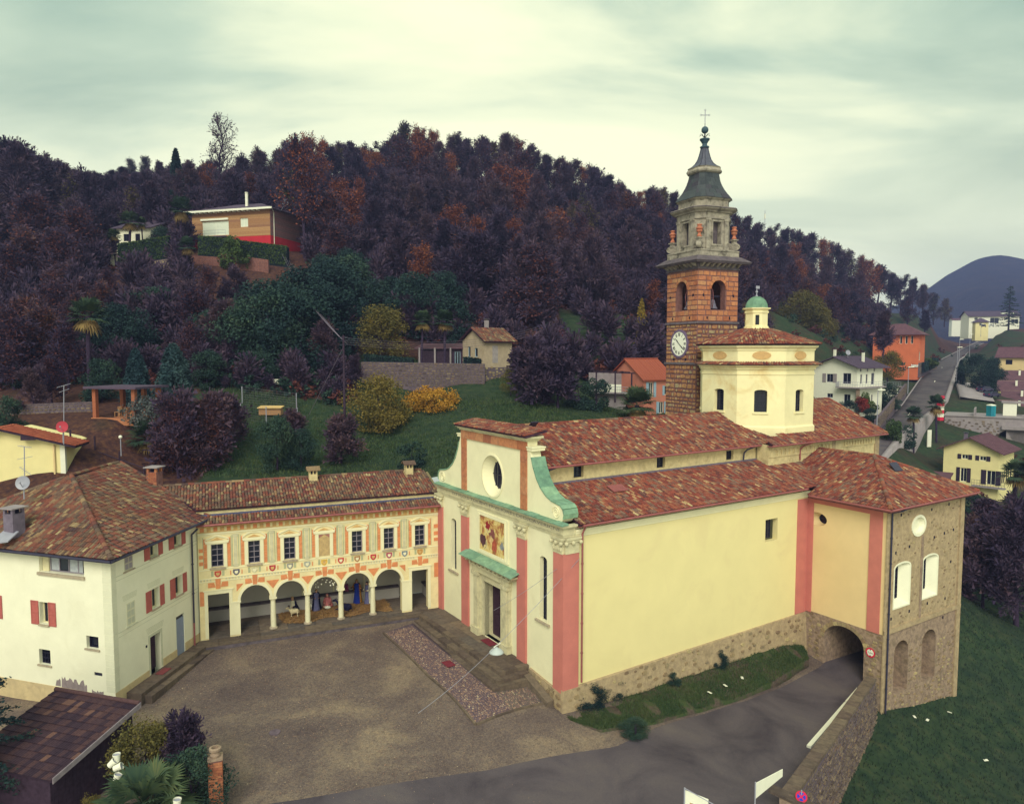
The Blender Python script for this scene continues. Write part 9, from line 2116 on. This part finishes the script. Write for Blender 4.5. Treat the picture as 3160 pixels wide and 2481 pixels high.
blk,blu=cloth('black',(0.018,0.018,0.03)),cloth('blue',(0.02,0.045,0.22));gry=cloth('grey_blue',(0.14,0.15,0.21));brn,blond=cloth('brown_hair',(0.05,0.03,0.025)),cloth('blond_hair',(0.45,0.30,0.13))
mc,nt,bs=base_mat('orange_patterned_mantle',0.9);nt.links.new(ramp(nt,noise(nt,9,2,0.5,pos(nt),1.0),[(0.38,(0.03,0.10,0.05)),(0.46,(0.45,0.07,0.02)),(0.56,(0.60,0.36,0.04)),(0.68,(0.12,0.03,0.03))]),bs.inputs['Base Color'])
figure('person in dark waistcoat and white shirt bending over a sheep in the straw',fl(907,1884),1.12,S180+.3,cloth('shirt',(0.62,0.58,0.46)),blk,blond,True);figure('person in black mantle and grey robe wearing a crown, left of the kneeling woman',fl(977,1884),1.63,S180-.4,gry,blk,brn,crown=True)
figure('person kneeling in a pink veil and dress before the white bundle',fl(1012,1872),1.05,S180,cloth('pink',(0.58,0.20,0.17)),cloth('pink_mantle',(0.60,0.22,0.19)),cloth('pink_veil',(0.60,0.23,0.2)),True,hood=True);figure('person in dark red robe half hidden behind the middle column',fl(1066,1858),1.7,S180+.2,cloth('wine',(0.16,0.03,0.06)),cloth('wine_mantle',(0.22,0.04,0.07)),brn)
figure('tall person in orange patterned mantle and blue robe with golden crown',fl(1102,1860),1.85,S180+.2,blu,mc,brn,crown=True,arms=1.2);figure('person in white vest and grey trousers beside the right column',fl(1134,1862),1.74,S180+.5,gry,cloth('white_vest',(0.6,0.58,0.48)),brn)
animal('sheep','standing cream sheep in front of the bending person','sheep',fl(908,1905),1.0,0.72,S180+1.3,M['wool']);animal('sheep','lying sheep right of the kneeling woman','sheep',fl(1036,1866),0.9,0.65,S180-1.2,M['wool'],True);animal('goat','small white and black kid beside the left column','goat',fl(960,1880),0.6,0.55,S180+.2,M['white_paint']);animal('cow','black cow lying across the foot of the middle column','cow',fl(1064,1884),1.7,0.95,S180+1.9,blk,True,True)
c=fl(1011,1878);o=thing('infant','swaddled white infant lying in the straw','infant',c);m_=MB();m_.ball(c+Vector((0,0,.12)),.26,.14,.12,12,8);m_.build('swaddling',M['white_paint'],o,smooth=True);m_=MB();m_.ball(c+Vector((-.26,0,.16)),.085,.085,.09,10,8);m_.build('head',M['skin'],o,smooth=True)
rg2=np.random.default_rng(3);n=11000;u,d=rg2.uniform(5.4,13.4,n),rg2.uniform(0.15,3.0,n);ok=(d>0.5-0.3*np.sin(u*2))&(u+d*.3>5.9);u,d=u[ok],d[ok]
P3=np.array([list(A(a,b,FLZ+0.0))for a,b in zip(u,d)]);P3[:,2]+=0.16*np.abs(np.sin(u*1.7)*np.cos(d*1.9))*rg2.uniform(0.2,1,len(u));V,Fc,Cn=leafcloud(P3,np.zeros_like(P3),0.34,rg2,0.16,0.07);tag(link_mesh('straw',np_mesh('straw',V,Fc,Cn,M['straw'])),kind='stuff')
c=Pd(1010,1792,52.0);o=thing('star_garland','black tinsel garland with white lamps hung in the middle arch','garland',c);P3=np.concatenate([np.array(list(c))+rg2.normal(0,1,(700,3))*[.30,.12,.17],np.array(list(c+Vector((.25,0,-.3))))+rg2.normal(0,1,(250,3))*[.14,.08,.14]]);V,Fc,Cn=leafcloud(P3,np.zeros_like(P3),0.13,rg2,1,0.3);link_mesh('tinsel',np_mesh('tinsel',V,Fc,Cn,M['iron']),o)
for sx,sy in((995,1788),(1009,1789),(1006,1796),(1018,1796),(1023,1791),(1020,1806),(1029,1804),(1027,1800),(1041,1810),(1040,1818),(967,1804),(974,1803),(974,1811),(980,1797),(992,1802),(982,1811),(1033,1797),(1054,1776),(1041,1789)):
 m_=MB();m_.ball(Pd(sx,sy,51.7),0.055,n=8,m=6);m_.build('bulb',M['white_paint'],o)
 # shed, pillar, things in the foreground
s0,s1,e0,e1_=Vector((-23.6,36.1,2.6)),Vector((-18.46,34.58,2.6)),Vector((-25.1,31.5,1.5)),Vector((-19.94,29.97,1.5));o=thing('shed','dark timber shed with a brown-black tiled lean-to roof below the white house','shed',(-21,32.5,-0.8));sn=(s1-s0).cross(e0-s0).normalized();sn=sn if sn.z>0 else-sn
m_=MB();m_.prism([p-sn*.12 for p in(s0,s1,e1_,e0)],[p-sn*.02 for p in(s0,s1,e1_,e0)]);rf=m_.build('roof',M['dark_wood'],o)
M['shed_tile']=island_mat('dark_shed_tile',[(0.0,(0.040,0.026,0.034)),(0.45,(0.062,0.038,0.044)),(0.8,(0.085,0.048,0.046)),(0.96,(0.10,0.055,0.05)),(1.0,(0.19,0.105,0.075))],mottle=0.4)
nr,nc=12,20
for r in range(nr):
 for k in range(nc):
  q=lambda a,b:(s0.lerp(s1,a)).lerp(e0.lerp(e1_,a),b);a0,a1,b0,b1=k/nc,(k+1)/nc,r/nr,(r+1.12)/nr;m_=MB();V=[]
  for b,lf in((b0,0.0),(min(b1,1.01),0.045)):V+=[q(a0+(a1-a0)*i/4*0.99,b)+sn*(lf+0.028*(0.5-0.5*math.cos(2*math.pi*i/4*2)))for i in range(5)]
  m_.mesh(V+[v-sn*.03 for v in V[5:]],[(i,i+1,6+i,5+i)for i in range(4)]+[(5+i,6+i,11+i,10+i)for i in range(4)]);m_.build('roof_tile',M['shed_tile'],rf)
m_=MB();m_.bar(s0+sn*.06,s1+sn*.06,.11,.11,8);m_.build('ridge',M['shed_tile'],o);m_=MB();m_.prism([s1+Vector((.02,0,-.16)),e1_+Vector((.02,0,-.16)),e1_+Vector((.06,0,-.16)),s1+Vector((.06,0,-.16))],[s1+Vector((.02,0,.1)),e1_+Vector((.02,0,.1)),e1_+Vector((.06,0,.1)),s1+Vector((.06,0,.1))]);m_.build('verge_board',plain('weathered_board',(0.26,0.23,0.20),0.9,0.2,4),o)
a_,b_=s1+Vector((-.35,-.1,0)),e1_+Vector((-.3,.3,0))
for k in range(24):
 p,q=a_.lerp(b_,k/24),a_.lerp(b_,(k+.93)/24);m_=MB();x=Vector((-.04-.015*(k%2),0,0));m_.prism([Vector((v.x,v.y,-1.2))for v in(p,q,q+x,p+x)],[v-Vector((0,0,.12))for v in(p,q,q+x,p+x)]);m_.build('board',M['dark_wood'],o)
m_=MB();m_.prism([Vector((v.x,v.y,-1.5))for v in(s0,s1-Vector((.4,.1,0)),e1_-Vector((.35,-.3,0)),e0)],[v-sn*.14 for v in(s0,s1-Vector((.4,.1,0)),e1_-Vector((.35,-.3,0)),e0)]);m_.build('wall',M['dark_wood'],o)
def bucket(label,c,r,h,tilt=0,mat='white_paint'):
 o=thing('bucket',label,'bucket',c,'white buckets by the shed');c=Vector(c);ax=Vector((math.sin(tilt),0.2*math.sin(tilt),math.cos(tilt)));m_=MB();m_.bar(c,c+ax*h,r*.85,r,14,False);m_.bar(c,c+ax*.02,r*.85,r*.85,14);m_.bar(c+ax*(h-.05),c+ax*h,r*1.06,r*1.06,14,False);m_.build('pail',M[mat],o)
 m_=MB();m_.bar(c+ax*(h*.8),c+ax*(h*.82),r*.9,r*.9,14);m_.build('lid',M['grey_metal'],o)
for lb,sx,sy,d,t in(('white bucket standing upright by the shed wall, topmost of the pile',360,2338,31,0),('white bucket tipped over below the upright one',352,2362,30.6,1.2),('white bucket lying at the left of the pile',338,2352,30.8,.8),('white bucket lowest of the pile near the palm',358,2400,29.8,.3),('large white pot at the foot of the fan palm',545,2478,28.6,.1)):c=Pd(sx,sy,d);bucket(lb,c-Vector((0,0,.15)),.16,.34,t)
c=Pd(664,2325,31.4);o=thing('brick_pillar','red brick gate pillar topped with a round stone urn base','pillar',(c.x,c.y,-1));rz=.35;m_=MB();m_.wbox((c.x,c.y,-1.4),.56,.56,c.z+1.2,rz);m_.build('core',M['mortar'],o);R=Matrix.Rotation(rz,3,'Z');nrow=int((c.z+1.2)/.125)
for j in range(nrow):
 for sd in(0,1,3):
  for i in range(2 if j%2==0 else 3):
   w_=(.285,.19)[j%2];x0=-.29+i*(.295 if j%2==0 else .195);q=[Vector((x0,-.30,0)),Vector((x0+w_,-.30,0)),Vector((x0+w_,-.26,0)),Vector((x0,-.26,0))];S_=Matrix.Rotation(math.pi/2*sd,3,'Z');m_=MB();z=-1.38+j*.125;m_.prism([R@(S_@p)+Vector((c.x,c.y,z))for p in q],[R@(S_@p)+Vector((c.x,c.y,z+.108))for p in q]);m_.build('brick',M['brick'],o)
m_=MB();m_.wbox((c.x,c.y,c.z-.2),.64,.64,.08,rz);m_.lathe((c.x,c.y,c.z-.12),[(.2,0),(.22,.1),(.17,.16),(.17,.24),(.26,.3),(.27,.4),(.16,.42),(.15,.3)],18);m_.build('urn_base',M['rubble_low'],o)
def disc(mb,c,u,v,n_,r,off,n=28,r0=None):
 A_=[c+n_*off+u*r*math.cos(2*math.pi*k/n)+v*r*math.sin(2*math.pi*k/n)for k in range(n)];mb.prism(A_,[p+n_*.012 for p in A_])
c=F(22.72,-5.28,-0.86);o=thing('height_limit_sign','round red-rimmed vehicle height limit sign beside the road arch','road sign',c);nn=-F.va;uu=-F.vb;vv_=Vector((0,0,1));m_=MB();disc(m_,c,uu,vv_,nn,.34,0);m_.build('rim',M['sign_red'],o);m_=MB();disc(m_,c,uu,vv_,nn,.24,.008);m_.build('face',M['sign_white'],o)
text_mesh(o,'lettering','2,5m',.17,c+nn*.024-uu*.19-vv_*.06,uu,vv_,M['black_print'],.002,.38);m_=MB();[m_.prism([c+nn*.021+uu*x+vv_*(s_*z)for x,z in((-.06,.235),(.06,.235),(0,.14))],[c+nn*.026+uu*x+vv_*(s_*z)for x,z in((-.06,.235),(.06,.235),(0,.14))])for s_ in(1,-1)];m_.build('arrows',M['black_print'],o)
c=Pd(2473,2457,32.2);o=thing('no_stopping_sign','round blue no-stopping sign with red rim and cross before the retaining wall','road sign',(c.x,c.y,c.z-2.3));nn=Vector((-.45,-1,.25)).normalized();uu=Vector((1,-.45,0)).normalized();vv_=nn.cross(uu)*-1;vv_=vv_ if vv_.z>0 else-vv_;m_=MB();disc(m_,c,uu,vv_,nn,.26,0);m_.build('rim',M['sign_red'],o);m_=MB();disc(m_,c,uu,vv_,nn,.19,.006);m_.build('face',M['sign_blue'],o);m_=MB()
for s_ in(-1,1):a=(uu+vv_*s_).normalized();b2=(uu*-s_+vv_).normalized()*.03;m_.prism([c+nn*(.019+.001*s_)+p for p in(a*.2+b2,a*-.2+b2,a*-.2-b2,a*.2-b2)],[c+nn*(.024+.001*s_)+p for p in(a*.2+b2,a*-.2+b2,a*-.2-b2,a*.2-b2)])
m_.build('cross',M['sign_red'],o);m_=MB();m_.bar(c-nn*.03+Vector((0,0,.3)),Vector((c.x,c.y,c.z-3))-nn*.03,.035);m_.build('post',M['grey_metal'],o)
p,q=Pd(2115,2432,27.5),Pd(2225,2481,26.6);o=thing('framed_banner','white framed picture banner on cords at the lower edge of the road','banner',p-Vector((0,0,2)))
e=(q-p);e.z=0;e.normalize();m_=MB();up1=Vector((0,0,1));W_,H_b=.95,1.5;G=lambda x,y,z:p+e*x+Vector((-e.y,e.x,0))*y+up1*z;bx8(o,'cloth','white_paint',G,0,W_,0,.03,-H_b,-.08);bx8(o,'picture',mp,G,.2,W_-.2,-.01,-.001,-H_b,-.5);m_.bar(G(-.03,0,-2.2),G(-.03,0,.02),.03);m_.bar(G(-.03,0,.0),G(2.2,0,-.35),.018);m_.build('cords',M['grey_metal'],o)
p=Pd(2330,2465,30.8);q=Pd(2415,2395,32.5);o=thing('white_banner','white banner stretched beside the lower end of the parapet','banner',p-Vector((0,0,.8)));m_=MB();m_.prism([p,q,q+Vector((0,.04,0)),p+Vector((0,.04,0))],[p+Vector((0,0,.72)),q+Vector((0,0,.35)),q+Vector((0,.04,.35)),p+Vector((0,.04,.72))]);m_.build('cloth',M['white_paint'],o);m_=MB();m_.bar(p-Vector((0,0,1.4)),p+Vector((0,0,.8)),.03);m_.build('post',M['grey_metal'],o)
ed_a,ed_b=Pz(2650,2122,-2.75),Pz(2496,2300,-2.35);o=thing('white_edge_rail','white painted edge rail along the foot of the parapet','rail',ed_a);dv=(ed_b-ed_a).normalized();sv_=Vector((-dv.y,dv.x,0))*.12
for t0,t1 in((0,.27),(.285,1)):a,b2=ed_a.lerp(ed_b,t0),ed_a.lerp(ed_b,t1);m_=MB();m_.prism([a-sv_-Vector((0,0,.4)),b2-sv_-Vector((0,0,.4)),b2+sv_-Vector((0,0,.4)),a+sv_-Vector((0,0,.4))],[a-sv_,b2-sv_,b2+sv_,a+sv_]);m_.build('rail_section',M['white_paint'],o)
def mat_(name,label,c,e,n,w,d,m):o=MB();o.prism([c-e*w-n*d,c+e*w-n*d,c+e*w+n*d,c-e*w+n*d],[p+Vector((0,0,.025))for p in(c-e*w-n*d,c+e*w-n*d,c+e*w+n*d,c-e*w+n*d)]);tag(o.build(name,m),label,'mat')
rm_=plain('dark_red_mat',(0.17,0.03,0.025),0.95,0.2,6);mat_('doormat','dark red doormat before the church door',F(-.35,7.9,.43),F.vb,F.va,.62,.32,rm_);c=F(-3.75,7.3,0);c.z=HN(c.x,c.y)+.10;mat_('doormat','dark red mat on the cobbles below the steps',c,F.vb,F.va,.45,.3,rm_);mat_('doormat','reddish doormat on the step of the white house',hr(3.75,.37,-.45),hd,hn,.45,.25,plain('rust_mat',(0.22,0.06,0.04),0.95,0.2,6))
c=Pz(848,2260,-.62);c.z=HN(c.x,c.y)+.03;m_=MB();m_.lathe(c,[(.3,-.05),(.3,.01),(.25,.012)],18);tag(m_.build('manhole_cover',M['mortar_grey']),'round iron manhole cover in the gravel square','manhole cover')
P0=F(1.0,-.25,8.0);PL=Pd(1532,2008,39.5);PE=Pd(1290,2200,33.5);o=thing('hanging_lamp','pale round street lamp hanging from a cable over the church steps','lamp',PL);m_=MB();m_.lathe(PL-Vector((0,0,.1)),[(.42,0),(.40,.06),(.28,.18),(.12,.26),(.05,.32)],18);m_.build('shade',plain('pale_enamel',(0.45,0.50,0.52),0.4,0.05,3,spec=0.4),o,smooth=True);m_=MB();m_.bar(PL+Vector((-.15,0,.2)),PL+Vector((.22,.1,.42)),.035);m_.build('bracket',M['white_paint'],o)
def wire(label,p,q,sag,r=.012,name='cable',grp=None):m_=MB();pts=[p.lerp(q,k/16)-Vector((0,0,sag*4*(k/16)*(1-k/16)))for k in range(17)];m_.path(pts,r,4);tag(m_.build(name,M['grey_metal']if r<.02 else M['flue']),label,'cable',grp)
wire('thin cable from the church corner holding the hanging lamp',P0,PL+Vector((0,0,.3)),.1);wire('thin cable running from the hanging lamp down across the gravel',PL+Vector((0,0,.3)),PE,.15);wire('second thin cable from the corner pilaster to the church door',F(-.2,.4,7.4),F(-.9,6.4,3.2),.1)
def pole(label,b,h):o=thing('utility_pole',label,'pole',b);m_=MB();m_.bar(b-Vector((0,0,.5)),b+Vector((0,0,h)),.16,.10,8);m_.build('post',M['dark_wood'],o);m_=MB();[m_.bar(b+Vector((-.45,0,h-z)),b+Vector((.45,0,h-z)),.03)for z in(.2,.6,1.0)];m_.build('crossarm',M['dark_metal'],o);return b+Vector((0,0,h-.2))
b=at(733,945,75);t1=pole('tall dark wooden pole on the meadow left of the yellow bush',b,Pd(733*1.4529,712*1.4529,75).z-b.z);b=at(1173,745,111);t2=pole('wire pole on the slope above the red creeper',b,Pd(1173*1.4529,684*1.4529,111).z-b.z);t3=Pd(610*1.4529,540*1.4529,127)
for k in range(4):off=Vector((-.4+.27*k,0,-.25*k));wire('overhead wires from the dark pole up to the wooden house',t1+off,t3+off*2.2,1.2,.022,'overhead_wire','wires up the hill');wire('overhead wires between the two poles',t1+off,t2+off,1.5,.022,'overhead_wire','wires along the meadow')
wire('guy wire from the dark pole down to the meadow',t1-Vector((0,0,1)),at(655,868,80),0,.03)
b=at(594,826,86);o=thing('garden_bench','white bench on the meadow edge below the dark trees','bench',b);G=lambda u,v,w:b+Vector((u,v,w))
for k in range(3):bx8(o,'slat','white_paint',G,-.85,.85,-.3+k*.15,-.18+k*.15,.42,.46);bx8(o,'back_slat','white_paint',G,-.85,.85,.16,.19,.52+k*.15,.64+k*.15)
for u in(-.7,.65):bx8(o,'leg','dark_metal',G,u,u+.06,-.28,.2,0,.42)
b=at(573,884,78);o=thing('hutch','pale wooden hutch with slanted top inside the garden pen','hutch',b);G=lambda u,v,w:b+Vector((u,v,w));bx8(o,'box','wood_board',G,-1.2,1.2,0,.9,.25,.95);m_=MB();m_.prism([G(-1.3,-.2,.96),G(1.3,-.2,.96),G(1.3,1.0,1.1),G(-1.3,1.0,1.1)],[G(-1.3,-.2,1.04),G(1.3,-.2,1.04),G(1.3,1.0,1.2),G(-1.3,1.0,1.2)]);m_.build('lid',plain('new_pine',(0.62,0.42,0.18),0.8,0.1,3),o);[bx8(o,'leg','wood_board',G,u,u+.1,.1,.2,0,.25)for u in(-1.1,1.0)]
cs_=[at(512,905,76),at(566,908,75.5),at(632,903,76.5),at(630,872,81),at(515,872,81)];o=thing('pen_fence','wire mesh fence of the garden pen round the pale hutch','fence',cs_[0])
for i,c in enumerate(cs_):m_=MB();m_.bar(c,c+Vector((0,0,1.9)),.06);m_.build('post',M['grey_metal'],o)
m_=MB()
for c,d_ in zip(cs_[:2]+cs_[2:4],cs_[1:3]+cs_[3:]):
 for k in range(7):z=Vector((0,0,.2+k*.27));m_.bar(c+z,d_+z,.010,.010,3,False)
 for k in range(1,14):q=c.lerp(d_,k/14);m_.bar(q,q+Vector((0,0,1.85)),.005,.005,3,False)
tag(m_.build('mesh_wires',M['flue'],o),kind='stuff')
a,c=at(100,958,62),at(305,962,61.5);o=thing('rail_fence','dark wooden rail fence in front of the pergola','fence',a)
for k in range(5):q=a.lerp(c,k/4);q.z=ground(q.x,q.y);m_=MB();m_.bar(q,q+Vector((0,0,1.2)),.08);m_.build('post',M['dark_wood'],o)
for z in(.55,1.0):m_=MB();m_.bar(a+Vector((0,0,z)),c+Vector((0,0,z)),.05);m_.build('rail',M['dark_wood'],o)
b=Pd(373,1385,60);b.z-=.1;o=thing('garden_lamp','white globe garden lamp behind the white house roof','lamp',b);m_=MB();m_.bar(b-Vector((0,0,.5)),b+Vector((0,0,1.0)),.04);m_.build('post',M['grey_metal'],o);m_=MB();m_.ball(b+Vector((0,0,1.1)),.15);m_.build('globe',M['white_paint'],o,smooth=True)
c=Pd(193,1317,56.8);dish('red satellite dish on the verge of the yellow house',c,.45,(.15,-1,.1),plain('red_dish',(0.46,0.06,0.06),0.6,0.08,3),c-Vector((0,0,1.3)));c=Pd(72,1490,43.5);dish('grey satellite dish above the white house roof',c,.42,(.1,-1,.25),M['grey_metal'],c-Vector((0,0,1.0)))
def aerial(label,t,b,arms):o=thing('aerial',label,'aerial',b);m_=MB();m_.bar(b,t,.03);m_.build('mast',M['grey_metal'],o);[(lambda m_:(m_.bar(q-d_*.5,q+d_*.5,.015),[m_.bar(q+d_*(k*.14-.4)-s_*.16,q+d_*(k*.14-.4)+s_*.16,.008,.008,3)for k in range(6)],m_.build('antenna',M['grey_metal'],o)))(MB())for q,d_,s_ in arms]
t,b=Pd(75,1378,43.7),Pd(76,1500,43.7);aerial('thin television aerial above the grey dish on the white house',t,b,[(t,Vector((-1,.2,.1)),Vector((0,1,.2))),(t-Vector((0,0,.7)),Vector((-1,.1,-.2)),Vector((0,1,0))),(t-Vector((0,0,1.5)),Vector((.7,0,-.5)),Vector((0,1,.3)))]);t,b=Pd(197,1190,57),Pd(197,1372,57);aerial('taller aerial mast above the red dish on the yellow house',t,b,[(t,Vector((1,.2,.3)),Vector((.2,1,.4))),(t-Vector((0,0,.4)),Vector((-1,.3,-.3)),Vector((0,1,.3)))])
for(fa_,q4)in(((0,0),[(2.6,7.6,14.9),(3.2,7.6,14.9),(3.2,7.2,15.25),(2.6,7.2,15.25)]),((0,0),[(27.5,-3.9,11.25),(28.5,-3.9,11.2),(28.5,-3.4,11.75),(27.5,-3.4,11.75)]),((0,0),[(5.4,2.6,11.32),(6.6,2.6,11.32),(6.6,1.9,11.08),(5.4,1.9,11.08)])):m_=MB();m_.prism([F(*p)for p in q4],[F(*p)+Vector((0,0,.07))for p in q4]);m_.build('roof_hatch',M['dark_metal']if q4[0][0]!=5.4 else M['copper_pipe'],church)
rg=random.Random(6)
for i,(sx,sy)in enumerate(((2860,2138),(2930,2202),(2822,2216),(2862,2226),(3042,2350),(2238,2120),(2290,2096),(2190,2142))):
 q=None
 for k in range(900):
  d_=34+k*.05;p=Pd(sx,sy,d_);l_=p-F.o;g_=bank(p.x,p.y)if in_near(p.x,p.y)else GH(p.x,p.y)
  if p.z<=g_:q=p;break
 if q:m_=MB();t=rg.uniform(0,3);e=Vector((math.cos(t),math.sin(t),.1))*.14;n_=Vector((-e.y,e.x,.02))*.6;q=q+Vector((0,0,.12));m_.prism([q-e-n_,q+e-n_,q+e+n_,q-e+n_],[x_+Vector((0,0,.02))for x_ in(q-e-n_,q+e-n_,q+e+n_,q-e+n_)]);tag(m_.build('paper_scrap',M['white_paint']),'small scrap of white paper lying on the %s grass'%('lawn' if i<5 else 'bank'),'paper scrap','paper scraps on the lawn' if i<5 else 'paper scraps on the bank')
 # air
hz=MB();hz.prism([(-3300,-60,-400),(3700,-60,-400),(3700,1900,-400),(-3300,1900,-400)],[(-3300,-60,215),(3700,-60,215),(3700,1900,215),(-3300,1900,215)])
hm=bpy.data.materials.new('pale_blue_air');hm.use_nodes=True;nt=hm.node_tree;nt.nodes.clear()
out=nd(nt,'ShaderNodeOutputMaterial');pv_=nd(nt,'ShaderNodeVolumePrincipled');pv_.inputs['Color'].default_value=(0.34,0.42,0.95,1);pv_.inputs['Density'].default_value=0.00030;nt.links.new(pv_.outputs[0],out.inputs['Volume'])
tag(hz.build('haze',hm),kind='stuff')
